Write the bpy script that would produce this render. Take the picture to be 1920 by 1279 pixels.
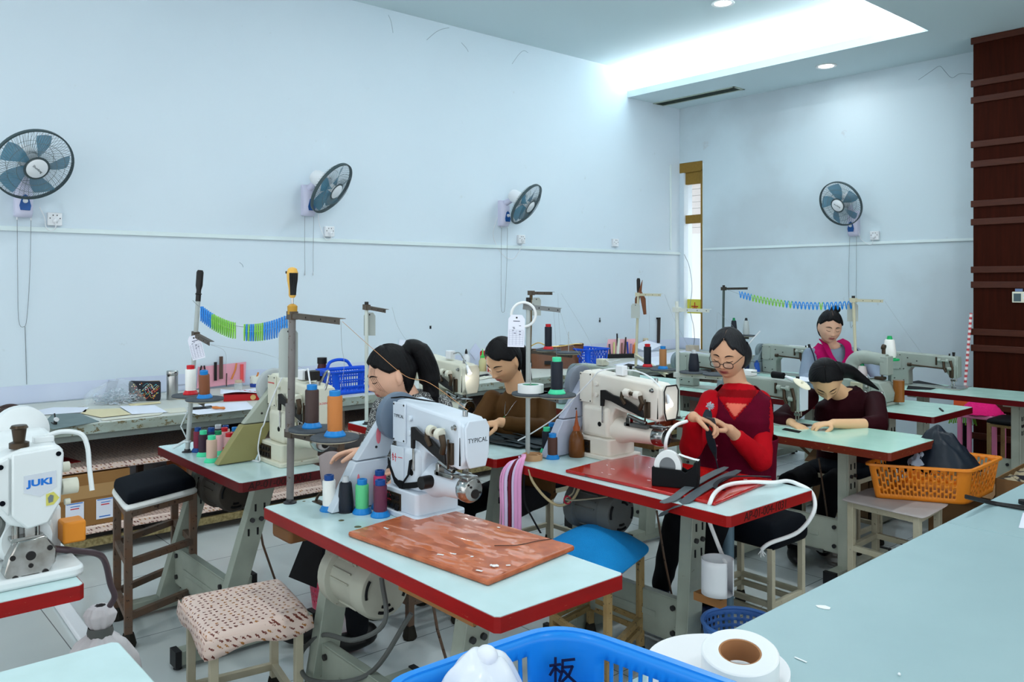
import bpy, bmesh, math, random
import numpy as np
from mathutils import Vector, Matrix, Euler, Quaternion
for o in list(bpy.data.objects): bpy.data.objects.remove(o)
random.seed(7)
SC = bpy.context.scene
COL = SC.collection
PI = math.pi
# ---------------- camera: the room frame is x = distance from the left wall, y = 0 at the back wall ----------------
CAMP = Vector((6.2084, -8.0969, 1.56)); FPX = 1550.0; HY = 530.0
cam_d = bpy.data.cameras.new('camera'); cam = bpy.data.objects.new('camera', cam_d); COL.objects.link(cam)
cam.location = CAMP; cam.rotation_euler = (PI/2, 0, math.atan2(.7539378, .6569458))
cam_d.sensor_width = 36; cam_d.lens = 36*FPX/1920; cam_d.shift_y = -(639.5-HY)/1920
cam_d.clip_start = .05
SC.camera = cam
# ---------------- world, exposure ----------------
SC.view_settings.view_transform = 'Standard'; SC.view_settings.look = 'None'
SC.view_settings.gamma = 1; SC.view_settings.use_curve_mapping = False
SC.view_settings.exposure = 1.12
W = bpy.data.worlds.new('world'); SC.world = W; W.use_nodes = True
bg = W.node_tree.nodes['Background']; bg.inputs[0].default_value = (.95, .98, 1, 1); bg.inputs[1].default_value = 1.0
SC.cycles.use_denoising = True
SC.cycles.max_bounces = 8; SC.cycles.transparent_max_bounces = 16
SC.cycles.sample_clamp_indirect = 6
# ---------------- lights: seen downlights and cove tubes, plus added unseen downlights ----------------
def area(name, loc, sx, sy, power, col=(1,1,1), rot=(0,0,0), shape='RECTANGLE'):
    l = bpy.data.lights.new(name, 'AREA'); l.shape = shape; l.size = sx; l.size_y = sy; l.energy = power; l.color = col
    o = bpy.data.objects.new(name, l); COL.objects.link(o); o.location = loc; o.rotation_euler = rot
    return o
COOL = (.95, .985, 1)
DOWN = [(2.04, -2.06, 3.967), (2.175, -.55, 3.66), (2.04, -4.4, 3.967), (2.04, -6.8, 3.967),
        (4.6, -2.1, 3.66), (4.6, -4.4, 3.66), (4.6, -6.8, 3.66), (7.2, -4.4, 3.66), (7.2, -6.8, 3.66), (4.6, -9.2, 3.66), (2.04, -9.2, 3.967)]  # only the first two are seen, the rest are added as fill light
for (x, y, z) in DOWN:
    area('downlight_lamp', (x, y, z-.035), .13, .13, 2 if y > -1 else 7, COOL, (0,0,0), 'DISK')
# fluorescent tubes in the cove behind the soffit lip
area('cove_tube_lamp', (1.65, -.86, 3.72), 3.2, .04, 15, (.96,.985,1), (PI,0,0))
area('cove_tube_lamp_side', (3.40, -3.2, 3.72), .04, 4.4, 20, (.96,.985,1), (PI,0,0))
# ---------------- materials ----------------
def lin(c):
    return tuple(((v/255)/12.92 if v/255 <= .04045 else (((v/255)+.055)/1.055)**2.4) for v in c)
_M = {}
def nd(nt, t, **k):
    n = nt.nodes.new(t)
    for a, v in k.items(): setattr(n, a, v)
    return n
def mat(name, c, rough=.6, metal=0, c2=None, nscale=20, namt=.5, spots=None, sscale=30, sth=.62, bump=0, bscale=60, emit=0, alpha=1, trans=0, stretch=None, spec=.28, coat=0, sheen=0, wave=None, vcol=False, rvar=0, sss=0):
    """principled material; c sRGB 0-255, c2 a second tint mixed by noise, spots = wear colour with its own shape"""
    if name in _M: return _M[name]
    m = bpy.data.materials.new(name); _M[name] = m; m.use_nodes = True
    nt = m.node_tree; b = nt.nodes['Principled BSDF']; L = nt.links.new
    col = lin(c)+(1,)
    b.inputs['Base Color'].default_value = col
    b.inputs['Roughness'].default_value = rough; b.inputs['Metallic'].default_value = metal
    b.inputs['Specular IOR Level'].default_value = spec
    if coat: b.inputs['Coat Weight'].default_value = coat; b.inputs['Coat Roughness'].default_value = .08
    if sheen: b.inputs['Sheen Weight'].default_value = sheen
    if sss:
        b.inputs['Subsurface Weight'].default_value = sss; b.inputs['Subsurface Radius'].default_value = (.012,.005,.003); b.inputs['Subsurface Scale'].default_value = 1
    if trans: b.inputs['Transmission Weight'].default_value = trans
    if alpha < 1: b.inputs['Alpha'].default_value = alpha
    if emit: b.inputs['Emission Color'].default_value = col; b.inputs['Emission Strength'].default_value = emit
    src = None
    if vcol:
        a = nd(nt, 'ShaderNodeVertexColor', layer_name='Col'); src = a.outputs[0]
    if c2 or spots or bump or wave or rvar:
        tc = nd(nt, 'ShaderNodeTexCoord'); mp = nd(nt, 'ShaderNodeMapping'); L(tc.outputs['Object'], mp.inputs[0])
        if stretch: mp.inputs['Scale'].default_value = stretch
    if c2:
        n = nd(nt, 'ShaderNodeTexNoise'); n.inputs['Scale'].default_value = nscale; n.inputs['Detail'].default_value = 6; L(mp.outputs[0], n.inputs[0])
        r = nd(nt, 'ShaderNodeMapRange'); r.inputs[1].default_value = .5-namt/2; r.inputs[2].default_value = .5+namt/2; L(n.outputs[0], r.inputs[0])
        x = nd(nt, 'ShaderNodeMix', data_type='RGBA'); x.inputs[6].default_value = col; x.inputs[7].default_value = lin(c2)+(1,); L(r.outputs[0], x.inputs[0])
        if src: L(src, x.inputs[6])
        src = x.outputs[2]
    if wave:
        w = nd(nt, 'ShaderNodeTexWave', bands_direction=wave[0]); w.inputs['Scale'].default_value = wave[1]; w.inputs['Distortion'].default_value = wave[3] if len(wave) > 3 else .3; L(mp.outputs[0], w.inputs[0])
        x = nd(nt, 'ShaderNodeMix', data_type='RGBA'); L(w.outputs[0], x.inputs[0])
        x.inputs[6].default_value = col; x.inputs[7].default_value = lin(wave[2])+(1,)
        if src: L(src, x.inputs[6])
        src = x.outputs[2]
    if spots:
        n = nd(nt, 'ShaderNodeTexNoise'); n.inputs['Scale'].default_value = sscale; n.inputs['Detail'].default_value = 8; n.inputs['Roughness'].default_value = .65; L(mp.outputs[0], n.inputs[0])
        r = nd(nt, 'ShaderNodeMapRange'); r.inputs[1].default_value = sth; r.inputs[2].default_value = sth+.04; L(n.outputs[0], r.inputs[0])
        x = nd(nt, 'ShaderNodeMix', data_type='RGBA'); x.inputs[6].default_value = col; x.inputs[7].default_value = lin(spots)+(1,); L(r.outputs[0], x.inputs[0])
        if src: L(src, x.inputs[6])
        src = x.outputs[2]
    if src: L(src, b.inputs['Base Color'])
    if rvar:
        n = nd(nt, 'ShaderNodeTexNoise'); n.inputs['Scale'].default_value = 6; L(mp.outputs[0], n.inputs[0])
        r = nd(nt, 'ShaderNodeMapRange'); r.inputs[3].default_value = max(0,rough-rvar); r.inputs[4].default_value = rough+rvar; r.inputs[1].default_value=.35; r.inputs[2].default_value=.65
        L(n.outputs[0], r.inputs[0]); L(r.outputs[0], b.inputs['Roughness'])
    if bump:
        n = nd(nt, 'ShaderNodeTexNoise'); n.inputs['Scale'].default_value = bscale; n.inputs['Detail'].default_value = 4; L(mp.outputs[0], n.inputs[0])
        bp = nd(nt, 'ShaderNodeBump'); bp.inputs['Strength'].default_value = bump; bp.inputs['Distance'].default_value = .01; L(n.outputs[0], bp.inputs['Height']); L(bp.outputs[0], b.inputs['Normal'])
    return m
# ---------------- geometry helpers ----------------
def rotm(rx=0, ry=0, rz=0): return Euler((rx, ry, rz)).to_matrix().to_4x4()
def T(x=0, y=0, z=0): return Matrix.Translation((x, y, z))
def aim(p0, p1):
    """matrix at p0 whose +Z points to p1"""
    d = Vector(p1)-Vector(p0)
    return Matrix.Translation(p0) @ d.to_track_quat('Z', 'Y').to_matrix().to_4x4()
class MB:
    def __init__(s): s.v = []; s.f = []; s.m = []; s.M = Matrix.Identity(4); s.mi = 0
    def add(s, vs, fs):
        o = len(s.v); s.v += [tuple(s.M @ Vector(v)) for v in vs]; s.f += [tuple(i+o for i in f) for f in fs]; s.m += [s.mi]*len(fs); return s
    def box(s, c, d, M=None):
        x, y, z = d[0]/2, d[1]/2, d[2]/2
        vs = [Vector((a*x, b*y, e*z)) for e in (-1,1) for b in (-1,1) for a in (-1,1)]
        X = T(*c) @ (M or Matrix.Identity(4))
        return s.add([X @ v for v in vs], [(0,2,3,1),(4,5,7,6),(0,1,5,4),(2,6,7,3),(0,4,6,2),(1,3,7,5)])
    def bx(s, x0, x1, y0, y1, z0, z1): return s.box(((x0+x1)/2,(y0+y1)/2,(z0+z1)/2),(x1-x0,y1-y0,z1-z0))
    def cyl(s, p0, p1, r0, r1=None, n=20, caps=True):
        r1 = r0 if r1 is None else r1; L = (Vector(p1)-Vector(p0)).length
        return s.lathe([(r0,0),(r1,L)], n, aim(p0,p1), caps)
    def lathe(s, prof, n=24, M=None, caps=True, sy=1):
        M = M or Matrix.Identity(4); vs = []; fs = []
        for r, z in prof:
            for i in range(n): a = 2*PI*i/n; vs.append(M @ Vector((r*math.cos(a), sy*r*math.sin(a), z)))
        for k in range(len(prof)-1):
            for i in range(n): j = (i+1) % n; fs.append((k*n+i, k*n+j, (k+1)*n+j, (k+1)*n+i))
        if caps:
            if prof[0][0] > 1e-6: fs.append(tuple(reversed(range(n))))
            if prof[-1][0] > 1e-6: fs.append(tuple((len(prof)-1)*n+i for i in range(n)))
        return s.add(vs, fs)
    def tube(s, pts, r, n=8, caps=True, closed=False):
        pts = [Vector(p) for p in pts]; N = len(pts); rs = r if isinstance(r, (list, tuple)) else [r]*N
        vs = []; fs = []; ref = None
        for k, p in enumerate(pts):
            a = pts[(k-1) % N] if (closed or k > 0) else p; b = pts[(k+1) % N] if (closed or k < N-1) else p
            t = (b-a).normalized()
            if ref is None:
                ref = t.cross(Vector((0,0,1)));
                if ref.length < .1: ref = t.cross(Vector((0,1,0)))
            ref = (ref - t*ref.dot(t)); ref.normalize(); bi = t.cross(ref)
            for i in range(n): q = 2*PI*i/n; vs.append(p+ref*math.cos(q)*rs[k]+bi*math.sin(q)*rs[k])
        for k in range(N if closed else N-1):
            for i in range(n): j = (i+1) % n; k2 = (k+1) % N; fs.append((k*n+i, k*n+j, k2*n+j, k2*n+i))
        if caps and not closed: fs.append(tuple(reversed(range(n)))); fs.append(tuple((N-1)*n+i for i in range(n)))
        return s.add(vs, fs)
    def ribbon(s, pts, w, th, up=None):
        """flat strap along pts; w width vectors (Vector or list), th thickness"""
        pts = [Vector(p) for p in pts]; vs = []; fs = []; N = len(pts)
        for k, p in enumerate(pts):
            a = pts[max(k-1,0)]; b = pts[min(k+1,N-1)]; t = (b-a).normalized()
            wv = Vector(w[k]) if isinstance(w, list) else Vector(w); nn = t.cross(wv).normalized()*th/2
            vs += [p-wv/2-nn, p+wv/2-nn, p+wv/2+nn, p-wv/2+nn]
        for k in range(N-1):
            for i in range(4): j = (i+1) % 4; fs.append((k*4+i, k*4+j, k*4+4+j, k*4+4+i))
        fs.append((3,2,1,0)); fs.append(tuple((N-1)*4+i for i in range(4)))
        return s.add(vs, fs)
    def prism(s, poly, h, M=None, z0=0):
        """poly in XY, extruded along Z from z0 to z0+h"""
        M = M or Matrix.Identity(4); n = len(poly)
        vs = [M @ Vector((x, y, z0)) for x, y in poly] + [M @ Vector((x, y, z0+h)) for x, y in poly]
        A = sum(poly[i][0]*poly[(i+1) % n][1]-poly[(i+1) % n][0]*poly[i][1] for i in range(n))
        fs = [(i, (i+1) % n, n+(i+1) % n, n+i) for i in range(n)] + [tuple(reversed(range(n))), tuple(range(n, 2*n))]
        if A*h < 0: fs = [tuple(reversed(f)) for f in fs]
        return s.add(vs, fs)
    def xz(s, poly, y0, y1):   # polygon in the XZ plane, from y0 to y1
        return s.prism(poly, y1-y0, Matrix(((1,0,0,0),(0,0,1,0),(0,1,0,0),(0,0,0,1))) , y0) if False else s._pl(poly, y0, y1, lambda a,b,c:(a,c,b), -1)
    def yz(s, poly, x0, x1): return s._pl(poly, x0, x1, lambda a,b,c:(c,a,b), 1)
    def _pl(s, poly, c0, c1, f, sg):
        n = len(poly); vs = [Vector(f(a,b,c0)) for a,b in poly]+[Vector(f(a,b,c1)) for a,b in poly]
        A = sum(poly[i][0]*poly[(i+1) % n][1]-poly[(i+1) % n][0]*poly[i][1] for i in range(n))*sg*(c1-c0)
        fs = [(i, (i+1) % n, n+(i+1) % n, n+i) for i in range(n)] + [tuple(reversed(range(n))), tuple(range(n, 2*n))]
        if A < 0: fs = [tuple(reversed(q)) for q in fs]
        return s.add(vs, fs)
    def ell(s, c, r, n=16, m=10, M=None):
        prof = [(math.sin(PI*k/m), -math.cos(PI*k/m)) for k in range(m+1)]; prof[0] = (1e-4,-1); prof[-1] = (1e-4,1)
        X = T(*c) @ (M or Matrix.Identity(4)) @ Matrix.Diagonal((r[0], r[1], r[2], 1))
        return s.lathe(prof, n, X, True)
    def grid(s, fn, nu, nv, closed_u=False):
        vs = [fn(i/(nu if closed_u else nu-1), j/(nv-1)) for j in range(nv) for i in range(nu)]; fs = []
        for j in range(nv-1):
            for i in range(nu if closed_u else nu-1): k = (i+1) % nu; fs.append((j*nu+i, j*nu+k, (j+1)*nu+k, (j+1)*nu+i))
        return s.add(vs, fs)
    def build(s, name, m, parent=None, bevel=0, sharp=40, loc=None, seg=2, smooth=True, solid=0):
        me = bpy.data.meshes.new(name); me.from_pydata(s.v, [], s.f)
        for q in (m if isinstance(m, (list, tuple)) else [m]): me.materials.append(q)
        if any(s.m): me.polygons.foreach_set('material_index', s.m)
        if smooth: me.polygons.foreach_set('use_smooth', [True]*len(s.f)); me.set_sharp_from_angle(angle=math.radians(sharp))
        me.update()
        o = bpy.data.objects.new(name, me); COL.objects.link(o)
        if parent: o.parent = parent
        if loc: o.location = loc
        if solid:
            q = o.modifiers.new('solid', 'SOLIDIFY'); q.thickness = solid; q.offset = 0
        if bevel:
            q = o.modifiers.new('bevel', 'BEVEL'); q.width = bevel; q.segments = seg; q.limit_method = 'ANGLE'; q.angle_limit = math.radians(sharp); q.harden_normals = False
        return o
def tag(o, label, cat, group=None, kind=None):
    if label: o['label'] = label
    if cat: o['category'] = cat
    if group: o['group'] = group
    if kind: o['kind'] = kind
    return o
def struct(o): o['kind'] = 'structure'; return o
def thing(name, label, cat, loc=(0,0,0), rz=0, group=None):
    o = bpy.data.objects.new(name, None); COL.objects.link(o); o.empty_display_size = .05
    o.location = loc; o.rotation_euler = (0,0,rz)
    return tag(o, label, cat, group)
def dup(root, loc=None, rz=None, label=None, group=None, scale=None):
    def cp(o, par):
        c = o.copy(); COL.objects.link(c); c.parent = par
        for k in list(o.children): cp(k, c)
        return c
    r = cp(root, None)
    if loc is not None: r.location = loc
    if rz is not None: r.rotation_euler = (root.rotation_euler[0], root.rotation_euler[1], rz)
    if label: r['label'] = label
    if group: r['group'] = group
    if scale: r.scale = scale
    return r
def arc(c, r, a0, a1, n=12, ax='xz'):
    out = []
    for i in range(n+1):
        a = a0+(a1-a0)*i/n; u, v = r*math.cos(a), r*math.sin(a)
        out.append({'xz':(c[0]+u,c[1],c[2]+v),'yz':(c[0],c[1]+u,c[2]+v),'xy':(c[0]+u,c[1]+v,c[2])}[ax])
    return out
def curve(pts, n=8):
    """Catmull-Rom through pts"""
    P_ = [Vector(p) for p in pts]; P_ = [P_[0]*2-P_[1]]+P_+[P_[-1]*2-P_[-2]]; out = []
    for i in range(1, len(P_)-2):
        a, b, c, d = P_[i-1:i+3]
        for k in range(n):
            t = k/n; out.append(.5*((2*b)+(c-a)*t+(2*a-5*b+4*c-d)*t*t+(3*b-a-3*c+d)*t**3))
    out.append(P_[-2]); return out
RV = Vector((.6569458, .7539378, 0)); FV = Vector((-.7539378, .6569458, 0))   # to the right of the photograph, and into it
def G(px, py, z):
    """the point at height z seen at that pixel of the photograph"""
    d = FPX*(CAMP.z-z)/(py-HY); p = CAMP+RV*((px-960)/FPX*d)+FV*d; return Vector((p.x, p.y, z))
def Dp(px, py, d):
    p = CAMP+RV*((px-960)/FPX*d)+FV*d; return Vector((p.x, p.y, CAMP.z-(py-HY)*d/FPX))
def text(name, s, size, M, m, parent=None, ext=.0004, align='CENTER', sx=1, bold=0):
    c = bpy.data.curves.new(name, 'FONT'); c.body = s; c.size = size; c.offset = bold; c.extrude = ext; c.align_x = align; c.align_y = 'CENTER'
    o = bpy.data.objects.new(name+'_tmp', c); COL.objects.link(o)
    me = bpy.data.meshes.new_from_object(o.evaluated_get(bpy.context.evaluated_depsgraph_get())); bpy.data.objects.remove(o)
    me.transform(M @ Matrix.Diagonal((sx,1,1,1))); me.materials.clear(); me.materials.append(m)
    o = bpy.data.objects.new(name, me); COL.objects.link(o)
    if parent: o.parent = parent
    return o
def strokes(b, segs, M, size, w=.09, th=.0006):
    """hand-drawn strokes in a unit box, as thin bars lying on M's XY plane"""
    for seg in segs:
        for (x0,y0),(x1,y1) in zip(seg[:-1], seg[1:]):
            p = Vector((x0*size, y0*size, 0)); q = Vector((x1*size, y1*size, 0)); d = q-p; n_ = Vector((-d.y, d.x, 0)); n_.normalize(); n_ *= w*size/2
            e = d.normalized()*w*size*.3
            vs = [M@(p-n_-e), M@(q-n_+e), M@(q+n_+e), M@(p+n_-e)]; zz = (M.to_3x3()@Vector((0,0,1)))*th
            b.add(vs+[v+zz for v in vs], [(3,2,1,0),(4,5,6,7),(0,1,5,4),(1,2,6,5),(2,3,7,6),(3,0,4,7)])
# ================= the room =================
m_wall = mat('wall_paint', (208,221,230), .75, c2=(203,217,227), nscale=.9, namt=.5, spots=(196,208,214), sscale=5, sth=.665, spec=.25)
m_wallb = mat('wall_paint_patched', (196,212,220), .75, c2=(184,197,204), nscale=.55, namt=.12, spots=(186,196,202), sscale=4, sth=.66, spec=.25)
m_ceil = mat('ceiling_paint', (208,224,228), .8, spec=.2)
m_trunk = mat('trunking_plastic', (212,226,228), .5)
m_white = mat('white_plastic', (225,228,232), .35)
m_whiter = mat('white_enamel', (236,238,238), .3)
m_dark = mat('dark_rubber', (22,23,26), .5)
m_gap = mat('black_void', (6,6,7), .9)
m_gold = mat('raw_gilt_wood', (150,118,48), .55, c2=(120,92,35), nscale=30, stretch=(8,8,1))
m_glow = mat('lamp_glow', (255,255,255), .5, emit=9)
def floor_mat():
    m = bpy.data.materials.new('floor_tile'); m.use_nodes = True; nt = m.node_tree; b = nt.nodes['Principled BSDF']; L = nt.links.new
    tc = nd(nt,'ShaderNodeTexCoord'); br = nd(nt,'ShaderNodeTexBrick'); br.offset = 0; br.squash = 1
    L(tc.outputs['Object'], br.inputs['Vector'])
    br.inputs['Color1'].default_value = lin((188,196,196))+(1,); br.inputs['Color2'].default_value = lin((193,201,201))+(1,); br.inputs['Mortar'].default_value = lin((98,104,106))+(1,)
    br.inputs['Scale'].default_value = 1; br.inputs['Mortar Size'].default_value = .0022; br.inputs['Brick Width'].default_value = .8; br.inputs['Row Height'].default_value = .8
    n = nd(nt,'ShaderNodeTexNoise'); n.inputs['Scale'].default_value = 7; n.inputs['Detail'].default_value = 8; L(tc.outputs['Object'], n.inputs[0])
    r = nd(nt,'ShaderNodeMapRange'); r.inputs[1].default_value = .72; r.inputs[2].default_value = .85; L(n.outputs[0], r.inputs[0])
    x = nd(nt,'ShaderNodeMix', data_type='RGBA'); L(br.outputs[0], x.inputs[6]); x.inputs[7].default_value = lin((150,156,156))+(1,); L(r.outputs[0], x.inputs[0]); L(x.outputs[2], b.inputs['Base Color'])
    b.inputs['Roughness'].default_value = .16; b.inputs['Specular IOR Level'].default_value = .6
    n2 = nd(nt,'ShaderNodeTexNoise'); n2.inputs['Scale'].default_value = 3; L(tc.outputs['Object'], n2.inputs[0])
    r2 = nd(nt,'ShaderNodeMapRange'); r2.inputs[3].default_value = .08; r2.inputs[4].default_value = .34; L(n2.outputs[0], r2.inputs[0]); L(r2.outputs[0], b.inputs['Roughness'])
    return m
struct(MB().bx(-.2,12,-14,.2,-.1,0).build('floor', floor_mat(), smooth=False))
struct(MB().bx(-.25,0,-14,.25,0,4.3).build('wall_left', m_wall, smooth=False))
# back wall with the tall narrow window opening next to the corner
b = MB(); WX0, WX1, WZ0, WZ1 = .0, .335, .77, 3.0
b.bx(WX1,12,0,.09,0,4.3); b.bx(-.2,WX1,0,.09,WZ1,4.3); b.bx(-.2,WX1,0,.09,0,WZ0); struct(b.build('wall_back', m_wallb, smooth=False))
# ceilings: high tray over the left bay, lower soffit along the back and right
struct(MB().bx(-.2,3.75,-14,-.2,3.967,4.2).build('ceiling', m_ceil, smooth=False))
b = MB(); b.bx(0,12,-.95,.2,3.66,3.68); b.bx(0,3.295,-.95,-.925,3.68,3.735); b.bx(3.295,12,-14,-.95,3.66,3.68); b.bx(3.295,3.32,-14,-.95,3.68,3.735)
struct(b.build('ceiling', m_ceil, smooth=False))
b = MB(); b.bx(0,12,-.72,-.70,3.68,3.967); b.bx(3.55,3.57,-14,-.72,3.68,3.967); struct(b.build('ceiling', mat('cove_white',(240,246,248),.8), smooth=False))
# timber-clad wall section on the right
m_wood = mat('red_brown_veneer', (56,18,7), .6, c2=(38,10,3), nscale=6, namt=.7, stretch=(9,9,.5), spec=.06)
m_wood2 = mat('red_brown_strip', (76,32,13), .5, c2=(56,20,7), nscale=8, stretch=(1,9,9))
wr = MB().bx(3.46,12,-.45,.0,0,3.66).build('wall_right', m_wood, smooth=False); struct(wr)
zs = []
for py in (158,189,272,309,383,417,506,534,622,652,760):
    z = 1.56-(py-530)*7.1/1550; zs.append(z)
for k, z in enumerate(zs+[3.63, .25]):
    struct(MB().bx(3.445,12,-.47,-.45,z-.028,z+.028).build('trim_%d'%(k+1), m_wood2, bevel=.004))
# window: reveal, gilt frame bars, what stands behind
wf = struct(thing('window_1', None, None, (0,0,0)))
b = MB(); b.bx(0,.335,.0,.03,2.88,2.998); b.bx(.06,.335,.03,.08,2.74,2.9); b.bx(.307,.337,.0,.09,.77,2.9); b.bx(.06,.312,.03,.07,2.27,2.37); b.build('window_frame', m_gold, wf, bevel=.003)
b = MB(); b.bx(.001,.066,.0,.09,.77,2.88); b.build('window_reveal', m_wall, wf)
MB().bx(.066,.31,.080,.084,.77,2.9).build('window_pane', mat('window_glass',(235,245,250),.02,alpha=.12), wf)
b = MB(); b.bx(.066,.31,.068,.074,1.19,1.36); b.build('yellow_notice', mat('notice_yellow',(205,200,70),.6), wf)
nt_ = MB(); strokes(nt_, [[(0,.5),(1,.5)],[(.5,0),(.5,1)],[(0,0),(.3,.3)],[(1,0),(.7,.3)]], T(.13,.066,1.23) @ rotm(PI/2,0,0), .09, .14); nt_.build('notice_character', mat('notice_red',(190,40,30),.6), wf)
b = MB(); b.bx(-1.2,1.6,1.5,1.55,-.1,2.25); struct(b.build('trim_20', mat('yard_plaster',(205,208,208),.8), smooth=False))
b = MB()
for k in range(9): b.bx(-1.2,1.6,1.5,1.545,2.25+k*.09,2.25+k*.09+.084)
b.bx(-1.2,1.6,1.52,1.56,2.25,3.06); struct(b.build('trim_21', mat('yard_brick_white',(196,192,190),.8), smooth=False))
b = MB(); b.mi = 0
b.M = T(0,.9,3.15) @ rotm(.25,0,0)
for k in range(26): b.bx(-1.2+k*.11,-1.2+k*.11+.06,-.7,.7,0,.02)
b.bx(-1.2,1.6,-.7,.7,.02,.03); struct(b.build('trim_22', mat('yard_awning',(215,205,200),.7), smooth=False))
yl = area('yard_daylight', (.6,.95,2.6), 1.2, .8, 7, (1,1,1), (0,0,0))
# cable trunking
struct(MB().bx(0,.018,-14,0,1.897,1.928).build('trim_12', m_trunk, bevel=.002))
struct(MB().bx(.345,3.46,-.016,0,1.94,1.966).build('trim_13', m_trunk, bevel=.002))
struct(MB().bx(.0,.012,-.19,-.165,1.95,2.97).build('trim_14', m_trunk, bevel=.002))
struct(MB().bx(.345,.352,-.012,0,1.96,2.97).build('trim_15', m_trunk, bevel=.002))
# air vent slot in the soffit
v = thing('air_vent', 'long slotted air conditioning vent in the soffit above the tall window', 'vent', (.545,-.40,3.66))
b = MB(); b.bx(-.56,.56,-.10,-.075,-.008,0); b.bx(-.56,.56,.075,.10,-.008,0); b.bx(-.56,-.535,-.1,.1,-.008,0); b.bx(.535,.56,-.1,.1,-.008,0); b.build('vent_frame', mat('vent_green_grey',(172,184,170),.5), v, bevel=.001)
b = MB()
for k in range(5): b.box((0,-.055+k*.028,-.004),(1.07,.018,.002), rotm(.6,0,0))
b.bx(-.535,.535,-.075,.075,-.001,.0); b.build('vent_slats', mat('vent_dark',(92,106,100),.6), v)
# downlights: two are seen, the others are added to brighten the room
for k,(x,y,z) in enumerate(DOWN):
    lab = {0:'bright round downlight in the high tray ceiling, top edge of the photo', 1:'bright round downlight in the low soffit near the back wall'}.get(k, 'round ceiling downlight above the room, number %s of the unseen rows'%('a b c d e f g h i j k'.split()[k]))
    if k > 1: lab = 'added round ceiling downlight outside the view, there to light the workshop'
    d = thing('downlight', lab, 'ceiling light', (x,y,z), group='added unseen ceiling downlights' if k > 1 else None)
    MB().lathe([(.072,-.001),(.095,-.001),(.1,-.006),(.095,-.012),(.072,-.009)], 28, caps=False).build('lamp_rim', m_whiter, d)
    MB().lathe([(.072,-.004),(.05,-.007),(.001,-.008)], 24, caps=False).build('lamp_disc', m_glow, d)
# fluorescent tubes hidden in the cove
for nm,(x0,x1,y0,y1) in {'cove':(.05,3.2,-.86,-.86),'side':(3.40,3.40,-5.4,-1.0)}.items():
    t = MB().tube([(x0,y0,3.70),(x1,y1,3.70)],.012,10).build('cove_tube_light', m_glow); tag(t, 'fluorescent tube hidden in the ceiling cove along the %s'%('back soffit' if nm=='cove' else 'right soffit'), 'light')
# paper sheets pasted along the wall behind the bench
m_paper = mat('pasted_paper', (205,214,232), .7, c2=(194,204,226), nscale=3)
b = MB(); random.seed(3)
edges = [-9,-7.6,-6.35,-5.3,-4.2,-3.1,-2.0,-.9,-.02]
for i in range(len(edges)-1):
    h = .885+random.uniform(-.012,.012); h2 = h+random.uniform(-.01,.01)
    b.yz([(edges[i]-.02,.765),(edges[i+1],.765),(edges[i+1],h2),(edges[i]-.02,h)], .001+.001*(i%2), .003+.001*(i%2))
b.bx(.0,.30,-.004,-.002,.765,.90)
tag(b.build('wall_paper_sheets', m_paper, smooth=False), 'pale lilac paper sheets pasted along the wall just above the long bench', 'paper')
b = MB()
b.yz([(-6.46,.77),(-6.40,.77),(-6.37,.87),(-6.43,.88)], .004,.03); b.yz([(-5.97,.80),(-5.9,.80),(-5.9,.81),(-5.97,.81)], .004,.005)
tag(b.build('paper_fold', mat('paper_grey_edge',(170,178,196),.7), smooth=False), 'creased grey paper edge sticking out left of the plastic bag of shreds', 'paper')
# scuffs, plugs and sketchy marks on the walls
def wallmark(name, pts, w, m, label): 
    b = MB()
    for (y,z,l,a) in pts: b.box((.0012,y,z),(.0016,l,w), rotm(a,0,0))
    tag(b.build(name, m, smooth=False), label, 'wall mark')
m_scuff = mat('scuff_grey',(120,130,134),.8)
wallmark('wall_plug_hole', [(-5.02,.915,.02,0),(-5.02,.915,.02,1.57),(-5.02,.915,.012,.7)], .014, m_scuff, 'grey wall plug hole between the pouch and the steel flask')
wallmark('wall_plug_hole', [(-3.68,1.15,.03,1.57),(-3.68,1.15,.018,0)], .02, m_scuff, 'dark plug hole in the wall left of the woman in olive brown')
wallmark('wall_plug_hole', [(-1.41,1.15,.05,1.57),(-1.41,1.14,.03,0)], .02, m_scuff, 'dark plug hole in the wall left of the far bench pen pouch')
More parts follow.
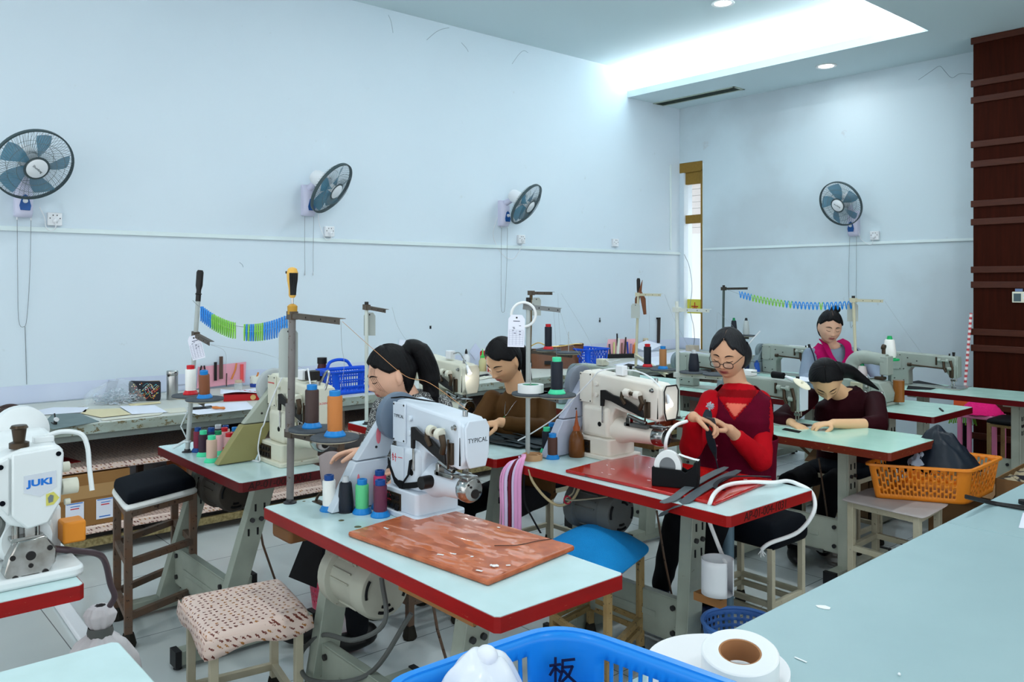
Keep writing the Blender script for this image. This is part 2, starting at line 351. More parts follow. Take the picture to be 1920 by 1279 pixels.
# fan, socket
m_fanw = mat('fan_white', (222,226,230), .3); m_lil = mat('fan_lilac', (205,205,226), .3); m_blue = mat('fan_blue', (24,82,150), .35)
m_cage = mat('cage_wire', (98,112,116), .4, metal=.3); m_rim = mat('cage_rim', (62,78,82), .45); m_blade = mat('fan_blade', (40,120,150), .3, alpha=.8)
m_string = mat('grey_string', (120,128,132), .8)
def wall_fan(label, base, nrm, size, centre, wallrot, roll=0, logo=False):
    """base = bracket foot on the wall; nrm = direction the fan faces; centre = cage centre"""
    f = thing('wall_fan', label, 'fan', base, wallrot)
    inv = (T(*base) @ rotm(0,0,wallrot)).inverted()
    c = inv @ Vector(centre); n = (inv.to_3x3() @ Vector(nrm)).normalized()
    # bracket body in local frame: +x off the wall
    b = MB(); pr = [(0,-.13),(.05,-.135),(.085,-.10),(.09,-.02),(.075,.07),(.05,.12),(0,.125)]
    b.mi = 0
    secs = [(-.052,.55),(-.045,.85),(-.02,1),(.02,1),(.045,.85),(.052,.55)]
    vs = []; 
    for (yy,s_) in secs:
        for (x,z) in pr: vs.append(Vector((x*s_, yy, z*(.9+.1*s_))))
    k = len(pr); fs = []
    for i in range(len(secs)-1):
        for j in range(k): fs.append((i*k+j, i*k+(j+1)%k, (i+1)*k+(j+1)%k, (i+1)*k+j))
    fs += [tuple(range(k)), tuple(reversed([(len(secs)-1)*k+j for j in range(k)]))]
    b.add(vs, [tuple(reversed(q)) for q in fs]); b.build('bracket', m_lil, f, sharp=60)
    MB().prism([(-.028,-.06),(.028,-.06),(.034,-.03),(.018,.03),(0,.045),(-.018,.03),(-.034,-.03)], .006, T(.088,0,-.03) @ Matrix(((0,0,1,0),(1,0,0,0),(0,1,0,0),(0,0,0,1)))).build('control_panel', m_blue, f, bevel=.002)
    MB().cyl((.09,0,-.03),(.108,0,-.03),.016,.013).build('speed_knob', m_fanw, f)
    # arm
    hub = c - n*.13
    MB().tube([(.05,0,.08),(.07,0,.10),Vector((.10,0,.11))*.5+hub*.5, hub], [.028,.03,.028,.03], 12).build('arm', m_lil, f)
    A = aim(c, c+n)
    MB().lathe([(.02,-.20),(.045,-.195),(.06,-.17),(.066,-.12),(.066,-.06),(.05,-.045)], 24, A).build('motor_housing', m_fanw, f)
    R = size
    cg = MB(); N = 84
    cg.M = A @ rotm(0,0,roll)
    def prf(front):
        s = 1 if front else -1
        return [(R*.26, s*.052), (R*.5, s*.056), (R*.72, s*.047), (R*.88, s*.03), (R*.97, s*.010), (R, 0)] if front else [(R*.2, -.05),(R*.6,-.055),(R*.85,-.042),(R*.97,-.016),(R,0)]
    for fr in (True, False):
        pp = prf(fr); nn = N if fr else 48
        for i in range(nn):
            a = 2*PI*i/nn; tw = .5 if fr else .25
            cg.tube([(r*math.cos(a+tw*(1-r/R)), r*math.sin(a+tw*(1-r/R)), z) for r, z in pp], .00115, 3, False)
        for q in (.5,.72) if fr else (.6,):
            z = .054 if q < .6 else .048
            if not fr: z = -.055
            cg.tube([(R*q*math.cos(2*PI*i/40), R*q*math.sin(2*PI*i/40), z) for i in range(40)], .0014, 4, closed=True)
    cg.build('cage', m_cage, f, sharp=180)
    rm = MB(); rm.M = A; rm.lathe([(R-.004,-.012),(R+.005,-.012),(R+.006,0),(R+.005,.012),(R-.004,.012),(R-.004,-.012)], 56, caps=False); rm.build('cage_rim', m_rim, f)
    hb = MB(); hb.M = A; hb.lathe([(.001,.06),(R*.24,.06),(R*.27,.055),(R*.27,.047)], 32, caps=False)
    h = hb.build('hub_badge', m_fanw, f)
    MB().lathe([(R*.27,.046),(R*.30,.054),(R*.33,.05)], 32, A, caps=False).build('hub_ring', m_rim, f)
    if logo: text('badge_lettering', 'Shunfeng', R*.09, A @ rotm(0,0,-.6) @ T(0,0,.061), m_rim, h)
    for k in range(5):
        bl = MB(); bl.M = A @ rotm(0,0,2*PI*k/5+roll)
        def fn(u, v):
            r = R*(.16+.74*v); w = (.35+.75*math.sin(PI*min(1,v*.62+.15)))*.62
            a = (u-.5)*w + .25*v; return Vector((r*math.cos(a), r*math.sin(a), .022*(u-.5)*2+.004))
        bl.grid(fn, 9, 9); bl.build('blade', m_blade, f, sharp=180)
    MB().lathe([(.03,-.02),(.032,.03),(.02,.04),(.001,.042)], 16, A, caps=False).build('rotor_hub', m_fanw, f)
    return f
def pull_string(label, pts):
    o = MB().tube(curve(pts,4), .0016, 5).build('pull_string', m_string); b = MB()
    for q in (pts[-1], pts[0] if len(pts) > 4 else pts[-1]): b.cyl((q[0],q[1],q[2]-.02),(q[0],q[1],q[2]+.01),.005,.003,8)
    b.build('string_weight', m_white, o); return tag(o, label, 'pull string')
def socket(label, loc, rz, plug=True, name='wall_socket'):
    s = thing(name, label, 'socket', loc, rz)     # +x off the wall
    MB().bx(0,.034,-.043,.043,-.043,.043).build('socket_box', m_white, s, bevel=.004)
    b = MB()
    for (y,z) in ((-.012,.025),(.012,.025),(-.03,.005),(.03,.005),(.0,-.01)): b.box((.035,y,z),(.002,.005,.008))
    b.build('socket_slots', m_gap, s)
    if plug:
        MB().lathe([(.017,0),(.018,.012),(.012,.022),(.006,.026)],14,T(.034,0,-.012)@rotm(0,PI/2,0)).build('plug', m_white, s)
    return s
def vdir(r, u, t): return (RV*r + Vector((0,0,u)) - FV*t).normalized()
wall_fan('large left wall fan facing the room, white round badge, cut by the photo edge', (0,-6.954,2.12), vdir(.69,-.53,.49), .235, Dp(63,309,5.18), 0, logo=True)
wall_fan('wall fan tilted to the right above the clothes peg string', (0,-4.917,2.235), vdir(.795,-.567,.196), .225, Dp(622,353,6.60), 0, .3)
wall_fan('wall fan with visible blue dial bracket, third from the left edge', (0,-2.82,2.245), vdir(.76,-.56,.33), .215, Dp(987,383,7.95), 0, .1)
wall_fan('wall fan on the back wall facing down left beside the timber cladding', (2.19,0,2.16), vdir(-.77,-.40,.49), .225, Dp(1576,382,8.18), -PI/2, .2, logo=True)
for (lab,y0,y1,zt,zb) in (('grey pull strings hanging under the large left fan',-6.99,-6.91,1.99,1.30),('grey pull strings hanging under the fan above the peg string',-4.95,-4.87,2.10,1.62),('grey pull strings hanging under the blue dial fan',-2.85,-2.77,2.12,1.30)):
    pts = [(.03,y0,zt),(.02,y0+.005,(zt+zb)/2),(.012,y0+.012,zb+.02)]
    if zb < 1.5: pts += [(.012,(y0+y1)/2,zb-.03),(.012,y1-.02,zb+.03)]; pts += [(.02,y1-.004,(zt+zb)/2),(.03,y1,zt)]
    pull_string(lab, pts)
    if zb > 1.5: pull_string('second pull string under the fan above the peg string, nearer the socket', [(.03,y1,zt),(.02,y1,1.8),(.012,y1+.005,zb+.02)])
pull_string('grey pull strings hanging under the back wall fan', [(2.15,-.03,2.04),(2.13,-.015,1.6),(2.14,-.012,1.25),(2.155,-.012,1.1),(2.20,-.012,1.25),(2.21,-.015,1.6),(2.22,-.03,2.04)])
socket('white socket with plug below the large left fan', (0,-6.769,1.985), 0)
socket('white socket with plug right below the fan above the peg string', (0,-4.723,1.985), 0)
socket('white socket with plug beside the blue dial fan', (0,-2.581,1.995), 0)
socket('empty white socket on the left wall nearest the room corner', (0,-1.179,2.005), 0, False)
socket('white socket with plug under the back wall fan', (2.401,0,2.025), -PI/2)
def cord(label, pts, r=.003, m=None, name='power_cord'): return tag(MB().tube(curve(pts,6), r, 6).build(name, m or m_white), label, 'cord')
cord('white power cord looping from the large left fan to its socket', [(.03,-6.86,2.06),(.03,-6.83,1.99),(.02,-6.82,1.93),(.03,-6.79,1.905),(.05,-6.769,1.93),(.055,-6.769,1.97)])
cord('white power cord from the fan above the peg string to its socket', [(.03,-4.83,2.12),(.02,-4.81,2.03),(.03,-4.76,1.92),(.05,-4.723,1.93),(.055,-4.723,1.97)])
cord('long white cord sagging from the blue dial fan to its socket', [(.03,-2.90,2.2),(.01,-2.94,2.05),(.01,-2.90,1.93),(.015,-2.80,1.82),(.02,-2.68,1.80),(.03,-2.6,1.90),(.05,-2.581,1.98)])
cord('white power cord from the back wall fan to its socket', [(2.24,-.03,2.08),(2.26,-.02,2.0),(2.32,-.02,1.95),(2.38,-.04,1.94),(2.401,-.055,1.99)])
cord('thin grey cable hanging beside the tall window in the corner', [(.08,-.012,1.9),(.16,-.02,1.75),(.20,-.02,1.5),(.17,-.02,1.25),(.22,-.02,1.05),(.235,-.02,.9),(.22,-.02,.8)], .003, m_string)
cord('thin grey vertical cord on the wall below the large left fan strings', [(.004,-6.94,1.27),(.004,-6.935,1.1),(.004,-6.93,.89)], .0018, m_string)
# thermostat on the timber wall
th = thing('thermostat', 'cream wall thermostat with grey display on the timber wall', 'thermostat', (3.46+.36,-.45,1.44))
MB().bx(-.055,.075,-.022,0,-.045,.045).build('thermostat_case', mat('cream_plastic',(222,222,205),.4), th, bevel=.004)
MB().bx(-.043,.012,-.0235,-.021,-.035,.03).build('display', mat('lcd_grey',(74,92,98),.2), th)
b = MB(); b.bx(.028,.05,-.026,-.02,.012,.026); b.bx(.028,.05,-.026,-.02,-.012,.002); b.build('button', m_white, th)
MB().bx(-.035,.02,-.012,0,.047,.07).build('blue_tag', mat('blue_tag',(110,130,170),.5), th)

def onleft(px, py):
    a = (px-960)/FPX; d = -CAMP.x/(RV.x*a+FV.x); p = CAMP+RV*(a*d)+FV*d; return Vector((.0006, p.y, CAMP.z-(py-HY)*d/FPX))
def onback(px, py):
    a = (px-960)/FPX; d = -CAMP.y/(RV.y*a+FV.y); p = CAMP+RV*(a*d)+FV*d; return Vector((p.x, -.0006, CAMP.z-(py-HY)*d/FPX))
m_crk = mat('crack_grey',(150,166,176),.9)
for lab, fn, pts in (('fine crack in the upper left wall, second from the left',onleft,[(800,75),(815,62),(828,55),(842,52)]),('short crack high on the left wall below the ceiling line',onleft,[(728,28),(733,40),(737,62)]),
    ('fine crack in the left wall below the tray ceiling, third from the left',onleft,[(865,80),(874,90),(878,97)]),('forked crack high on the left wall nearest the cove light',onleft,[(960,120),(972,103),(982,95),(990,99)]),
    ('long wandering crack at the top of the back wall near the timber',onback,[(1722,150),(1748,132),(1762,124),(1772,134),(1785,146),(1800,138),(1822,139)]),('small dark scuff on the left wall below the fan above the pegs',onleft,[(449,492),(454,496),(456,501)])):
    tag(MB().tube(curve([fn(*p) for p in pts],4),.0022,4).build('wall_crack', m_crk), lab, 'crack')
# ================= long bench, sewing tables, stools =================
m_lam = mat('laminate_pale_blue', (200,226,228), .22, c2=(190,216,216), nscale=8, spots=(130,138,138), sscale=60, sth=.735, rvar=.05)
m_mint = mat('laminate_mint', (176,224,205), .16, c2=(188,228,214), nscale=5, spots=(120,140,130), sscale=60, sth=.76, rvar=.04)
m_mint2 = mat('laminate_mint_worn', (184,222,212), .25, c2=(168,206,196), nscale=9, spots=(96,110,104), sscale=80, sth=.74)
m_red = mat('red_lacquer_edge', (162,10,10), .35, c2=(128,6,6), nscale=12, namt=.8, spots=(176,112,84), sscale=90, sth=.66, stretch=(.5,.5,3))
m_dred = mat('dark_red_edge', (96,5,12), .35, c2=(76,3,8), nscale=12, spots=(150,100,80), sscale=90, sth=.70, stretch=(.5,.5,3))
m_orred = mat('worn_rust_edge', (118,30,14), .45, c2=(92,38,18), nscale=10, namt=.7, spots=(170,120,70), sscale=70, sth=.62, stretch=(.5,.5,3))
m_stand = mat('grey_green_steel', (158,166,154), .45, c2=(136,144,132), nscale=7, spots=(92,84,70), sscale=40, sth=.68)
m_stand2 = mat('cream_steel', (184,190,176), .45, c2=(166,172,158), nscale=7, spots=(110,100,80), sscale=60, sth=.70)
m_rust = mat('rusty_brown_steel', (86,78,70), .6, c2=(104,74,54), nscale=14, namt=.6, spots=(50,36,28), sscale=50, sth=.6)
m_ochre = mat('ochre_chipped_paint', (164,140,96), .55, c2=(140,112,66), nscale=14, spots=(52,44,38), sscale=60, sth=.60)
m_cream = mat('cream_chipped_paint', (196,190,168), .5, c2=(176,168,142), nscale=9, spots=(60,50,40), sscale=55, sth=.66)
m_steel = mat('brushed_steel', (170,172,172), .3, metal=.9)
m_screw = mat('screw_dark', (60,60,62), .4, metal=.6)
m_motor = mat('motor_grey', (182,184,170), .5, c2=(160,160,146), nscale=6, spots=(110,104,90), sscale=30, sth=.68)
m_dmotor = mat('motor_dark_grey', (96,100,98), .55, c2=(78,80,78), nscale=6)
m_bmotor = mat('motor_grimy_black', (46,42,38), .6, c2=(64,58,50), nscale=8)
m_blk = mat('matt_black', (9,11,15), .7, spec=.2)
m_navy = mat('navy_black_fabric', (7,12,20), .85, spec=.12, bump=.15, bscale=300)
def cloth_pattern():
    m = bpy.data.materials.new('bow_print_cloth'); m.use_nodes = True; nt = m.node_tree; b = nt.nodes['Principled BSDF']; L = nt.links.new
    tc = nd(nt,'ShaderNodeTexCoord')
    sx_ = nd(nt,'ShaderNodeSeparateXYZ'); L(tc.outputs['Object'], sx_.inputs[0]); cx_ = nd(nt,'ShaderNodeCombineXYZ')
    for k_ in (0,1):
        ad = nd(nt,'ShaderNodeMath', operation='ADD'); L(sx_.outputs[k_], ad.inputs[0]); L(sx_.outputs[2], ad.inputs[1]); L(ad.outputs[0], cx_.inputs[k_])
    v = nd(nt,'ShaderNodeTexVoronoi', feature='F1', voronoi_dimensions='2D'); v.inputs['Scale'].default_value = 44; v.inputs['Randomness'].default_value = .45; L(cx_.outputs[0], v.inputs['Vector'])
    n = nd(nt,'ShaderNodeTexNoise'); n.inputs['Scale'].default_value = 210; L(tc.outputs['Object'], n.inputs[0])
    a = nd(nt,'ShaderNodeMath', operation='MULTIPLY_ADD'); L(n.outputs[0], a.inputs[0]); a.inputs[1].default_value = .7; L(v.outputs['Distance'], a.inputs[2])
    r = nd(nt,'ShaderNodeMapRange'); r.inputs[1].default_value = .545; r.inputs[2].default_value = .57; r.inputs[3].default_value = 1; r.inputs[4].default_value = 0; L(a.outputs[0], r.inputs[0])
    sp = nd(nt,'ShaderNodeSeparateColor'); L(v.outputs['Color'], sp.inputs[0])
    cr = nd(nt,'ShaderNodeValToRGB'); L(sp.outputs[0], cr.inputs[0]); cr.color_ramp.interpolation = 'CONSTANT'
    e = cr.color_ramp.elements; e[0].color = lin((110,44,30))+(1,); e[1].position = .6; e[1].color = lin((170,110,50))+(1,)
    x = nd(nt,'ShaderNodeMix', data_type='RGBA'); x.inputs[6].default_value = lin((228,204,192))+(1,); L(r.outputs[0], x.inputs[0]); L(cr.outputs[0], x.inputs[7])
    L(x.outputs[2], b.inputs['Base Color']); b.inputs['Roughness'].default_value = .45
    return m
m_bow = cloth_pattern()
m_brtop = mat('bench_worktop', (206,208,202), .4, c2=(192,196,188), nscale=4, spots=(150,146,120), sscale=9, sth=.64)
m_bredge = mat('bench_edge_grimy', (160,174,168), .5, c2=(140,146,132), nscale=8, spots=(104,92,60), sscale=24, sth=.56, stretch=(1,1,2))
BY0 = -8.6
be = thing('work_bench', 'long pale wall bench with rusty legs and flowered shelves under the left wall', 'bench', (0,0,0))
MB().bx(.02,1.095,BY0,-.02,.745,.76).build('worktop', m_brtop, be, bevel=.002)
MB().bx(1.07,1.105,BY0,-.03,.70,.758).build('front_edge', m_bredge, be, bevel=.003)
b = MB(); b.bx(.03,1.09,BY0,-.05,.665,.70); b.build('apron', mat('bench_apron',(120,128,124),.6), be)
legys = [-8.5,-7.35,-6.24,-5.2,-4.1,-3.0,-1.9,-.8]
for y in legys:
    for x in (1.06,.07):
        q = MB(); q.bx(x-.02,x+.02,y-.02,y+.02,.0,.70); q.build('leg', m_rust, be, bevel=.002)
for (z0,z1,x1) in ((.475,.51,1.045),(.12,.165,1.06)):
    s_ = MB().bx(.06,x1,BY0,-.05,z0,z1).build('shelf', m_bow, be, bevel=.006)
MB().bx(1.03,1.07,BY0,-.05,.05,.09).build('bottom_rail', mat('speckled_ochre_rail',(150,136,96),.6,c2=(110,96,60),nscale=60,namt=.3), be, bevel=.002)
# ---- sewing tables ----
def motor(par, loc, m, r=.075, L=.22, name='motor', cap=None):
    """axis along +x, pulley on the -x end"""
    mo = MB(); mo.M = T(*loc) @ rotm(0,PI/2,0)
    mo.lathe([(r*.55,-L*.5),(r*1.12,-L*.47),(r*1.14,-L*.28),(r*.95,-L*.26),(r*.93,L*.22),(r*1.0,L*.24),(r*1.0,L*.40),(r*.9,L*.46),(.001,L*.48)], 36)
    for k in range(18):
        a = 2*PI*k/18; 
        if -.9 < math.sin(a-.4): mo.box((r*.96*math.cos(a), r*.96*math.sin(a), -.01),(.008,.005,L*.42), rotm(0,0,a))
    o = mo.build(name, m, par, bevel=.0015)
    for (a0,a1,rr) in ((2.2,3.2,.72),(2.3,3.1,.52),(-.4,.4,.72),(-.3,.3,.52),(1.1,1.8,.75),(-2.2,-1.4,.75)):
        v = MB(); v.M = T(*loc) @ rotm(0,PI/2,0); v.tube([(r*rr*math.cos(a0+(a1-a0)*i/8), r*rr*math.sin(a0+(a1-a0)*i/8), L*.475) for i in range(9)], .005, 6); v.build('vent_slot', m_blk, o)
    p = MB(); p.M = T(*loc) @ rotm(0,PI/2,0); p.lathe([(.01,-L*.5),(.045,-L*.52),(.05,-L*.56),(.035,-L*.6),(.05,-L*.64),(.045,-L*.67),(.01,-L*.67)], 24); p.build('pulley', m_dmotor, o)
    bk = MB(); bk.bx(loc[0]-L*.35, loc[0]-L*.2, loc[1]-.03, loc[1]+.03, loc[2]+r*.8, .72); bk.bx(loc[0]-L*.4,loc[0]+L*.1,loc[1]-.05,loc[1]+.05,.705,.72); bk.build('motor_bracket', m, par)
    return o
def table(label, x0, x1, y0, y1, top, edge, sm, legs, slant=0, code=None, beam=True, cap=True, foot=True, rz=0):
    cx, cy = (x0+x1)/2, (y0+y1)/2; w, d = x1-x0, y1-y0
    t = thing('sewing_table', label, 'table', (cx,cy,0), rz)
    def poly(i, c): 
        a, b_ = w/2-i, d/2-i
        return [(-a+c,-b_),(a-c,-b_),(a,-b_+c),(a,b_-c),(a-c,b_),(-a+c,b_),(-a,b_-c),(-a,-b_+c)]
    MB().prism(poly(.003,.01), .004, None, .756).build('table_top', top, t)
    eb = MB().prism(poly(0,.012), .038, None, .72).build('edge_band', edge, t)
    if code:
        side, s, off = code
        text('chalk_number', s, .042, T(w/2+.0006, off, .739) @ rotm(PI/2,0,PI/2) @ Matrix(((1,.15,0,0),(0,1,0,0),(0,0,1,0),(0,0,0,1))), mat('marker_black',(40,16,14),.6), eb, .0003)
    for lx in legs:
        lx -= cx
        b = MB(); y_t, y_b = 0, -slant
        for (ox, ww) in ((-.035,.006),(.029,.006)): pass
        P4 = [(-.04,0),(.04,0),(.04,.055),(.03,.055),(.03,.01),(-.03,.01),(-.03,.055),(-.04,.055)]
        vs = [Vector((lx+p[1]-.03, y_b+p[0], .05)) for p in P4]+[Vector((lx+p[1]-.03, y_t+p[0], .70)) for p in P4]
        n = 8; fs = [(i,(i+1)%n,n+(i+1)%n,n+i) for i in range(n)]+[tuple(reversed(range(n))),tuple(range(n,2*n))]
        b.add(vs, [tuple(reversed(f)) for f in fs] if False else fs)
        # web facing +x
        b.add([Vector((lx+.026,y_b-.045,.05)),Vector((lx+.026,y_b+.045,.05)),Vector((lx+.026,y_t+.045,.70)),Vector((lx+.026,y_t-.045,.70)),
               Vector((lx+.032,y_b-.045,.05)),Vector((lx+.032,y_b+.045,.05)),Vector((lx+.032,y_t+.045,.70)),Vector((lx+.032,y_t-.045,.70))],
              [(3,2,1,0),(4,5,6,7),(0,1,5,4),(1,2,6,5),(2,3,7,6),(3,0,4,7)])
        b.bx(lx-.03,lx+.035,-d*.36,d*.36,.70,.72)
        leg = b.build('leg', sm, t, bevel=.002)
        for zz, yy in ((.60,-.02),(.60,.02),(.50,-.02),(.50,.02)):
            f = (zz-.05)/.65; yc = y_b+(y_t-y_b)*f+yy
            MB().tube([(lx+.033,yc,zz-.015),(lx+.033,yc,zz+.015)], .004, 6).build('slot', m_blk, leg)
        for yy in (-.02,.02):
            f = .77; MB().cyl((lx+.03,y_b+(y_t-y_b)*f+yy,.55),(lx+.042,y_b+(y_t-y_b)*f+yy,.55),.010,n=10).build('bolt', m_screw, leg)
        if foot:
            fb = MB(); fb.bx(lx-.03,lx+.03,y_b-.16,y_b+.42,.018,.075); ft = fb.build('foot_bar', sm, t, bevel=.003)
            for (ya,yb_,yy) in ((y_b+.42,y_b+.445,y_b+.425),(y_b-.185,y_b-.16,y_b-.165)):
                c = MB(); c.bx(lx-.033,lx+.033,ya,yb_,.014,.079); c.cyl((lx,yy,0),(lx,yy,.02),.018,.012,12); c.build('foot_cap', m_dark, ft)
    if beam and len(legs) > 1:
        a, b_ = legs[0]-cx, legs[-1]-cx
        q = MB(); yb = -slant*.75-.01
        q.bx(a+.03,b_-.03,yb-.004,yb+.004,.13,.30); q.bx(a+.03,b_-.03,yb-.004,yb+.03,.295,.303); q.bx(a+.03,b_-.03,yb-.004,yb+.03,.127,.135); q.bx(a+.15,b_-.15,yb-.008,yb-.004,.20,.225)
        q.build('cross_beam', sm, t, bevel=.002)
        q = MB()
        for xx in (a+.06,b_-.06):
            for zz in (.165,.265): q.cyl((xx,yb-.003,zz),(xx,yb-.014,zz),.011,n=10)
        q.build('bolt', m_screw, t)
    return t
def pedal(t, x, y, w=.32):
    b = MB(); b.M = T(x,y,.10) @ rotm(-.2,0,0)
    for k in range(7): b.bx(-w/2,w/2,-.12+k*.04,-.12+k*.04+.022,-.006,.006)
    b.bx(-w/2,-w/2+.02,-.13,.16,-.008,.008); b.bx(w/2-.02,w/2,-.13,.16,-.008,.008)
    b.build('pedal', m_dmotor, t)
    MB().tube([(x+w*.3,y+.08,.12),(x+w*.35,y-.02,.40),(x+w*.3,y-.05,.60)], .005, 6).build('pedal_rod', m_rust, t)
TA = table('red-edged sewing table under the machine with the olive belt guard, nearest the bench', 2.02,3.01,-6.75,-6.36, m_lam, m_dred, m_stand, [2.15,2.80], .20, ('x','AP-01-005-0003',-.02))
motor(TA, (2.44-2.515,-.02,.60), m_bmotor, .085,.24); pedal(TA,.1,.05)
T1 = table('foremost red-edged sewing table holding the orange leather board and four spools', 3.40,4.70,-6.83,-6.37, m_lam, m_red, m_stand, [3.57,4.34], .12)
motor(T1, (3.80-4.05,-.05,.565), m_motor, .098,.27); pedal(T1,-.2,.15)
cb = MB().tube(curve([(3.95-4.05,-.08,.62),(4.0-4.05,-.10,.50),(3.85-4.05,-.12,.40),(3.6-4.05,-.1,.33),(3.52-4.05,-.14,.25),(3.62-4.05,-.16,.20),(3.9-4.05,-.1,.30),(4.0-4.05,.0,.5)]), .008, 8).build('motor_cable', m_dmotor, T1)
MB().bx(-.60,-.46,-.22,-.14,.665,.72).build('wood_block', mat('brown_block',(120,80,46),.6), T1, bevel=.012)
MB().bx(.18,.52,-.20,-.15,.69,.72).build('batten', mat('raw_batten',(150,104,60),.6), T1)
bf = MB(); P4_ = [Dp(573,1001,3.08),Dp(606,1019,3.05),Dp(593,1103,3.05),Dp(541,1082,3.08)]; P4_ = [v-Vector((4.05,-6.60,0)) for v in P4_]
bf.add(P4_+[v+FV*.008 for v in P4_], [(3,2,1,0),(4,5,6,7),(0,1,5,4),(1,2,6,5),(2,3,7,6),(3,0,4,7)]); bf.build('black_flap', m_blk, T1)
T2 = table('red-edged sewing table with the glossy red board in front of the woman in crimson', 3.41,4.565,-5.68,-5.12, m_lam, m_red, m_stand, [3.62,4.21], .05, ('x','AP-01-004-1031',-.05))
motor(T2, (3.80-3.99,-.10,.60), m_dmotor, .09,.26)
LC = lambda px,py,d: Dp(px,py,d)-T2.location
MB().tube(curve([LC(992,880,3.6),LC(1000,905,3.58),LC(1025,935,3.55),LC(1050,948,3.52),LC(1075,935,3.5),LC(1090,905,3.48)],6),.006,8).build('beige_cable', mat('cable_beige',(176,160,122),.5), T2)
MB().tube(curve([LC(1080,905,3.5),LC(1074,925,3.5),LC(1060,936,3.5),LC(1082,938,3.48),LC(1140,932,3.42)],6),.0035,6).build('grey_cable', m_pale if False else mat('cable_grey_beige',(150,142,120),.5), T2)
b = MB(); c_ = LC(1064,938,3.50)
for k in range(3): b.tube([c_+RV*(.014*math.cos(a))+Vector((0,0,.016*math.sin(a)))+FV*.004*k for a in [2*PI*i/14 for i in range(14)]],.003,6,closed=True)
b.build('red_tie', mat('tie_crimson',(170,20,50),.5), T2)
MB().ribbon(curve([LC(984,880,3.62),LC(982,915,3.62),LC(985,945,3.62),LC(1000,975,3.6),LC(1014,1000,3.6)],6),[RV*.009]*25,.002).build('black_strap', m_blk, T2); pedal(T2,-.1,.1)
T3 = table('red-edged sewing table where the woman in olive brown works on dark strips', 2.02,3.34,-5.70,-5.20, m_lam, m_red, m_stand, [2.2,3.1], .1)
motor(T3, (2.5-2.68,-.1,.60), m_dmotor, .085)
T3b = table('worn red-edged table with pale green top behind the tall white machine', 2.00,3.16,-4.42,-3.90, m_mint2, m_orred, m_stand, [2.5,2.98], .05)
MB().bx(-.05,.52,-.12,.16,.575,.60).build('hanging_tray', mat('tray_cardboard',(166,124,74),.7,wave=('Y',30,(120,84,46),2)), T3b, bevel=.004)
T4 = table('mint-topped table with rust-coloured edge where the woman in maroon bends over', 3.17,4.45,-4.21,-3.63, m_mint, m_orred, m_stand2, [3.5,4.09], 0)
pedal(T4,.0,.1)
T5 = table('pale green table with dark red edge under the machine with the thick curved arm', 3.02,4.15,-2.98,-2.37, m_mint2, m_dred, m_stand2, [3.2,3.74], 0)
T5b = table('green-topped table with dark red edge behind the white thread pole', 1.46,3.0,-3.10,-2.55, m_mint2, m_dred, m_stand, [2.2,2.8], 0)
T6 = table('long green table with dark red edge running out of the photo on the right', 2.96,5.0,-1.84,-1.28, m_mint2, m_dred, m_stand2, [3.5,4.15], 0, foot=True)
T6b = table('orange-edged green table near the back wall under the grey machine with blue spool', 1.84,2.90,-1.89,-1.35, m_mint2, mat('orange_brown_edge',(124,62,24),.5,c2=(100,44,18),nscale=9), m_stand, [2.2,2.8], 0)
T0 = table('red-edged table cut by the left photo border under the white head-on machine', 2.72,3.81,-8.05,-7.51, m_lam, m_red, mat('teal_grey_steel',(70,98,100),.5), [2.95,3.66], 0)
TF = table('pale table corner in the bottom left corner of the photo', 4.225,4.62,-8.4,-7.545, m_lam, mat('pale_edge',(176,196,194),.5), m_stand, [4.35,4.52], 0, beam=False)
TF.location.z = -.004
# ---- stools ----
def stool(label, pts, h, lm, inset=.03, stretch_z=(.12,), tw=.026, rag=True, name='stool', seat_drop=.03, cut=()):
    """pts = four floor-plan corners of the seat in order, h = height of the frame top"""
    c = sum((Vector((p[0],p[1],0)) for p in pts), Vector())/4
    s = thing(name, label, 'stool', c)
    L = [Vector((p[0]-c.x, p[1]-c.y, 0)) for p in pts]; L = [v*(1-inset/v.length) for v in L]
    u = (L[1]-L[0]).normalized(); R = Matrix.Rotation(math.atan2(u.y,u.x),4,'Z')
    for v in L:
        q = MB().box((v.x,v.y,h/2),(tw,tw,h), R).build('leg', lm, s, bevel=.002)
        if rag: MB().lathe([(tw*.9,0),(tw*1.1,.01),(tw*.8,.05),(tw*.7,.06)],8,T(v.x,v.y,0)).build('leg_wrap', mat('leg_rag',(34,32,26),.9), q)
    b = MB()
    for z in stretch_z:
        for i in range(4):
            a, e = L[i], L[(i+1)%4]; m_ = (a+e)/2; d = e-a; ang = math.atan2(d.y,d.x)
            b.box((m_.x,m_.y,z),(d.length,tw*.8,tw*.9), Matrix.Rotation(ang,4,'Z'))
    b.build('stretchers', lm, s, bevel=.0015); b = MB()
    for i in range(4):
        a, e = L[i], L[(i+1)%4]; m_ = (a+e)/2; d = e-a; ang = math.atan2(d.y,d.x)
        b.box((m_.x,m_.y,h-.014),(d.length,tw*.8,tw), Matrix.Rotation(ang,4,'Z'))
    b.build('seat_frame', lm, s, bevel=.0015)
    return s, c, [Vector((p[0]-c.x, p[1]-c.y, 0)) for p in pts]
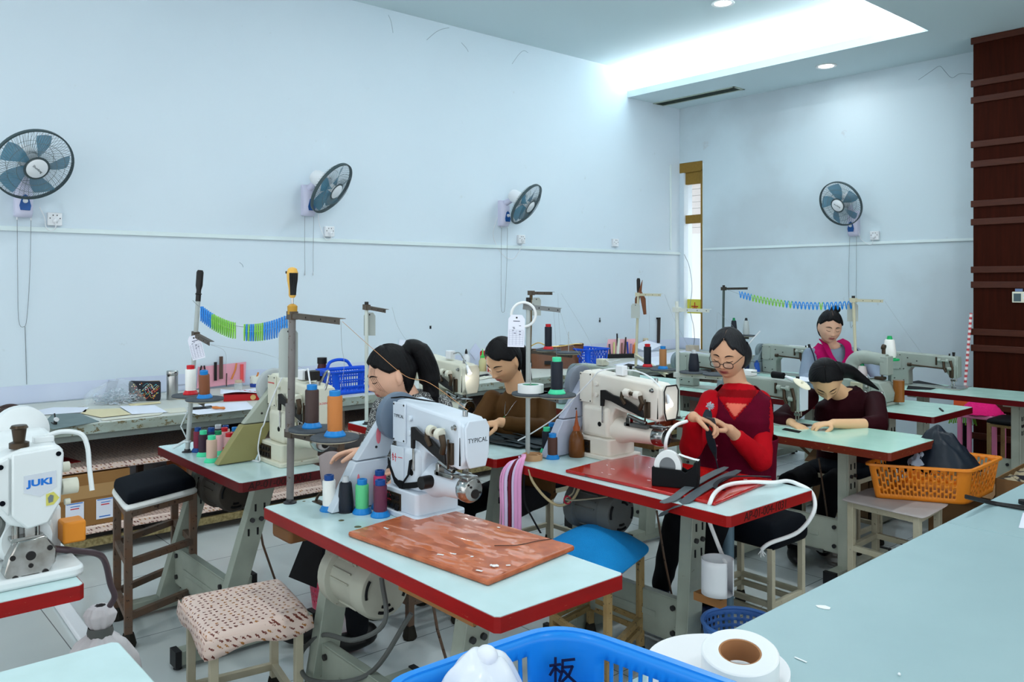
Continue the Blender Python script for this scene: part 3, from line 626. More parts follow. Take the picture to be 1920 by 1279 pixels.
def pad(par, L, z0, z1, m, name='seat', bulge=.0, grow=0, r=.02, sag=0, n=16):
    """rounded cushion over quad L"""
    def q(u, v): return L[0]*(1-u)*(1-v)+L[1]*u*(1-v)+L[2]*u*v+L[3]*(1-u)*v
    g = 1+grow; b = MB(); N = n; vs = []
    def edge(t): 
        t = abs(2*t-1); return t
    for layer in (0,1):
        for j in range(N+1):
            for i in range(N+1):
                u = .5-.5*math.cos(PI*i/N); v = .5-.5*math.cos(PI*j/N)
                p = q(u,v)*g; e = max(edge(u),edge(v)); rr = (1-max(0,(e-.8)/.2)**2.5)
                cn = edge(u)**6*edge(v)**6; p = p*(1-.05*cn)
                mid = (z0+z1)/2 if z1-z0 < .05 else z0+(z1-z0)*.35
                if layer: z = mid+(z1-mid)*max(0,rr)**.5 + bulge*(1-edge(u)**2)*(1-edge(v)**2) - sag*edge(u)**2
                else: z = mid-(mid-z0)*max(0,rr)**.5 - (sag*edge(u)**2)
                vs.append(Vector((p.x,p.y,z)))
    M1 = (N+1)*(N+1); fs = []
    for j in range(N):
        for i in range(N):
            a = j*(N+1)+i; fs.append((a,a+1,a+N+2,a+N+1)); fs.append(tuple(M1+k for k in (a+N+1,a+N+2,a+1,a))) if False else fs.append((M1+a,M1+a+1,M1+a+N+2,M1+a+N+1))
    # fix windings: bottom reversed
    fs = [(f if f[0] >= M1 else tuple(reversed(f))) for f in fs]
    for i in range(N):
        for (a, c_) in ((i, i+1),): fs.append((a, c_, M1+c_, M1+a))
        a, c_ = N*(N+1)+i, N*(N+1)+i+1; fs.append((c_, a, M1+a, M1+c_))
        a, c_ = i*(N+1), (i+1)*(N+1); fs.append((c_, a, M1+a, M1+c_))
        a, c_ = i*(N+1)+N, (i+1)*(N+1)+N; fs.append((a, c_, M1+c_, M1+a))
    b.add(vs, fs); return b.build(name, m, par, sharp=60)
m_tape = mat('white_packing_tape',(232,236,236),.4,c2=(206,206,198),nscale=10,bump=.3,bscale=30)
pts = [G(209,911,.62),G(236,945,.62),G(372,909,.62),G(330,878,.62)]
s, c, L = stool('tall rusty stool with black foam seat edged in white tape', pts, .585, m_rust, .025, (.13,.36), .032)
pad(s, L, .575, .612, m_tape, 'taped_seat_board', grow=.03)
pad(s, L, .602, .655, m_navy, 'seat_cushion', bulge=.012, grow=-.01)
z = .42; pts = [G(336,1118,z),G(386,1196,z),G(584,1146,z),G(525,1082,z)]
s, c, L = stool('low cream stool with flowered bow-print seat cloth', pts, z-.03, m_cream, .05, (.10,), .028)
pad(s, L, z-.035, z+.004, m_bow, 'seat', grow=.01)
b = MB(); 
for a, e in ((0,1),(1,2)):
    p, q_ = L[a]*1.01, L[e]*1.01
    b.grid(lambda u,v:(p.lerp(q_,u)*(1+.03*v)+Vector((0,0,z-.012-.05*v*(1+.25*math.sin(9*u+a))))), 12, 4)
b.build('seat_cloth_skirt', m_bow, s, solid=.002)
m_bmesh = mat('blue_mesh_fabric', (30,176,255), .75, c2=(20,160,252), nscale=300, bump=.8, bscale=260)
z = .50; pts = [G(1022,1006,z),G(1142,1066,z),G(1216,1024,z-.03),G(1105,976,z)]
s, c, L = stool('ochre chipped stool with domed bright blue mesh cushion', pts, z-.045, m_ochre, .035, (.13,.17), .026)
pad(s, L, z-.05, z-.012, m_bmesh, 'seat_cushion', bulge=.065, grow=.06, sag=.012)
z = .47; cx,cy = G(1420,1000,.40)[:2]
s, c, L = stool('cream chipped stool with thick black cushion under the woman in crimson', [(cx-.20,cy-.14),(cx+.17,cy-.14),(cx+.17,cy+.15),(cx-.20,cy+.15)], z-.06, m_cream, .03, (.10,.14), .026)
pad(s, L, z-.09, z+.03, m_navy, 'seat_cushion', grow=.04)
z = .48; pts = [G(1573,935,z),G(1732,971,z),G(1783,943,z),G(1633,912,z)]
s, c, L = stool('cream stool with thin grey board seat carrying the orange basket', pts, z-.012, m_cream, .06, (.10,.24), .030)
pad(s, L, z-.012, z, mat('grey_board',(188,180,178),.5,c2=(170,162,160),nscale=5), 'seat_board')
s, c, L = stool('dark stool with white wrapped seat under the woman in the speckled jumper', [(2.88,-6.07),(3.20,-6.07),(3.20,-5.78),(2.88,-5.78)], .43, m_rust, .02, (.16,), .03)
pad(s, L, .42, .47, m_tape, 'wrapped_seat', grow=.08)
b = MB()
for a, e in ((0,1),(1,2)):
    p, q_ = L[a]*1.06, L[e]*1.06
    b.grid(lambda u,v:(p.lerp(q_,u)*(1+.03*v)+Vector((0,0,.445-(.11+.03*math.sin(11*u))*v))), 14, 5)
b.build('seat_wrap', m_tape, s, solid=.002)
s, c, L = stool('dark stool with flat black seat near the timber wall', [(3.78,-1.08),(4.20,-1.10),(4.20,-.78),(3.78,-.76)], .47, m_ochre, .02, (.12,), .026)
pad(s, L, .455, .505, m_blk, 'seat_cushion', grow=.04)
s, c, L = stool('stool with dark rounded cushion cut off at the bottom edge of the photo', [(3.93,-7.38),(4.22,-7.38),(4.22,-7.10),(3.93,-7.10)], .36, m_rust, .02, (.12,), .026)
pad(s, L, .35, .41, m_navy, 'seat_cushion', bulge=.02, grow=.04)
s, c, L = stool('stool hidden under the woman in maroon', [(3.58,-3.50),(3.95,-3.50),(3.95,-3.20),(3.58,-3.20)], .43, m_cream, .02, (.12,), .026); pad(s, L, .42, .47, m_navy, 'seat_cushion')
s, c, L = stool('stool hidden under the woman in olive brown', [(2.62,-4.98),(2.95,-4.98),(2.95,-4.68),(2.62,-4.68)], .43, m_cream, .02, (.12,), .026); pad(s, L, .42, .47, m_navy, 'seat_cushion')
s, c, L = stool('stool hidden under the woman in the pink vest', [(2.62,-1.15),(2.95,-1.15),(2.95,-.85),(2.62,-.85)], .43, m_cream, .02, (.12,), .026); pad(s, L, .42, .47, m_navy, 'seat_cushion')
# ---- big counter on the right and the packing table at the bottom edge ----
ct = thing('work_counter', 'large pale grey-blue counter filling the bottom right corner', 'counter', (6.15,-5.9,0), math.radians(4.1))
m_counter = mat('counter_laminate',(158,186,190),.42,c2=(150,178,183),nscale=4,spots=(112,120,122),sscale=30,sth=.74)
ca, cb_ = G(1400,1166,.8), G(1920,906,.8); e1 = (cb_-ca).normalized(); nrm = Vector((e1.y,-e1.x,0))
ct.location = (ca.x, ca.y, 0); ct.rotation_euler = (0,0,math.atan2(e1.y,e1.x))     # local +x runs away along the edge, -y to the right
sx = (G(1772,979,.8)-ca).dot(e1)
MB().bx(-1.45,sx-.0015,-1.9,0,.77,.80).build('counter_top', m_counter, ct, bevel=.003)
MB().bx(sx+.0015,4.4,-1.9,0,.77,.80).build('counter_top', m_counter, ct, bevel=.003)
for x in (-1.35,2.2,4.2):
    for y in (-.08,-1.8): MB().bx(x-.03,x+.03,y-.03,y+.03,0,.77).build('leg', m_stand, ct)
# ================= sewing machines, thread stands, spools =================
m_ty = mat('machine_bluish_white', (208,218,228), .35, c2=(198,208,220), nscale=5, spots=(150,130,110), sscale=16, sth=.72)
m_gw = mat('machine_cream', (214,214,200), .4, c2=(204,202,182), nscale=5, spots=(150,120,90), sscale=14, sth=.70)
m_wh = mat('machine_worn_white', (226,222,214), .4, c2=(216,206,192), nscale=4, spots=(176,116,76), sscale=9, sth=.68)
m_ju = mat('machine_clean_white', (222,228,230), .3, c2=(214,220,220), nscale=4, spots=(150,110,70), sscale=12, sth=.73)
m_gr = mat('machine_grey_green', (158,168,160), .4, c2=(144,154,146), nscale=6, spots=(120,88,54), sscale=12, sth=.66)
m_grb = mat('machine_blue_grey', (130,146,152), .45, c2=(112,126,132), nscale=6)
m_olive = mat('guard_olive', (150,144,96), .5, c2=(140,134,88), nscale=6)
m_lilg = mat('guard_lilac_grey', (172,178,196), .45)
m_chr = mat('chrome', (196,198,198), .18, metal=1, c2=(130,126,118), nscale=20)
m_ebony = mat('black_lever', (24,22,22), .4)
m_oily = mat('oily_brown_metal', (70,58,46), .35, metal=.6)
m_wheelg = mat('wheel_blue_grey', (104,120,138), .4)
m_redp = mat('red_stencil', (206,52,66), .6)
m_ink = mat('dark_lettering', (44,50,58), .5)
m_blu = mat('blue_lettering', (24,110,200), .4)
def rrect(x0,x1,z0,z1,r,n=5):
    o = []
    for (cx,cz,a) in ((x1-r,z0+r,-PI/2),(x1-r,z1-r,0),(x0+r,z1-r,PI/2),(x0+r,z0+r,PI)):
        for i in range(n+1): q = a+PI/2*i/n; o.append((cx+r*math.cos(q), cz+r*math.sin(q)))
    return o
EX = Matrix(((0,0,1,0),(1,0,0,0),(0,1,0,0),(0,0,0,1)))     # text plane facing +x, reading along +y
FY = rotm(PI/2,0,0)                                        # text plane facing -y, reading along +x
def presser(par, x, z0, z1, y=0):
    b = MB(); b.cyl((x,y,z0+.03),(x,y,z1),.0045,n=8); b.cyl((x-.016,y,z0+.012),(x-.016,y,z1),.0055,n=8); b.cyl((x+.014,y+.004,z0+.05),(x+.014,y+.004,z1),.004,n=8)
    b.bx(x-.024,x+.012,y-.008,y+.008,z0+.05,z0+.065); b.cyl((x,y,z0+.001),(x,y,z0+.03),.0012,n=6)
    b.build('needle_bar', m_chr, par, bevel=.0008)
    b = MB(); b.bx(x-.018,x+.010,y-.009,y-.003,z0+.002,z0+.006); b.bx(x-.018,x+.010,y+.003,y+.009,z0+.002,z0+.006); b.bx(x-.02,x-.012,y-.009,y+.009,z0+.002,z0+.03); b.build('presser_foot', m_chr, par, bevel=.0008)
def tension(par, x, y, z, m, s=1):
    b = MB(); b.cyl((x,y,z),(x,y-.02*s,z),.012*s,n=14); b.cyl((x,y-.012*s,z),(x,y-.014*s,z),.02*s,n=18); b.cyl((x,y-.018*s,z),(x,y-.036*s,z),.010*s,.013*s,14); b.build('tension_knob', m, par, bevel=.0008)
def lamp_arm(par, pts, tip0, tip1, m, lit=0, box=None):
    if box: MB().bx(box[0]-.022,box[0]+.022,box[1]-.018,box[1]+.018,box[2],box[2]+.045).build('lamp_switch_box', m_white, par, bevel=.004)
    g = MB().tube(curve(pts,6), .0035, 6).build('lamp_neck', m, par)
    h = MB().tube([tip0, tip1], [.007,.013], 10).build('lamp_head', m_white, g)
    if lit:
        d = (Vector(tip1)-Vector(tip0)).normalized(); MB().ell(Vector(tip1)+d*.004,(.011,.011,.011)).build('lamp_lens', mat('lamp_lens_glow',(255,250,238),.5,emit=5), h)
def wheel(par, x, z, r, m, y=0):
    b = MB(); b.M = T(x,y,z) @ rotm(0,PI/2,0)
    b.lathe([(r*.2,-.022),(r*.55,-.02),(r*.78,-.008),(r*.9,-.02),(r,-.016),(r*1.02,0),(r,.014),(r*.9,.018),(r*.5,.016),(r*.2,.018)], 40)
    b.build('handwheel', m, par)
def guard(par, x0, x1, m_up, m_lo, z_top, y_bot, r=.06, zs=.17):
    """belt cover: plate pair leaning away from the operator"""
    def Y(z): return y_bot*(1-z/z_top)
    b = MB(); b.yz([(Y(zs)-.055,zs),(Y(zs)+.075,zs),(.045,z_top-.02),(.035,z_top+.02),(.0,z_top+.03),(-.03,z_top)], x0, x1)
    g = b.build('belt_guard', m_up, par, bevel=.004)
    b = MB(); b.yz([(Y(0)-.05,.004),(Y(0)+.12,.004),(Y(zs)+.085,zs-.004),(Y(zs)-.06,zs-.004)], x0-.006, x1+.004)
    b.build('belt_guard_lower', m_lo, par, bevel=.004)
    b = MB()
    for f in (.25,.8): z = zs+(z_top-zs)*f; b.cyl((x1,Y(z)+.0,z),(x1+.002,Y(z),z),.005,n=8)
    b.build('guard_screw', m_screw, g)
def cyl_machine(label, loc, m, mwheel, gu, gl, name='sewing_machine', sx=1.0, plate_txt=None, face_txt=None, lever=True, gy=-.20, rz=0, face_m=None, gx=-.112):
    q = thing(name, label, 'sewing machine', loc, rz)
    X = lambda v: v*sx
    # base casting with a raised plinth
    b = MB(); b.prism(rrect(-.13,X(.115),-.105,.105,.02), .02); b.prism(rrect(-.115,X(.09),-.09,.09,.015), .075, None, .018); b.build('base', m, q, bevel=.004)
    b = MB(); b.bx(-.118,-.01,-.094,-.088,.022,.078); rk = b.build('cam_window', m_oily, q)
    b = MB()
    for i in range(4):
        for j in range(2): b.cyl((-.105+i*.027,-.094,.036+j*.027),(-.105+i*.027,-.100,.036+j*.027),.009,n=10)
    b.build('cam_screw_row', m_ebony, rk)
    # column + arm: one casting
    b = MB()
    b.xz([(-.10,.093),(X(.075),.093),(X(.078),.20),(X(.095),.232),(X(.13),.222),(X(.30),.20),(X(.305),.345),(X(.28),.362),(X(.05),.378),(-.085,.392),(-.10,.38)], -.055, .055)
    b.build('arm', m, q, bevel=.014, seg=3)
    MB().bx(-.085,X(.07),-.07,.07,.09,.235).build('column', m, q, bevel=.02, seg=3)
    # side cover plate with its lettering
    cp = MB().bx(-.104,-.028,-.063,-.055,.245,.382).build('cover_plate', face_m or m, q, bevel=.002)
    b = MB()
    for (x,z) in ((-.097,.252),(-.035,.252),(-.097,.375),(-.035,.375)): b.cyl((x,-.063,z),(x,-.0645,z),.0035,n=8)
    b.build('cover_screws', m_ebony, cp)
    if plate_txt: text('cover_lettering', plate_txt[0], plate_txt[1], T(-.066,-.0635,plate_txt[2]) @ FY, plate_txt[3], cp)
    for z_ in (.335,.285): MB().cyl((0,-.055,z_),(0,-.066,z_),.010,n=14).build('oil_plug', m, q, bevel=.002)
    MB().cyl((X(.025),-.07,.155),(X(.025),-.0715,.155),.011,n=14).build('column_hole', m_gap, q)
    # head with face plate on the +x end
    MB().xz([(X(.235),.255),(X(.235),.345),(X(.30),.352),(X(.318),.34),(X(.318),.235),(X(.30),.21),(X(.262),.21),(X(.255),.24)], -.05, .05).build('head', m, q, bevel=.006)
    fp = MB().prism([(-.046,.245),(-.032,.207),(.034,.207),(.048,.25),(.05,.335),(.036,.36),(-.036,.36),(-.05,.335)], .009, T(X(.318),0,0) @ EX).build('face_plate', face_m or m, q, bevel=.004)
    if face_txt: text('face_lettering', face_txt[0], face_txt[1], T(X(.318)+.0092,-.0,.295) @ EX, face_txt[2], fp)
    # dark recess with take-up lever linkage on the side we see
    MB().bx(X(.205),X(.30),-.0535,-.05,.215,.305).build('linkage_recess', m_gap, q)
    b = MB(); b.cyl((X(.155),-.085,.318),(X(.235),-.085,.312),.008,n=10); b.cyl((X(.165),-.085,.318),(X(.19),-.085,.316),.018,n=16); b.cyl((X(.215),-.085,.313),(X(.238),-.085,.311),.018,n=16); b.bx(X(.19),X(.215),-.08,-.05,.298,.325)
    b.build('rocker_shaft', m_gw if m is m_ty else m, q, bevel=.002)
    b = MB(); b.cyl((X(.19),-.085,.316),(X(.216),-.085,.313),.009,n=10); b.tube([(X(.155),-.085,.318),(X(.15),-.085,.29),(X(.165),-.08,.265)],.010,8); b.tube([(X(.24),-.085,.311),(X(.248),-.083,.28),(X(.235),-.08,.25)],.011,8); b.cyl((X(.25),-.066,.295),(X(.25),-.066,.20),.004,n=8); b.box((X(.26),-.062,.25),(.02,.012,.07))
    b.build('rocker_link', m_oily, q, bevel=.002)
    if lever:
        b = MB(); b.ribbon([(X(.045),-.072,.298),(X(.08),-.074,.29),(X(.14),-.074,.265),(X(.20),-.074,.245),(X(.245),-.074,.215)], (0,.004,.024), .009) if False else b.xz([(X(.035),.312),(X(.06),.315),(X(.10),.298),(X(.16),.288),(X(.245),.248),(X(.25),.215),(X(.17),.240),(X(.09),.268),(X(.055),.272),(X(.052),.24),(X(.035),.24)], -.080, -.070)
        b.build('lifting_lever', m_ebony, q, bevel=.002)
        MB().tube([(X(.044),-.074,.245),(X(.044),-.074,.165)], [.004,.004], 8).build('lever_rod', m_chr, q)
    # cylinder bed
    b = MB(); cM = T(0,0,.130) @ rotm(0,PI/2,0)
    b.lathe([(.062,.02),(.058,X(.10)),(.046,X(.14)),(.040,X(.24)),(.040,X(.255))], 32, cM); b.build('cylinder_bed', m, q, sharp=50)
    b = MB(); b.lathe([(.041,X(.255)),(.043,X(.262)),(.043,X(.29)),(.036,X(.305)),(.001,X(.306))], 32, cM); b.bx(X(.235),X(.30),-.022,.022,.155,.174)
    cap = b.build('hook_cover', m_chr, q, bevel=.002)
    b = MB(); b.cyl((X(.3055),.005,.118),(X(.309),.005,.118),.015,n=18)
    for (yy,zz) in ((-.022,.15),(.02,.155),(.026,.12),(-.012,.142)): b.cyl((X(.303),yy,zz),(X(.308),yy,zz),.004,n=8)
    b.build('hook_cover_screws', m_ebony, cap)
    MB().bx(X(.13),X(.24),-.045,-.006,.160,.176).build('bed_slide', m_dmotor if m is m_wh else m_chr, q, bevel=.003)
    presser(q, X(.272), .176, .215)
    b = MB(); b.tube([(X(.14),-.03,.205),(X(.20),-.03,.19),(X(.23),-.03,.185)],.009,10); b.bx(X(.14),X(.16),-.045,-.02,.16,.20); b.build('edge_guide', m_chr, q, bevel=.002)
    wheel(q, -.165, .318, .085, mwheel)
    MB().cyl((-.15,0,.318),(-.10,0,.318),.03,n=18).build('wheel_boss', m, q)
    if gu: guard(q, gx-.038, gx, gu, gl, .33, gy)
    tension(q, X(.275), -.05, .335, m_chr, .5)
    b = MB(); b.cyl((X(.255),0,.36),(X(.255),0,.382),.009,n=12); b.build('top_knob', m_chr, q)
    return q
tyM = cyl_machine('bluish white cylinder-arm machine tied with black strips on the foremost table', (3.845,-6.44,.76), m_ty, m_wheelg, m_ty, m_ty, plate_txt=('TYPICAL',.016,.335,m_ink), face_txt=('TYPICAL',.021,m_ink), gy=-.205, sx=.9, gx=-.195)
b = MB()   # black binding strips
b.ribbon([(-.10,-.064,.395),(-.06,-.05,.402),(.02,0,.392),(.05,.03,.385)], (0,.02,.0) if False else (.012,.012,0), .004)
b.ribbon([(-.115,-.075,.175),(-.07,-.077,.115),(-.03,-.078,.10),(.05,-.075,.118),(.085,-.06,.13)], (.0,0,.020), .004); b.ribbon([(-.03,-.080,.12),(-.025,-.081,.07),(-.03,-.096,.035),(-.028,-.098,.01)], (.020,0,0), .004)
b.ribbon([(.03,-.078,.20),(.02,-.079,.15),(-.03,-.079,.10)], (.014,0,.006), .004)
b.build('tie_strip', m_blk, tyM)
lw = MB().bx(-.098,-.02,-.0755,-.0700,.098,.232).build('lower_plate', m_ty, tyM, bevel=.001)
cn = MB()   # red stencilled characters
ZHEN = [[(.05,.62),(.25,.95)],[(.12,.70),(.42,.70)],[(.22,.95),(.22,.1),(.38,.25)],[(.08,.45),(.40,.45)],[(.5,.55),(1,.55)],[(.75,.95),(.75,.05)]]
YI = [[(.05,.5),(.95,.55)]]
HONG = [[(.05,.9),(.18,.8)],[(.0,.6),(.14,.5)],[(.05,.1),(.2,.35)],[(.3,.75),(.95,.75)],[(.45,.95),(.45,.35)],[(.8,.95),(.8,.35)],[(.25,.38),(1,.38)],[(.45,.2),(.3,.02)],[(.75,.2),(.92,.02)]]
strokes(cn, ZHEN, T(-.090,-.0756,.178) @ FY, .030); strokes(cn, YI, T(-.052,-.0756,.182) @ FY, .028); strokes(cn, HONG, T(-.108,-.0950,.035) @ FY, .040, .1)
cn.build('stencilled_characters', m_redp, lw)
b = MB(); b.ell((-.1945,-.065,.25),(.001,.010,.030)); b.ell((-.1905,-.15,.10),(.001,.006,.025)); b.build('red_paint_smear', mat('red_smear',(226,120,136),.6), tyM)
MB().cyl((.10,-.04,.135),(.10,-.085,.135),.022,n=18).build('black_knob', m_ebony, tyM)
gwM = cyl_machine('cream cylinder-arm machine with olive belt guard on the table nearest the bench', (2.765,-6.41,.76), m_gw, mat('wheel_pale_grey',(176,182,184),.4), mat('guard_grey_green',(164,170,158),.45), m_olive, plate_txt=('GOLDEN WHEEL',.0085,.35,m_redp), face_txt=('GOLDEN WHEEL',.0125,m_redp), gy=-.24)
lamp_arm(gwM, [(.15,-.0,.415),(.20,-.02,.43),(.25,-.04,.40),(.285,-.05,.36)], (.285,-.05,.36), (.315,-.06,.285), m_white, 1, (.12,0,.375))
MB().tube(curve([(.10,-.01,.41),(.05,-.06,.39),(-.02,-.09,.26),(-.06,-.10,.17),(-.09,-.10,.14),(-.10,-.11,.06),(-.06,-.12,.01),(-.11,-.13,.004),(-.2,-.16,.004)],6), .0032, 6).build('lamp_cable', m_white, gwM)
MB().bx(.17,.215,-.02,.03,.38,.42).build('black_magnet_block', m_ebony, gwM, bevel=.003)
MB().tube(curve([(.24,.02,.375),(.27,.03,.42),(.31,.02,.42),(.325,.0,.37),(.32,-.01,.34)],6), .005, 6).build('foot_lifter_wire', m_steel, gwM)
whM = cyl_machine('tall worn white cylinder-arm machine on the table with the glossy red board', (3.60,-5.25,.76), m_wh, mat('wheel_grey_rim',(120,128,140),.4), m_lilg, m_lilg, sx=1.17, gy=-.22)
lamp_arm(whM, [(.12,0,.405),(.18,.0,.405),(.26,-.02,.395),(.32,-.03,.37),(.37,-.03,.33),(.395,-.03,.31)], (.385,-.03,.32), (.40,-.03,.285), m_white, 1, (.10,0,.378))
MB().tube(curve([(.08,0,.41),(.05,-.09,.40),(-.0,-.10,.35),(-.08,-.12,.27),(-.16,-.15,.18),(-.26,-.2,.10),(-.33,-.25,.05)],6), .003, 6).build('lamp_cable', m_white, whM)
b = MB(); P8 = [(-.045,.245),(-.032,.211),(.034,.211),(.046,.25),(.048,.335),(.034,.357),(-.034,.357),(-.048,.335)]
b.tube([(.3825,y,z) for y,z in P8], .0035, 6, closed=True); b.build('face_plate_chipped_rim', m_ebony, whM)
bnM = cyl_machine('small cream machine with lit face plate in front of the woman in olive brown', (2.42,-5.36,.76), m_gw, mat('wheel_cream',(214,208,186),.4), None, None, gy=-.2)
lamp_arm(bnM, [(.16,0,.41),(.22,-.01,.42),(.28,-.03,.40),(.33,-.04,.36)], (.33,-.04,.36), (.36,-.045,.32), m_chr, 0, (.13,0,.38))
l = bpy.data.lights.new('machine_lamp','POINT'); l.energy = .14; l.shadow_soft_size = .012; l.color = (1,.97,.92)
for pz in ((2.42+.375,-5.41,.76+.32),(3.60+.418,-5.28,.76+.29)):
    o = bpy.data.objects.new('machine_lamp_light', l if pz[0] < 3 else l.copy()); COL.objects.link(o); o.location = pz
    if pz[0] > 3: o.data.energy = .012
def flat_machine(label, loc, m, L=.36, H=.245, mw=None, rz=0, name='sewing_machine', faced=None, gd=None):
    q = thing(name, label, 'sewing machine', loc, rz)
    MB().prism(rrect(-.10,L+.07,-.085,.085,.01), .006).build('bed', m_steel if False else m, q, bevel=.002)
    b = MB(); b.xz([(-.085,.006),(.055,.006),(.052,.115),(.075,.145),(L-.07,.155),(L-.005,.085),(L+.03,.08),(L+.035,H-.01),(L+.02,H),(.0,H+.012),(-.075,H+.012),(-.09,H)], -.045, .045); b.build('arm', m, q, bevel=.010, seg=3)
    cp = MB().bx(-.082,.0,-.053,-.045,.12,H).build('cover_plate', m, q, bevel=.002)
    b = MB()
    for (x,z) in ((-.075,.128),(-.007,.128),(-.075,H-.01),(-.007,H-.01),(.05,H-.03),(.12,H-.05),(-.05,.05),(.02,.04),(.02,.128)): b.cyl((x,-.045,z),(x,-.0545,z),.004,n=8)
    b.build('cover_screws', m_ebony, cp)
    MB().prism([(-.04,.09),(.04,.09),(.042,H-.03),(.03,H),(-.03,H),(-.042,H-.03)], .010, T(L+.032,0,0) @ EX).build('face_plate', faced or m, q, bevel=.003)
    b = MB(); b.cyl((.06,-.058,.165),(L-.02,-.058,.150),.006,n=10); b.cyl((.055,-.058,.165),(.08,-.058,.165),.014,n=14); b.build('reverse_shaft', m_oily, q)
    b = MB(); b.cyl((L-.09,-.07,H-.03),(L-.02,-.07,H-.035),.006,n=10)
    for xx in (L-.085,L-.03): b.cyl((xx,-.07,H-.031),(xx+.022,-.07,H-.032),.014,n=14)
    b.cyl((L-.02,-.062,H-.09),(L+.01,-.062,H-.09),.013,n=14); b.build('rocker_shaft', m, q, bevel=.0015)
    b = MB(); b.tube([(L-.05,-.06,H-.03),(L-.045,-.062,H-.09),(L-.03,-.06,H-.12)],.010,8); b.tube([(L+.0,-.062,H-.03),(L+.012,-.062,H-.08),(L+.005,-.055,.085)],.010,8); b.bx(L-.11,L-.10,-.06,-.045,H-.07,H-.01); b.box((L+.005,-.055,.12),(.03,.012,.06)); b.build('rocker_link', m_oily, q, bevel=.002)
    b = MB(); b.cyl((L+.0,.0,H),(L+.0,.0,H+.03),.008,.011,10); b.cyl((L-.03,.0,H),(L-.03,.0,H+.018),.006,n=10); b.build('pressure_knob', m_ebony, q)
    presser(q, L+.005, .006, .085)
    MB().bx(L-.05,L+.07,-.05,.05,.006,.008).build('needle_plate', m_chr, q)
    wheel(q, -.125, .185, .07, mw or m_grb)
    if gd: guard(q, -.145, -.095, gd, gd, .2, -.12, zs=.1)
    return q
flat_machine('grey-green long-arm machine with a black cover on the far right table', (3.33,-1.50,.76), m_gr, .37, .245)
g = flat_machine('grey-green machine with rusty head left of the woman in the pink vest', (2.22,-1.56,.76), m_gr, .34, .245, gd=m_grb)
g = flat_machine('grey machine with dark wheel behind the woman in crimson', (2.30,-2.86,.76), m_gr, .38, .245)
g = flat_machine('grey-green box-bodied machine just left of the tall white machine', (2.42,-4.12,.76), m_gr, .36, .25, gd=m_grb)
text('side_lettering', 'MITSUBISHI', .012, T(-.04,-.0535,.17) @ FY, m_ink, g)
MB().bx(.09,.15,-.03,.03,.262,.305).build('lamp_switch_box', m_gw, g, bevel=.004)
MB().tube(curve([(.15,0,.30),(.2,-.02,.29),(.25,-.03,.30),(.3,-.03,.31)],6), .003, 6).build('lamp_neck', m_white, g)
mr = flat_machine('grey machine with bright face plate under the bowed head of the woman in maroon', (3.43,-3.86,.76), m_gr, .345, .245, faced=m_ty)
MB().bx(.0,.07,-.03,.03,.255,.29).build('lamp_switch_box', m_whiter, mr, bevel=.004)
lamp_arm(mr, [(.07,-.03,.28),(.15,-.04,.282),(.24,-.05,.28),(.30,-.05,.275)], (.30,-.05,.275), (.36,-.06,.26), m_chr, 0)
MB().tube([(.22,-.05,.28),(.29,-.052,.278)], [.020,.018], 14).build('foam_sleeve', m_blk, mr)
b = MB(); b.M = T(.41,-.07,.245) @ rotm(.35,.5,0); b.ell((0,0,0),(.055,.028,.008),20,8); b.ell((.0,0,.012),(.007,.007,.010)); b.build('lamp_shade', mat('cream_shade',(236,230,206),.4), mr)
MB().tube(curve([(.02,-.03,.29),(.0,-.03,.36),(.05,-.03,.44),(.12,-.02,.52)],6), .0035, 6).build('lamp_cable', m_white, mr)
# machine with the thick curved arm (on the far pale green table)
q = thing('overlock_machine', 'squat grey machine with thick curved tube arm and white thread cones', 'sewing machine', (3.52,-2.68,.76))
b = MB(); b.prism(rrect(-.06,.26,-.13,.10,.02), .02); b.bx(-.05,.16,-.12,.08,.02,.16); b.xz([(.16,.02),(.25,.02),(.26,.08),(.22,.15),(.16,.16)], -.12, .05); b.build('body', m_gr, q, bevel=.008)
MB().tube(curve([(-.02,.03,.02),(-.03,.03,.16),(-.025,.03,.25),(.02,.03,.292),(.08,.03,.298),(.20,.03,.285)],8), [.052]*9+[.052]*8+[.050]*8+[.046]*8+[.042]*8, 20).build('curved_arm', m_gr, q)
MB().bx(.17,.225,-.01,.075,.19,.315).build('arm_head', m_gr, q, bevel=.006)
MB().bx(.03,.115,-.135,-.12,.06,.145).build('square_cover', mat('cover_dull_cream',(176,174,150),.45), q, bevel=.006)
MB().lathe([(.018,0),(.014,.004),(.001,.005)],16,T(.072,-.135,.105)@rotm(PI/2,0,0)).build('cover_hole', m_gap, q)
b = MB()
for (x,z) in ((.14,.12),(.135,.085),(.24,.09),(.05,.17),(.11,.17)): b.ell((x,-.13 if z < .15 else -.06,z),(.012,.012,.012),12,8)
b.build('chrome_knob', m_chr, q)
for r in (.055,.040): MB().tube(arc((.20,-.115,.05),r,0,PI*.95,12,'xz'),.009,8).build('looper_arm', m_gr, q)
b = MB(); b.bx(.15,.27,-.155,-.12,.015,.04)
for k in range(6): b.cyl((.16+k*.02,-.155,.018),(.16+k*.02,-.155,.05),.005,n=8)
b.build('feed_guard', mat('guard_teal_grey',(112,134,132),.4), q, bevel=.002)
b = MB(); b.cyl((.18,.03,.315),(.18,.03,.37),.012,n=12); b.cyl((.19,.03,.37),(.17,.03,.375),.02,n=8); b.cyl((.17,.03,.12),(.17,.03,.20),.006); b.bx(.14,.20,-.02,.03,.16,.18); b.build('needle_clamp', m_oily, q, bevel=.002)
MB().bx(-.045,.12,-.10,.04,.161,.166).build('cloth_plate', m_chr, q)
MB().cyl((.27,.05,.02),(.27,.05,.16),.035,n=18).build('brown_oil_pot', mat('amber_pot',(140,84,30),.25,alpha=.9), q)
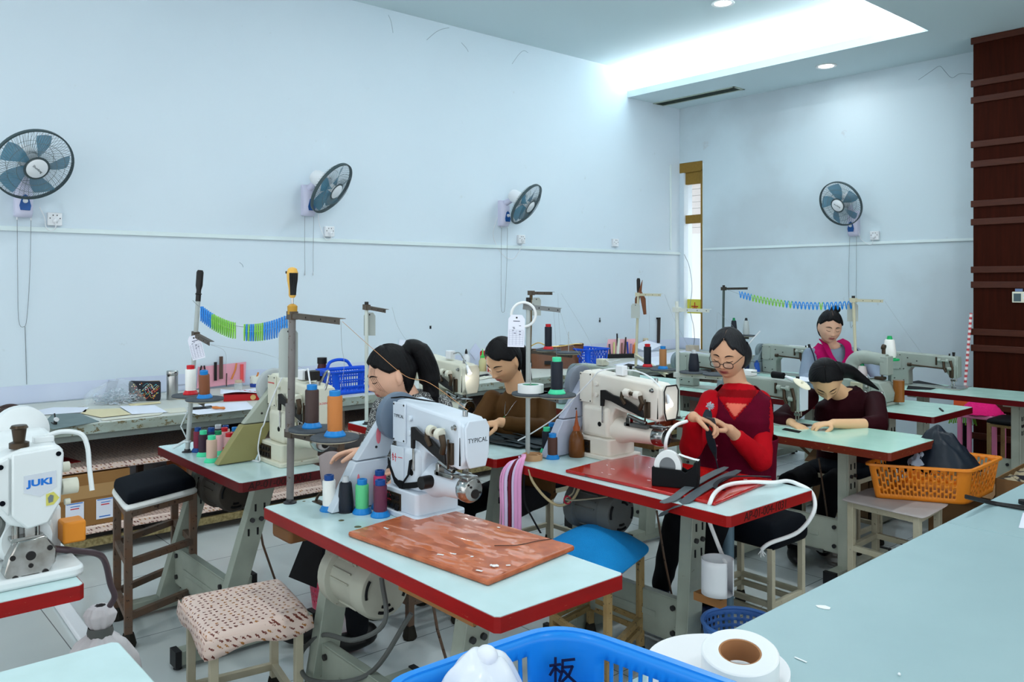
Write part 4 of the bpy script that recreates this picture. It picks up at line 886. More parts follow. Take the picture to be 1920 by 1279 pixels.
# machine seen head-on at the left photo edge
q = thing('sewing_machine', 'big white machine seen head-on at the left photo edge with blue lettering', 'sewing machine', (3.50,-7.62,.76))
MB().prism(rrect(-.35,.24,-.13,.13,.03), .028).build('base', m_ju, q, bevel=.008)
MB().bx(-.32,.06,-.11,.11,.028,.16).build('plinth', m_ju, q, bevel=.012)
b = MB(); b.xz([(-.34,.03),(-.12,.03),(-.11,.20),(-.02,.235),(.14,.235),(.14,.345),(.08,.375),(-.20,.40),(-.34,.37)], -.075, .085); b.build('arm', m_ju, q, bevel=.02, seg=3)
MB().lathe([(.058,-.03),(.072,-.02),(.072,.02),(.058,.03)],36,T(-.02,.02,.372)@rotm(0,PI/2,0)).build('rear_wheel', m_ju, q)
hd = MB().prism([(-.085,.22),(-.05,.165),(.0,.145),(.05,.155),(.072,.21),(.080,.345),(.068,.362),(-.02,.362),(-.085,.335)], .10, T(.12,0,0) @ EX).build('head', m_ju, q, bevel=.012, seg=3)
fp = MB().prism([(-.045,.19),(-.01,.150),(.04,.158),(.070,.21),(.078,.342),(.066,.358),(-.045,.352)], .012, T(.22,0,0) @ EX).build('face_plate', m_ju, q, bevel=.005)
MB().prism([(-.083,.235),(-.05,.19),(-.05,.345),(-.083,.33)], .010, T(.218,0,0) @ EX).build('hinged_flap', m_ju, q, bevel=.004)
b = MB()
for (y,z) in ((-.070,.322),(-.066,.228),(.064,.340)): b.cyl((.228,y,z),(.2335,y,z),.0065,n=12)
b.build('face_screws', m_navy, fp)
MB().prism([(-.018,.292),(.058,.296),(.058,.252),(.020,.232),(-.018,.248)], .0015, T(.232,0,0) @ EX).build('badge', mat('badge_silver',(206,212,220),.25,metal=.3), fp)
text('badge_lettering', 'JUKI', .023, T(.2337,.020,.270) @ EX, m_blu, fp, sx=1.35, bold=.0011)
b = MB(); b.prism([(.034,.205),(.052,.206),(.066,.222),(.052,.24),(.034,.236)], .001, T(.2325,0,0) @ EX); b.build('yellow_sticker', mat('sticker_yellow',(206,200,100),.5), fp)
MB().prism([(.040,.212),(.05,.214),(.052,.23),(.044,.234),(.038,.226)], .0012, T(.2332,0,0) @ EX).build('sticker_print', mat('sticker_grey',(110,120,122),.5), fp)
MB().lathe([(.024,0),(.024,.014),(.014,.018),(.018,.05),(.022,.053),(.018,.06),(.001,.06)],18,T(.185,-.02,.36)).build('pressure_dial', m_oily, q)
b = MB(); b.cyl((.17,.085,.29),(.17,.105,.29),.014,n=14); b.cyl((.19,.08,.24),(.19,.12,.24),.022,n=16); b.cyl((.2,.085,.20),(.2,.10,.20),.009,n=10); b.build('tension_knobs', m_gw, q, bevel=.002)
MB().tube(curve([(.14,.05,.375),(.15,.09,.385),(.16,.135,.375),(.17,.15,.34),(.185,.152,.28),(.20,.155,.22)],6), .0065, 8).build('thread_guard_arm', m_ju, q)
MB().bx(.13,.16,.02,.07,.36,.378).build('guard_bracket', m_ju, q, bevel=.003)
MB().lathe([(.028,-.02),(.028,.02),(.018,.024),(.014,.024)],18,T(.06,-.085,.30)@rotm(PI/2,0,0)).build('shaft_bush', m_oily, q)
b = MB(); b.lathe([(.085,-.06),(.075,.10),(.06,.16)],28,T(.02,.0,.11)@rotm(0,PI/2,0)); b.build('cylinder_bed', m_ju, q, sharp=60)
cp = MB().prism([(-.062,.035),(-.04,.012),(.035,.015),(.06,.05),(.062,.085),(.035,.125),(-.03,.12),(-.05,.08)], .055, T(.17,0,0) @ EX).build('hook_cover', m_chr, q, bevel=.004)
b = MB()
for (y,z,r) in ((0,.078,.012),(0,.052,.006),(-.042,.08,.007),(.045,.09,.007),(-.036,.025,.008),(.034,.028,.008)): b.cyl((.2245,y,z),(.2275,y,z),r,n=14)
b.bx(.2245,.228,-.022,.02,.016,.028); b.build('cover_holes', m_ebony, cp)
b = MB(); b.bx(.19,.215,-.012,.012,.12,.17); b.cyl((.20,-.005,.12),(.20,-.005,.20),.007); b.cyl((.205,.02,.12),(.205,.02,.19),.005); b.cyl((.19,-.03,.10),(.19,-.03,.20),.009); b.bx(.17,.22,-.045,.03,.118,.128); b.build('needle_bar', m_chr, q, bevel=.001)
MB().tube(curve([(.10,-.11,.175),(.15,-.09,.18),(.19,-.06,.17),(.21,-.08,.13),(.20,-.10,.10)],5), .009, 6).build('tie_strip', m_dmotor, q)
MB().bx(.05,.12,.10,.16,.06,.12).build('valve_block', mat('orange_case',(226,140,40),.5), q, bevel=.006)
# waste pipe and dust bag beside it
MB_ = MB().tube(curve([Dp(100,1029,2.33),Dp(140,1033,2.38),Dp(183,1039,2.48),Dp(198,1056,2.54),Dp(207,1095,2.60),Dp(215,1118,2.62),Dp(206,1136,2.63)],6), .0095, 10)
tag(MB_.build('suction_pipe', mat('violet_grey_pipe',(92,78,84),.35,metal=.3)), 'bent violet-grey suction pipe running down from the head-on machine', 'pipe')
bag = MB()
prof = [(.01,.0),(.075,.008),(.105,.05),(.112,.12),(.10,.19),(.07,.25),(.030,.285),(.022,.30),(.036,.325),(.042,.35),(.03,.37),(.012,.375)]
random.seed(5)
bag.grid(lambda u,v: (lambda r,z,a: Vector(((r*(1+.10*math.sin(7*a+z*20)+.05*math.sin(13*a))+.004)*math.cos(a),(r*(1+.10*math.sin(7*a+z*20)+.05*math.sin(13*a))+.004)*math.sin(a),z)))(*(lambda t:(prof[int(t)][0]*(1-t%1)+prof[min(int(t)+1,11)][0]*(t%1),prof[int(t)][1]*(1-t%1)+prof[min(int(t)+1,11)][1]*(t%1)))(v*10.999),2*PI*u), 60, 60, True)
bo = bag.build('dust_bag', mat('dust_bag_cloth',(214,212,214),.8,c2=(196,192,196),nscale=6,bump=.3,bscale=20), None, sharp=180, loc=Dp(188,1135,2.67)-Vector((0,0,.375))); tag(bo, 'white cloth dust bag tied to the end of the bent pipe', 'bag')
MB().lathe([(.036,.272),(.040,.29),(.036,.308)],20,caps=False).build('tie_band', m_dmotor, bo)
MB().bx(-.1,.1,-.1,.1,-.16,.01).build('bag_weight_box', m_dmotor, bo)
# ================= thread, tools and everything lying about =================
def thread_mat(nm, c, c2=None, z=260):
    c2 = c2 or tuple(min(255, int(v*1.25+14)) for v in c)
    m = mat('thread_'+nm, c, .42, wave=('Z', z, c2, 5.5), bump=.25, bscale=500, spec=.3); return m
m_capb = mat('spool_blue', (28,126,200), .35); m_capdb = mat('spool_deep_blue', (22,70,140), .35); m_capg = mat('spool_mint', (70,214,160), .35); m_capgr = mat('spool_green', (16,130,84), .4)
m_capr = mat('spool_red', (196,28,40), .35); m_capw = mat('spool_grey_white', (196,200,204), .4); m_capk = mat('spool_dark', (40,44,50), .4)
def spool(label, loc, col, base, cap, h=.125, r=.0235, kind='king', group=None, tilt=None):
    s = thing('thread_spool', label, 'thread spool', loc, 0, group)
    if kind == 'king':
        MB().lathe([(.001,0),(r*1.42,0),(r*1.45,.004),(r*1.2,.014),(r*1.05,.019),(.001,.019)],28).build('spool_base', base, s, sharp=30)
        MB().lathe([(r*.98,.019),(r,.03),(r,h-.022),(r*.93,h-.018),(.001,h-.018)],28).build('thread', col, s, sharp=50)
        MB().lathe([(r*.74,h-.019),(r*.76,h-.002),(r*.70,h),(r*.45,h),(r*.4,h-.012)],24,caps=False).build('spool_cap', cap, s, sharp=30)
    elif kind == 'cone':
        MB().lathe([(.001,0),(r*1.02,0),(r*1.02,.004),(.001,.004)],28).build('spool_base', base, s)
        MB().lathe([(r,.004),(r*1.08,.02),(r*1.05,h*.3),(r*.80,h*.80),(r*.66,h*.84),(.001,h*.85)],28).build('thread', col, s, sharp=50)
        MB().lathe([(r*.5,h*.84),(r*.38,h*.97),(r*.34,h),(r*.2,h),(r*.18,h*.95)],20,caps=False).build('spool_cap', cap, s, sharp=30)
    if tilt: s.rotation_euler = tilt
    return s
C = {}
for nm,c,c2 in (('white',(228,228,224),(250,250,246)),('dkbrown',(50,36,34),(84,64,60)),('copper',(166,92,38),(214,140,74)),('black',(10,14,24),(26,34,50)),('green',(44,164,96),(120,220,160)),('maroon',(66,22,42),(120,54,84)),('magenta',(190,26,84),(220,70,120)),
    ('beige',(196,160,140),(228,198,180)),('pink',(226,160,166),(246,206,206)),('rose',(200,120,120),(250,214,210)),('brown',(112,62,38),(150,92,60)),('tan',(150,98,56),(186,134,90)),('navy',(14,30,64),(30,54,100)),('blue',(20,66,150),(40,96,190)),('wine',(110,18,44),(140,40,70)),('plum',(36,20,34),(70,40,60)),('pale',(196,184,184),(228,220,218)),('coffee',(60,34,28),(90,54,44))):
    C[nm] = thread_mat(nm, c, c2)
# ---- thread stands ----
m_pole = mat('pole_grey_white', (178,186,186), .45, c2=(160,166,162), nscale=10, spots=(110,96,80), sscale=60, sth=.66)
m_pole2 = mat('pole_worn_grey', (128,124,122), .5, c2=(104,98,96), nscale=12, spots=(84,66,54), sscale=60, sth=.6)
m_polew = mat('pole_white', (214,220,214), .4, c2=(196,204,196), nscale=10); m_polec = mat('pole_cream', (196,192,166), .45, spots=(96,74,50), sscale=50, sth=.68)
m_poleb = mat('pole_brown', (116,96,66), .5, c2=(90,72,46), nscale=12); m_poleg = mat('pole_dark_green', (70,84,80), .45)
m_barb = mat('bar_brown_oxide', (92,80,68), .5, c2=(66,58,50), nscale=10); m_barg = mat('bar_grey', (120,124,124), .45)
m_foam = mat('foam_disc_grey', (82,88,94), .9, c2=(70,76,82), nscale=40); m_card = mat('disc_underside', (206,196,170), .6)
def stand(label, base, top, pm, arm=None, discs=(), dz=None, bar=None, foot=True, cap='black', name='thread_stand', r=.0105, lowbar=True, pins=True, arm_m=None):
    """base, top: points; arm: (z, end point); discs: centres at height dz"""
    s = thing(name, label, 'thread stand', base); B = Vector(base); bar = bar or m_barb
    L = lambda p: Vector(p)-B
    MB().cyl((0,0,0), L(top), r, r, 14).build('pole', pm, s)
    if foot: MB().lathe([(.024,0),(.024,.004),(.014,.008),(.013,.016)],20,caps=False).build('pole_flange', m_screw, s)
    if cap == 'black': MB().cyl(L(top), L(top)+Vector((0,0,.022)), r*1.15, r*1.05, 12).build('pole_cap', m_ebony, s)
    at = lambda z: B.lerp(Vector(top), (z-B.z)/(top[2]-B.z))
    def angle_bar(p0, p1, nm, m):
        d = (p1-p0); l = d.length; b = MB(); b.M = T(*p0) @ Matrix.Rotation(math.atan2(d.y,d.x),4,'Z') @ rotm(0,-math.asin(d.z/l),0)
        b.bx(-.02,l,-.010,-.008,-.010,.010); b.bx(-.02,l,-.010,.012,.008,.010); b.bx(-.022,.022,-.014,.014,-.014,.016)
        o = b.build(nm, m, s, bevel=.0008)
        h = MB(); h.M = b.M
        for f in (.35,.65,.92): h.cyl((l*f,-.0105,0),(l*f,-.0112,0),.003,n=8)
        h.build('bar_holes', m_gap, o)
        return o
    if arm:
        p0 = L(at(arm[0])); angle_bar(p0, L(arm[1]), 'guide_arm', arm_m or bar)
    if discs:
        far = L(discs[-1]); far.z = dz-.018-B.z; p0 = L(at(dz-.018))
        angle_bar(p0, p0+(Vector((far.x,far.y,p0.z))-p0)*1.12, 'disc_arm', bar)
        for q in discs:
            c = L((q[0],q[1],dz))
            MB().lathe([(.001,-.007),(.072,-.007),(.079,-.004),(.079,-.0015)],36,T(*c),caps=False).build('disc_plate', m_card, s)
            MB().lathe([(.081,-.002),(.083,.003),(.080,.008),(.001,.008)],36,T(*c),caps=False).build('foam_disc', m_foam, s)
            if pins: MB().cyl(c+Vector((0,0,-.02)), c+Vector((0,0,.135)), .0025, .002, 8).build('spool_pin', m_steel, s)
    return s
def on(p, dz): return Vector((p[0],p[1],dz+.008))
def tagcard(label, p, w, h, rz, m, marks=True, tilt=0, nm='job_card'):
    t = MB(); pts = [(-w/2,-h),(w/2,-h),(w/2,-.018),(w*.32,0),(-w*.32,0),(-w/2,-.018)]
    t.prism(pts, .0012, rotm(PI/2,0,0)); o = t.build(nm, m, None, loc=p); o.rotation_euler = (0,tilt,rz); tag(o, label, 'card')
    if marks:
        b = MB()
        for k in range(9): b.bx(-w*.42,w*.42,-.0018,-.0012,-h+.008+k*.0078,-h+.0086+k*.0078)
        for k in range(5): b.bx(-w*.42+k*w*.21-.0003,-w*.42+k*w*.21+.0003,-.0018,-.0012,-h+.008,-h+.07)
        b.build('ruled_table', mat('rule_blue_grey',(110,116,150),.7), o)
        b = MB(); random.seed(int(abs(p[0])*100))
        for k in range(7): x = -w*.30+random.random()*w*.5; b.bx(x,x+w*.12,-.0018,-.0012,-h+.052+k*.006-.0012*(k%2),-h+.0545+k*.006-.0012*(k%2))
        b.bx(-w*.2,w*.2,-.0018,-.0012,-.028,-.025); b.build('pencil_entries', mat('entry_ink',(70,74,96),.7), o)
    MB().lathe([(.004,0),(.0015,.0005)],10,T(0,-.0014,-.012)@rotm(PI/2,0,0)).build('eyelet', m_ebony, o)
    return o
m_cardw = mat('card_white',(232,234,246),.6); m_cardg = mat('card_translucent_grey',(176,184,180),.4,alpha=.92)
FACE = math.radians(48.9)
# S1 on the bench-side table
b0 = Vector((2.262,-6.69,.76)); t0 = Vector((2.24,-6.63,1.49))
z = 1.0; d1, d2 = G(383,742,.965), G(422,750,.965); d1 = b0+Vector((.085,-.015,0)); d2 = b0+Vector((.245,-.01,0))
S1 = stand('leaning white pole with black handle on top beside the spool cluster', b0, t0, m_pole, (1.31, Vector((2.26+.25,-6.67,1.285))), (d1,d2), 1.035, m_barb, cap=None)
h = MB(); h.M = aim(t0-b0, (t0-b0)*1.02) ; h.lathe([(.012,-.02),(.012,.012),(.016,.014),(.011,.022),(.011,.035),(.016,.055),(.0165,.12),(.012,.13),(.001,.13)],16); h.build('black_handle', m_ebony, S1)
b = MB(); b.tube([(0,0,.06),(-.03,-.02,.12),(0,0,.19)],.003,6); b.cyl((-.01,0,.055),(-.085,-.035,.012),.007,n=8); b.tube(arc((0,0,.05),.014,0,2*PI,8,'xy'),.006,6); b.build('plastic_tie', mat('clear_white_plastic',(220,230,232),.3,alpha=.8), S1)
spool('white cone-top spool with red base and cap on the bench-side stand', on(d1,1.035), C['white'], m_capr, m_capr, .135)
spool('shiny brown spool with blue base leaning on the bench-side stand', on(d2,1.035), C['brown'], m_capb, m_capb, .125, tilt=(.06,.08,0))
tagcard('tilted price-list card hanging from the leaning pole above the pink folder', b0.lerp(t0,.78)+Vector((.02,-.02,-.02)), .062, .115, FACE, m_cardw, True, -.25)
# S2 on the foremost table
b0 = Vector((3.416,-6.733,.76)); t0 = Dp(548,590,3.0); t0 = Vector((3.425,-6.728,1.475)); d1, d2 = G(585,806,1.03), G(628,822,1.03)
S2 = stand('tall worn grey pole topped by a yellow screwdriver on the foremost table', b0, t0, m_pole2, (1.44, G(642,603,1.435)), (d1,d2), 1.03, m_barb, cap=None, r=.013)
b = MB(); b.lathe([(.017,-.03),(.018,.0),(.012,.005),(.006,.008)],16,T(*(t0-b0))@T(0,0,.0)); b.build('yellow_bushing', mat('dull_yellow',(186,140,50),.5), S2)
MB().cyl(b0*0+Vector((0,0,.26)), Vector((0,0,.36)), .0165, n=16).build('pole_sleeve', m_pole2, S2)
sd = thing('screwdriver', 'yellow and black screwdriver stuck upright in the tall pole', 'screwdriver', t0+Vector((0,0,.01)))
MB().cyl((0,0,-.02),(0,0,.03),.004,n=10).build('shaft', m_chr, sd)
MB().lathe([(.008,.02),(.013,.028),(.0135,.05),(.019,.085),(.0205,.11),(.016,.125),(.008,.13),(.001,.131)],18).build('handle', mat('handle_yellow',(226,176,84),.4), sd)
b = MB()
for k in range(-2,3): 
    a = -.2+k*.32; b.tube([(.0125*math.cos(a),.0125*math.sin(a),.03),(.0145*math.cos(a),.0145*math.sin(a),.055),(.0195*math.cos(a),.0195*math.sin(a),.085),(.0208*math.cos(a),.0208*math.sin(a),.11)],.0035,6)
b.build('rubber_grip', m_dark, sd)
MB().cyl((-.012,-.017,.112),(-.0125,-.0195,.112),.005,n=10).build('hang_hole', m_gap, sd)
spool('dark brown spool with blue base on the tall pole stand', on(d1,1.03), C['dkbrown'], m_capb, m_capb, .155, .0245)
spool('copper-orange spool with blue base on the tall pole stand', on(d2,1.03), C['copper'], m_capb, m_capb, .155, .0255)
tagcard('blank grey card hanging behind the tall pole beside the blue pegs', b0.lerp(t0,.90)+Vector((-.03,-.0,-.01)), .07, .18, FACE, m_cardg, False)
# S3
b0 = Vector((2.15,-5.65,.76)); t0 = Vector((2.15,-5.65,1.43))
stand('thin white pole with short brown arm behind the ponytailed woman', b0, t0, m_polew, (1.42, Vector((2.38,-5.66,1.405))), (), None, m_barb)
tagcard('blank grey card on the thin white pole behind the ponytailed woman', t0+Vector((.0,.02,-.04)), .066, .13, FACE, m_cardg, False)
# S4
b0 = G(972,858,.76)+Vector((.03,.03,0)); t0 = Vector((b0.x+.005,b0.y,1.47)); d1, d2 = G(995,737,1.085), G(1044,744,1.075)
S4 = stand('white pole with cord ring and ruled card in front of the woman in olive', b0, t0, m_pole, (1.45, G(1052,582,1.435)), (d1,d2), 1.08, m_barg, arm_m=m_barg)
tp = thing('tape_roll', 'white tape roll with green label lying on a disc before the woman in olive brown', 'tape', on(d1,1.08))
MB().lathe([(.036,0),(.056,0),(.056,.034),(.036,.034),(.036,0)],36,caps=False).build('tape', m_whiter, tp, sharp=30)
MB().lathe([(.012,.030),(.036,.0325)],30,caps=False).build('green_label', mat('label_green',(30,130,90),.5), tp)
spool('black spool with mint green cap and base above the green-capped cluster', on(d2,1.08), C['black'], m_capg, m_capg, .155, .026)
rg = MB(); c = t0+Vector((.0,-.03,-.055)); rg.tube([c+RV*.055*math.cos(a)+Vector((0,0,.055*math.sin(a))) for a in [2*PI*k/32 for k in range(32)]],.0062,8,closed=True); tag(rg.build('cord_ring', m_whiter), 'ring of thick white cord hanging on the pole arm above the ruled card', 'cord')
tagcard('white ruled work card with pencilled numbers on the pole left of centre', G(979,590,1.425)+Vector((.0,-.03,0)), .070, .135, FACE, m_cardw, True, .03)
# S5

def Yp(px, y, z):
    """point on the plane y = const in that pixel column, at height z"""
    a = (px-960)/FPX; d = (y-CAMP.y)/(RV.y*a+FV.y); p = CAMP+RV*(a*d)+FV*d; return Vector((p.x, y, z))
b0 = Yp(991,-4.36,.76); t0 = Yp(996,-4.36,1.50); dz = 1.115; d1, d2 = G(1028,657,dz), G(1066,662,dz)
stand('brown pole with dark arm behind the woman in olive brown', b0, t0, m_poleb, (1.49, t0+Vector((.225,-.01,-.01))), (d1,d2), dz, m_barb, cap=None)
spool('black spool with red cap and base near the brown leather bag', on(d1,dz), C['black'], m_capr, m_capr, .165, .024)
tagcard('small blank oval card behind the brown pole', t0+Vector((.03,.02,-.04)), .06, .12, FACE, m_cardg, False)
b0 = Yp(1191,-3.06,.76); t0 = Yp(1197,-3.06,1.48); dz = 1.0; d1, d2 = G(1214,690,dz), G(1243,694,dz)
S6 = stand('rusty white pole with black handle and brown pincers near the corner', b0, t0, m_polec, (1.465, t0+Vector((.24,-.01,-.015))), (d1,d2), dz, m_polec, cap=None, pins=False)
MB().tube([t0-b0+Vector((0,0,a_)) for a_ in (-.01,.02,.10,.115)],[.009,.013,.015,.010],12).build('black_handle', m_ebony, S6)
b = MB(); L_ = t0-b0; b.tube([L_+Vector((-.04,.02,-.17)),L_+Vector((-.02,.01,-.05)),L_+Vector((.02,0,.02)),L_+Vector((.04,0,.10))],[.012,.02,.012,.002],8); b.tube([L_+Vector((.05,.02,-.17)),L_+Vector((.04,.01,-.05)),L_+Vector((.02,0,.01))],[.012,.02,.01],8); b.build('brown_pincers', mat('pincer_brown',(112,66,40),.5), S6)
tagcard('blank grey card on the rusty white pole near the corner', t0+Vector((-.005,-.03,-.085)), .07, .115, FACE, m_cardg, False)
spool('black spool with red cap on the far disc stand beside the wall bench', on(d1,dz), C['black'], m_capr, m_capr, .15, .024)
spool('tan spool with blue cap on the far disc stand beside the wall bench', on(d2,dz), C['tan'], m_capb, m_capb, .145, .023)
b0 = Yp(1272,-4.17,.76); t0 = Yp(1269,-4.17,1.45); dz = 1.035; d1, d2 = G(1301,699,dz), G(1345,703,dz)
S7 = stand('clean white pole with white arm left of the woman in crimson', b0, t0, m_polew, (1.40, t0+Vector((.235,-.0,-.05))), (d1,d2), dz, m_polew, cap=None, arm_m=m_polew, pins=False)
spool('black cone of thread with grey tip left of the woman in crimson', on(d1,dz), C['black'], m_capk, m_capw, .125, .030, 'cone')
b0 = Yp(1355,-1.85,.76); t0 = Yp(1357,-1.85,1.515); dz = 1.09; d1, d2 = Yp(1376,-1.80,dz), Yp(1399,-1.74,dz)
stand('dark green pole holding the left end of the coloured peg spiral', b0, t0, m_poleg, (1.505, t0+Vector((.25,-.0,-.005))), (d1,d2), dz, mat('bar_dark',(52,48,40),.5))
spool('black cone with dark green tip behind the head of the woman in crimson', on(d1,dz), C['black'], m_capk, m_capgr, .15, .027, 'cone')
spool('pale grey cone with black tip behind the head of the woman in crimson', on(d2,dz), thread_mat('grey',(150,158,158)), m_capk, m_capk, .15, .027, 'cone')
b0 = Yp(1607,-2.45,.76); t0 = Yp(1600,-2.45,1.445)
S9 = stand('cream spotted pole holding the right end of the coloured peg spiral', b0, t0, m_polec, (1.435, t0+Vector((.215,-.0,-.012))), (), None, m_polec, cap='black', arm_m=m_polec)
tagcard('blank grey card behind the cream spotted pole', t0+Vector((-.02,.03,-.03)), .078, .13, FACE, m_cardg, False)
# white cone on a bright green disc beside the curved arm
p = Yp(1668,-2.30,.76); s = stand('short stand with bright green disc and white cone by the curved-arm machine', p, p+Vector((0,0,.285)), m_poleg, None, (), None, cap=None, foot=False)
MB().lathe([(.001,.255),(.062,.255),(.066,.262),(.062,.270),(.001,.272)],32).build('green_disc', m_capg if False else mat('disc_bright_green',(22,168,96),.35), s)
spool('large white thread cone with green tip right of the curved-arm machine', p+Vector((0,0,.272)), C['white'], mat('disc_bright_green',(22,168,96),.35), mat('disc_bright_green',(22,168,96),.35), .155, .040, 'cone')
spool('pale grey cone with dark green tip standing on the curved-arm machine', Vector((3.56,-2.66,.926)), C['pale'], m_capk, m_capgr, .088, .030, 'cone')
# ---- spools standing on tables ----
for (lab,px,py,c,ba,ca,h,r,k) in (
    ('white spool with blue base, leftmost of the four in front of the tied machine',617,957,'white',m_capb,m_capdb,.125,.0225,'king'),
    ('black cone with pale grey tip between the white and green spools',648,960,'black',m_capk,m_capw,.125,.0262,'cone'),
    ('shiny green spool with blue base and cap on the foremost table',679,962,'green',m_capb,m_capb,.118,.0232,'king'),
    ('dark maroon spool with blue base, rightmost on the foremost table',713,968,'maroon',m_capb,m_capdb,.125,.0232,'king'),
    ('brown spool with grey cap half hidden behind the green spool',692,945,'brown',m_capk,m_capw,.14,.020,'king'),
    ('magenta spool with blue cap half hidden behind the maroon spool',712,953,'magenta',m_capb,m_capdb,.135,.0225,'king'),
    ('beige spool with mint base in front of the spool cluster by the olive guard',397,866,'beige',m_capg,m_capg,.118,.0232,'king'),
    ('black spool with mint base and green zigzag at the left of the spool cluster',381,855,'plum',m_capg,m_capg,.118,.021,'king'),
    ('wine red spool with blue cap at the far left of the spool cluster',371,847,'wine',m_capdb,m_capdb,.115,.020,'king'),
    ('pale pink striped spool with red base right of the beige spool',430,860,'rose',m_capr,m_capr,.118,.0225,'king'),
    ('pink spool with green cap behind the beige spool',409,852,'pink',m_capg,m_capgr,.110,.021,'king'),
    ('pink spool with red cap in the back row of the cluster',421,845,'pink',m_capr,m_capr,.110,.020,'king'),
    ('plum spool with white cap in the back row of the cluster',409,838,'plum',m_capgr,m_capw,.108,.020,'king'),
    ('navy spool with blue cap behind the wine red spool',396,846,'navy',m_capdb,m_capdb,.112,.020,'king'),
    ('brown spool with blue cap beside the olive belt guard',441,848,'brown',m_capb,m_capb,.118,.021,'king'),
    ('light pink spool with blue cap in the middle of the cluster',423,838,'beige',m_capdb,m_capdb,.105,.020,'king'),
    ('black spool with green cap touching the olive belt guard',452,850,'black',m_capgr,m_capgr,.105,.020,'king'),
    ('blue-capped spool behind the brown one near the olive belt guard',458,842,'pink',m_capb,m_capdb,.108,.020,'king'),
    ('coffee brown spool with blue base in front of the white machine table edge',1036,860,'coffee',m_capb,m_capb,.115,.0225,'king'),
    ('black spool with mint base behind the coffee brown spool',1025,848,'black',m_capg,m_capg,.118,.0225,'king'),
    ('navy spool with blue cap at the back of the small group near the ribbons',1035,838,'navy',m_capb,m_capb,.118,.0215,'king'),
    ('blue spool with deep blue cap beside the lilac belt guard',1056,840,'blue',m_capb,m_capdb,.11,.0215,'king'),
    ('white spool with red cap beside the lilac belt guard',1055,832,'white',m_capr,m_capr,.115,.0205,'king'),
    ('orange-brown spool with blue cap, leftmost behind the tall white machine',1113,713,'copper',m_capb,m_capb,.11,.026,'king'),
    ('white spool with red cap behind the tall white machine',1127,716,'white',m_capr,m_capr,.105,.026,'king'),
    ('black spool with red cap behind the tall white machine',1141,717,'black',m_capr,m_capr,.10,.022,'king'),
    ('cream spool with green cap behind the tall white machine',1154,720,'beige',m_capgr,m_capgr,.10,.025,'king'),
    ('brown spool without cap right of the cream one behind the white machine',1165,722,'brown',m_capk,m_capk,.085,.024,'cone'),
    ('bright blue cone of thread beside the rusty grey-green machine',1419,700,'blue',m_capdb,m_capdb,.115,.027,'cone'),
    ('navy cone of thread left of the bright blue one',1399,699,'navy',m_capk,m_capk,.11,.027,'cone'),
    ('white spool with red base near the grey-green box machine',1060,754,'white',m_capr,m_capr,.10,.024,'king'),
    ('dark red spool behind the white and red one',1067,748,'wine',m_capr,m_capr,.10,.022,'king')):
    spool(lab, G(px,py,.76), C[c], ba, ca, h, r, k)
# ---- clothes peg garlands ----
m_pegb = mat('peg_blue',(24,140,226),.35); m_pegg = mat('peg_green',(132,204,70),.35); m_pegw = mat('peg_white',(226,232,236),.4)
def sagline(a, b_, sag, n=24): return [a.lerp(b_, i/n)+Vector((0,0,-4*sag*(i/n)*(1-i/n))) for i in range(n+1)]
a0, a1 = Vector((2.25,-6.66,1.475)), Vector((3.40,-6.735,1.43))
ln = sagline(a0, a1, .072); tag(MB().tube(ln,.0012,5).build('peg_line', m_string), 'thin line with clothes pegs strung between the two left poles', 'string')
def peg(nm, p, m, ang, label, group):
    q = bpy.data.objects.get('_peg_'+m.name)
    o = thing('clothes_peg', label, 'clothes peg', p, ang, group)
    b = MB(); b.xz([(-.006,.012),(-.002,.012),(-.0015,-.02),(-.004,-.056),(-.0065,-.056),(-.0075,-.02)],-.0055,.0055); b.xz([(.006,.012),(.002,.012),(.0015,-.02),(.004,-.056),(.0065,-.056),(.0075,-.02)],-.0055,.0055)
    b.build('peg_jaws', m, o, smooth=False)
    MB().cyl((-.008,0,-.018),(.008,0,-.018),.0035,n=8).build('peg_spring', m_steel, o); return o
protos = {}
seq = 'bbbbbbggggggggggg' ; f = .125
def put(ch, fr, lab, grp, line, ang):
    i = fr*(len(line)-1); k = int(i); p = line[k].lerp(line[min(k+1,len(line)-1)], i-k)
    m = {'b':m_pegb,'g':m_pegg,'w':m_pegw}[ch]
    if ch not in protos: protos[ch] = peg('p', p, m, ang, lab, grp); return
    dup(protos[ch], p, ang, lab, grp)
NUM = 'first second third fourth fifth sixth seventh eighth ninth tenth eleventh twelfth'.split()
cnt = {'b':0,'g':0}
for ch in seq:
    lab = '%s clothes peg, %s %s one from the black-handled pole on the left'%({'b':'blue','g':'green'}[ch], NUM[cnt[ch]], {'b':'blue','g':'green'}[ch]); cnt[ch] += 1
    put(ch, f, lab, 'clothes pegs on the left string', ln, .9); f += .0235
f = .985; cnt = {'b':0,'g':0,'w':0}
for ch in 'bbbbbbbbbggggbb gbg'.replace(' ',''):
    lab = '%s clothes peg, %s %s one from the screwdriver pole'%({'b':'blue','g':'green'}[ch], NUM[cnt[ch]], {'b':'blue','g':'green'}[ch]); cnt[ch] += 1
    put(ch, f, lab, 'clothes pegs on the left string', ln, .9); f -= .0213
a0, a1 = Yp(1386,-1.88,1.46), Yp(1600,-2.45,1.405); N = 30
cnt = {'b':0,'g':0}; seq = 'bbbbggggggggggbgbbbbbbbgbbbbbbb'; ln2 = sagline(a0, a1, .045)
tag(MB().tube([Yp(1362,-1.86,1.50)]+ln2,.0012,5).build('peg_line', m_string), 'thin line of the coloured peg spiral in front of the back wall', 'string')
sp_pts = []
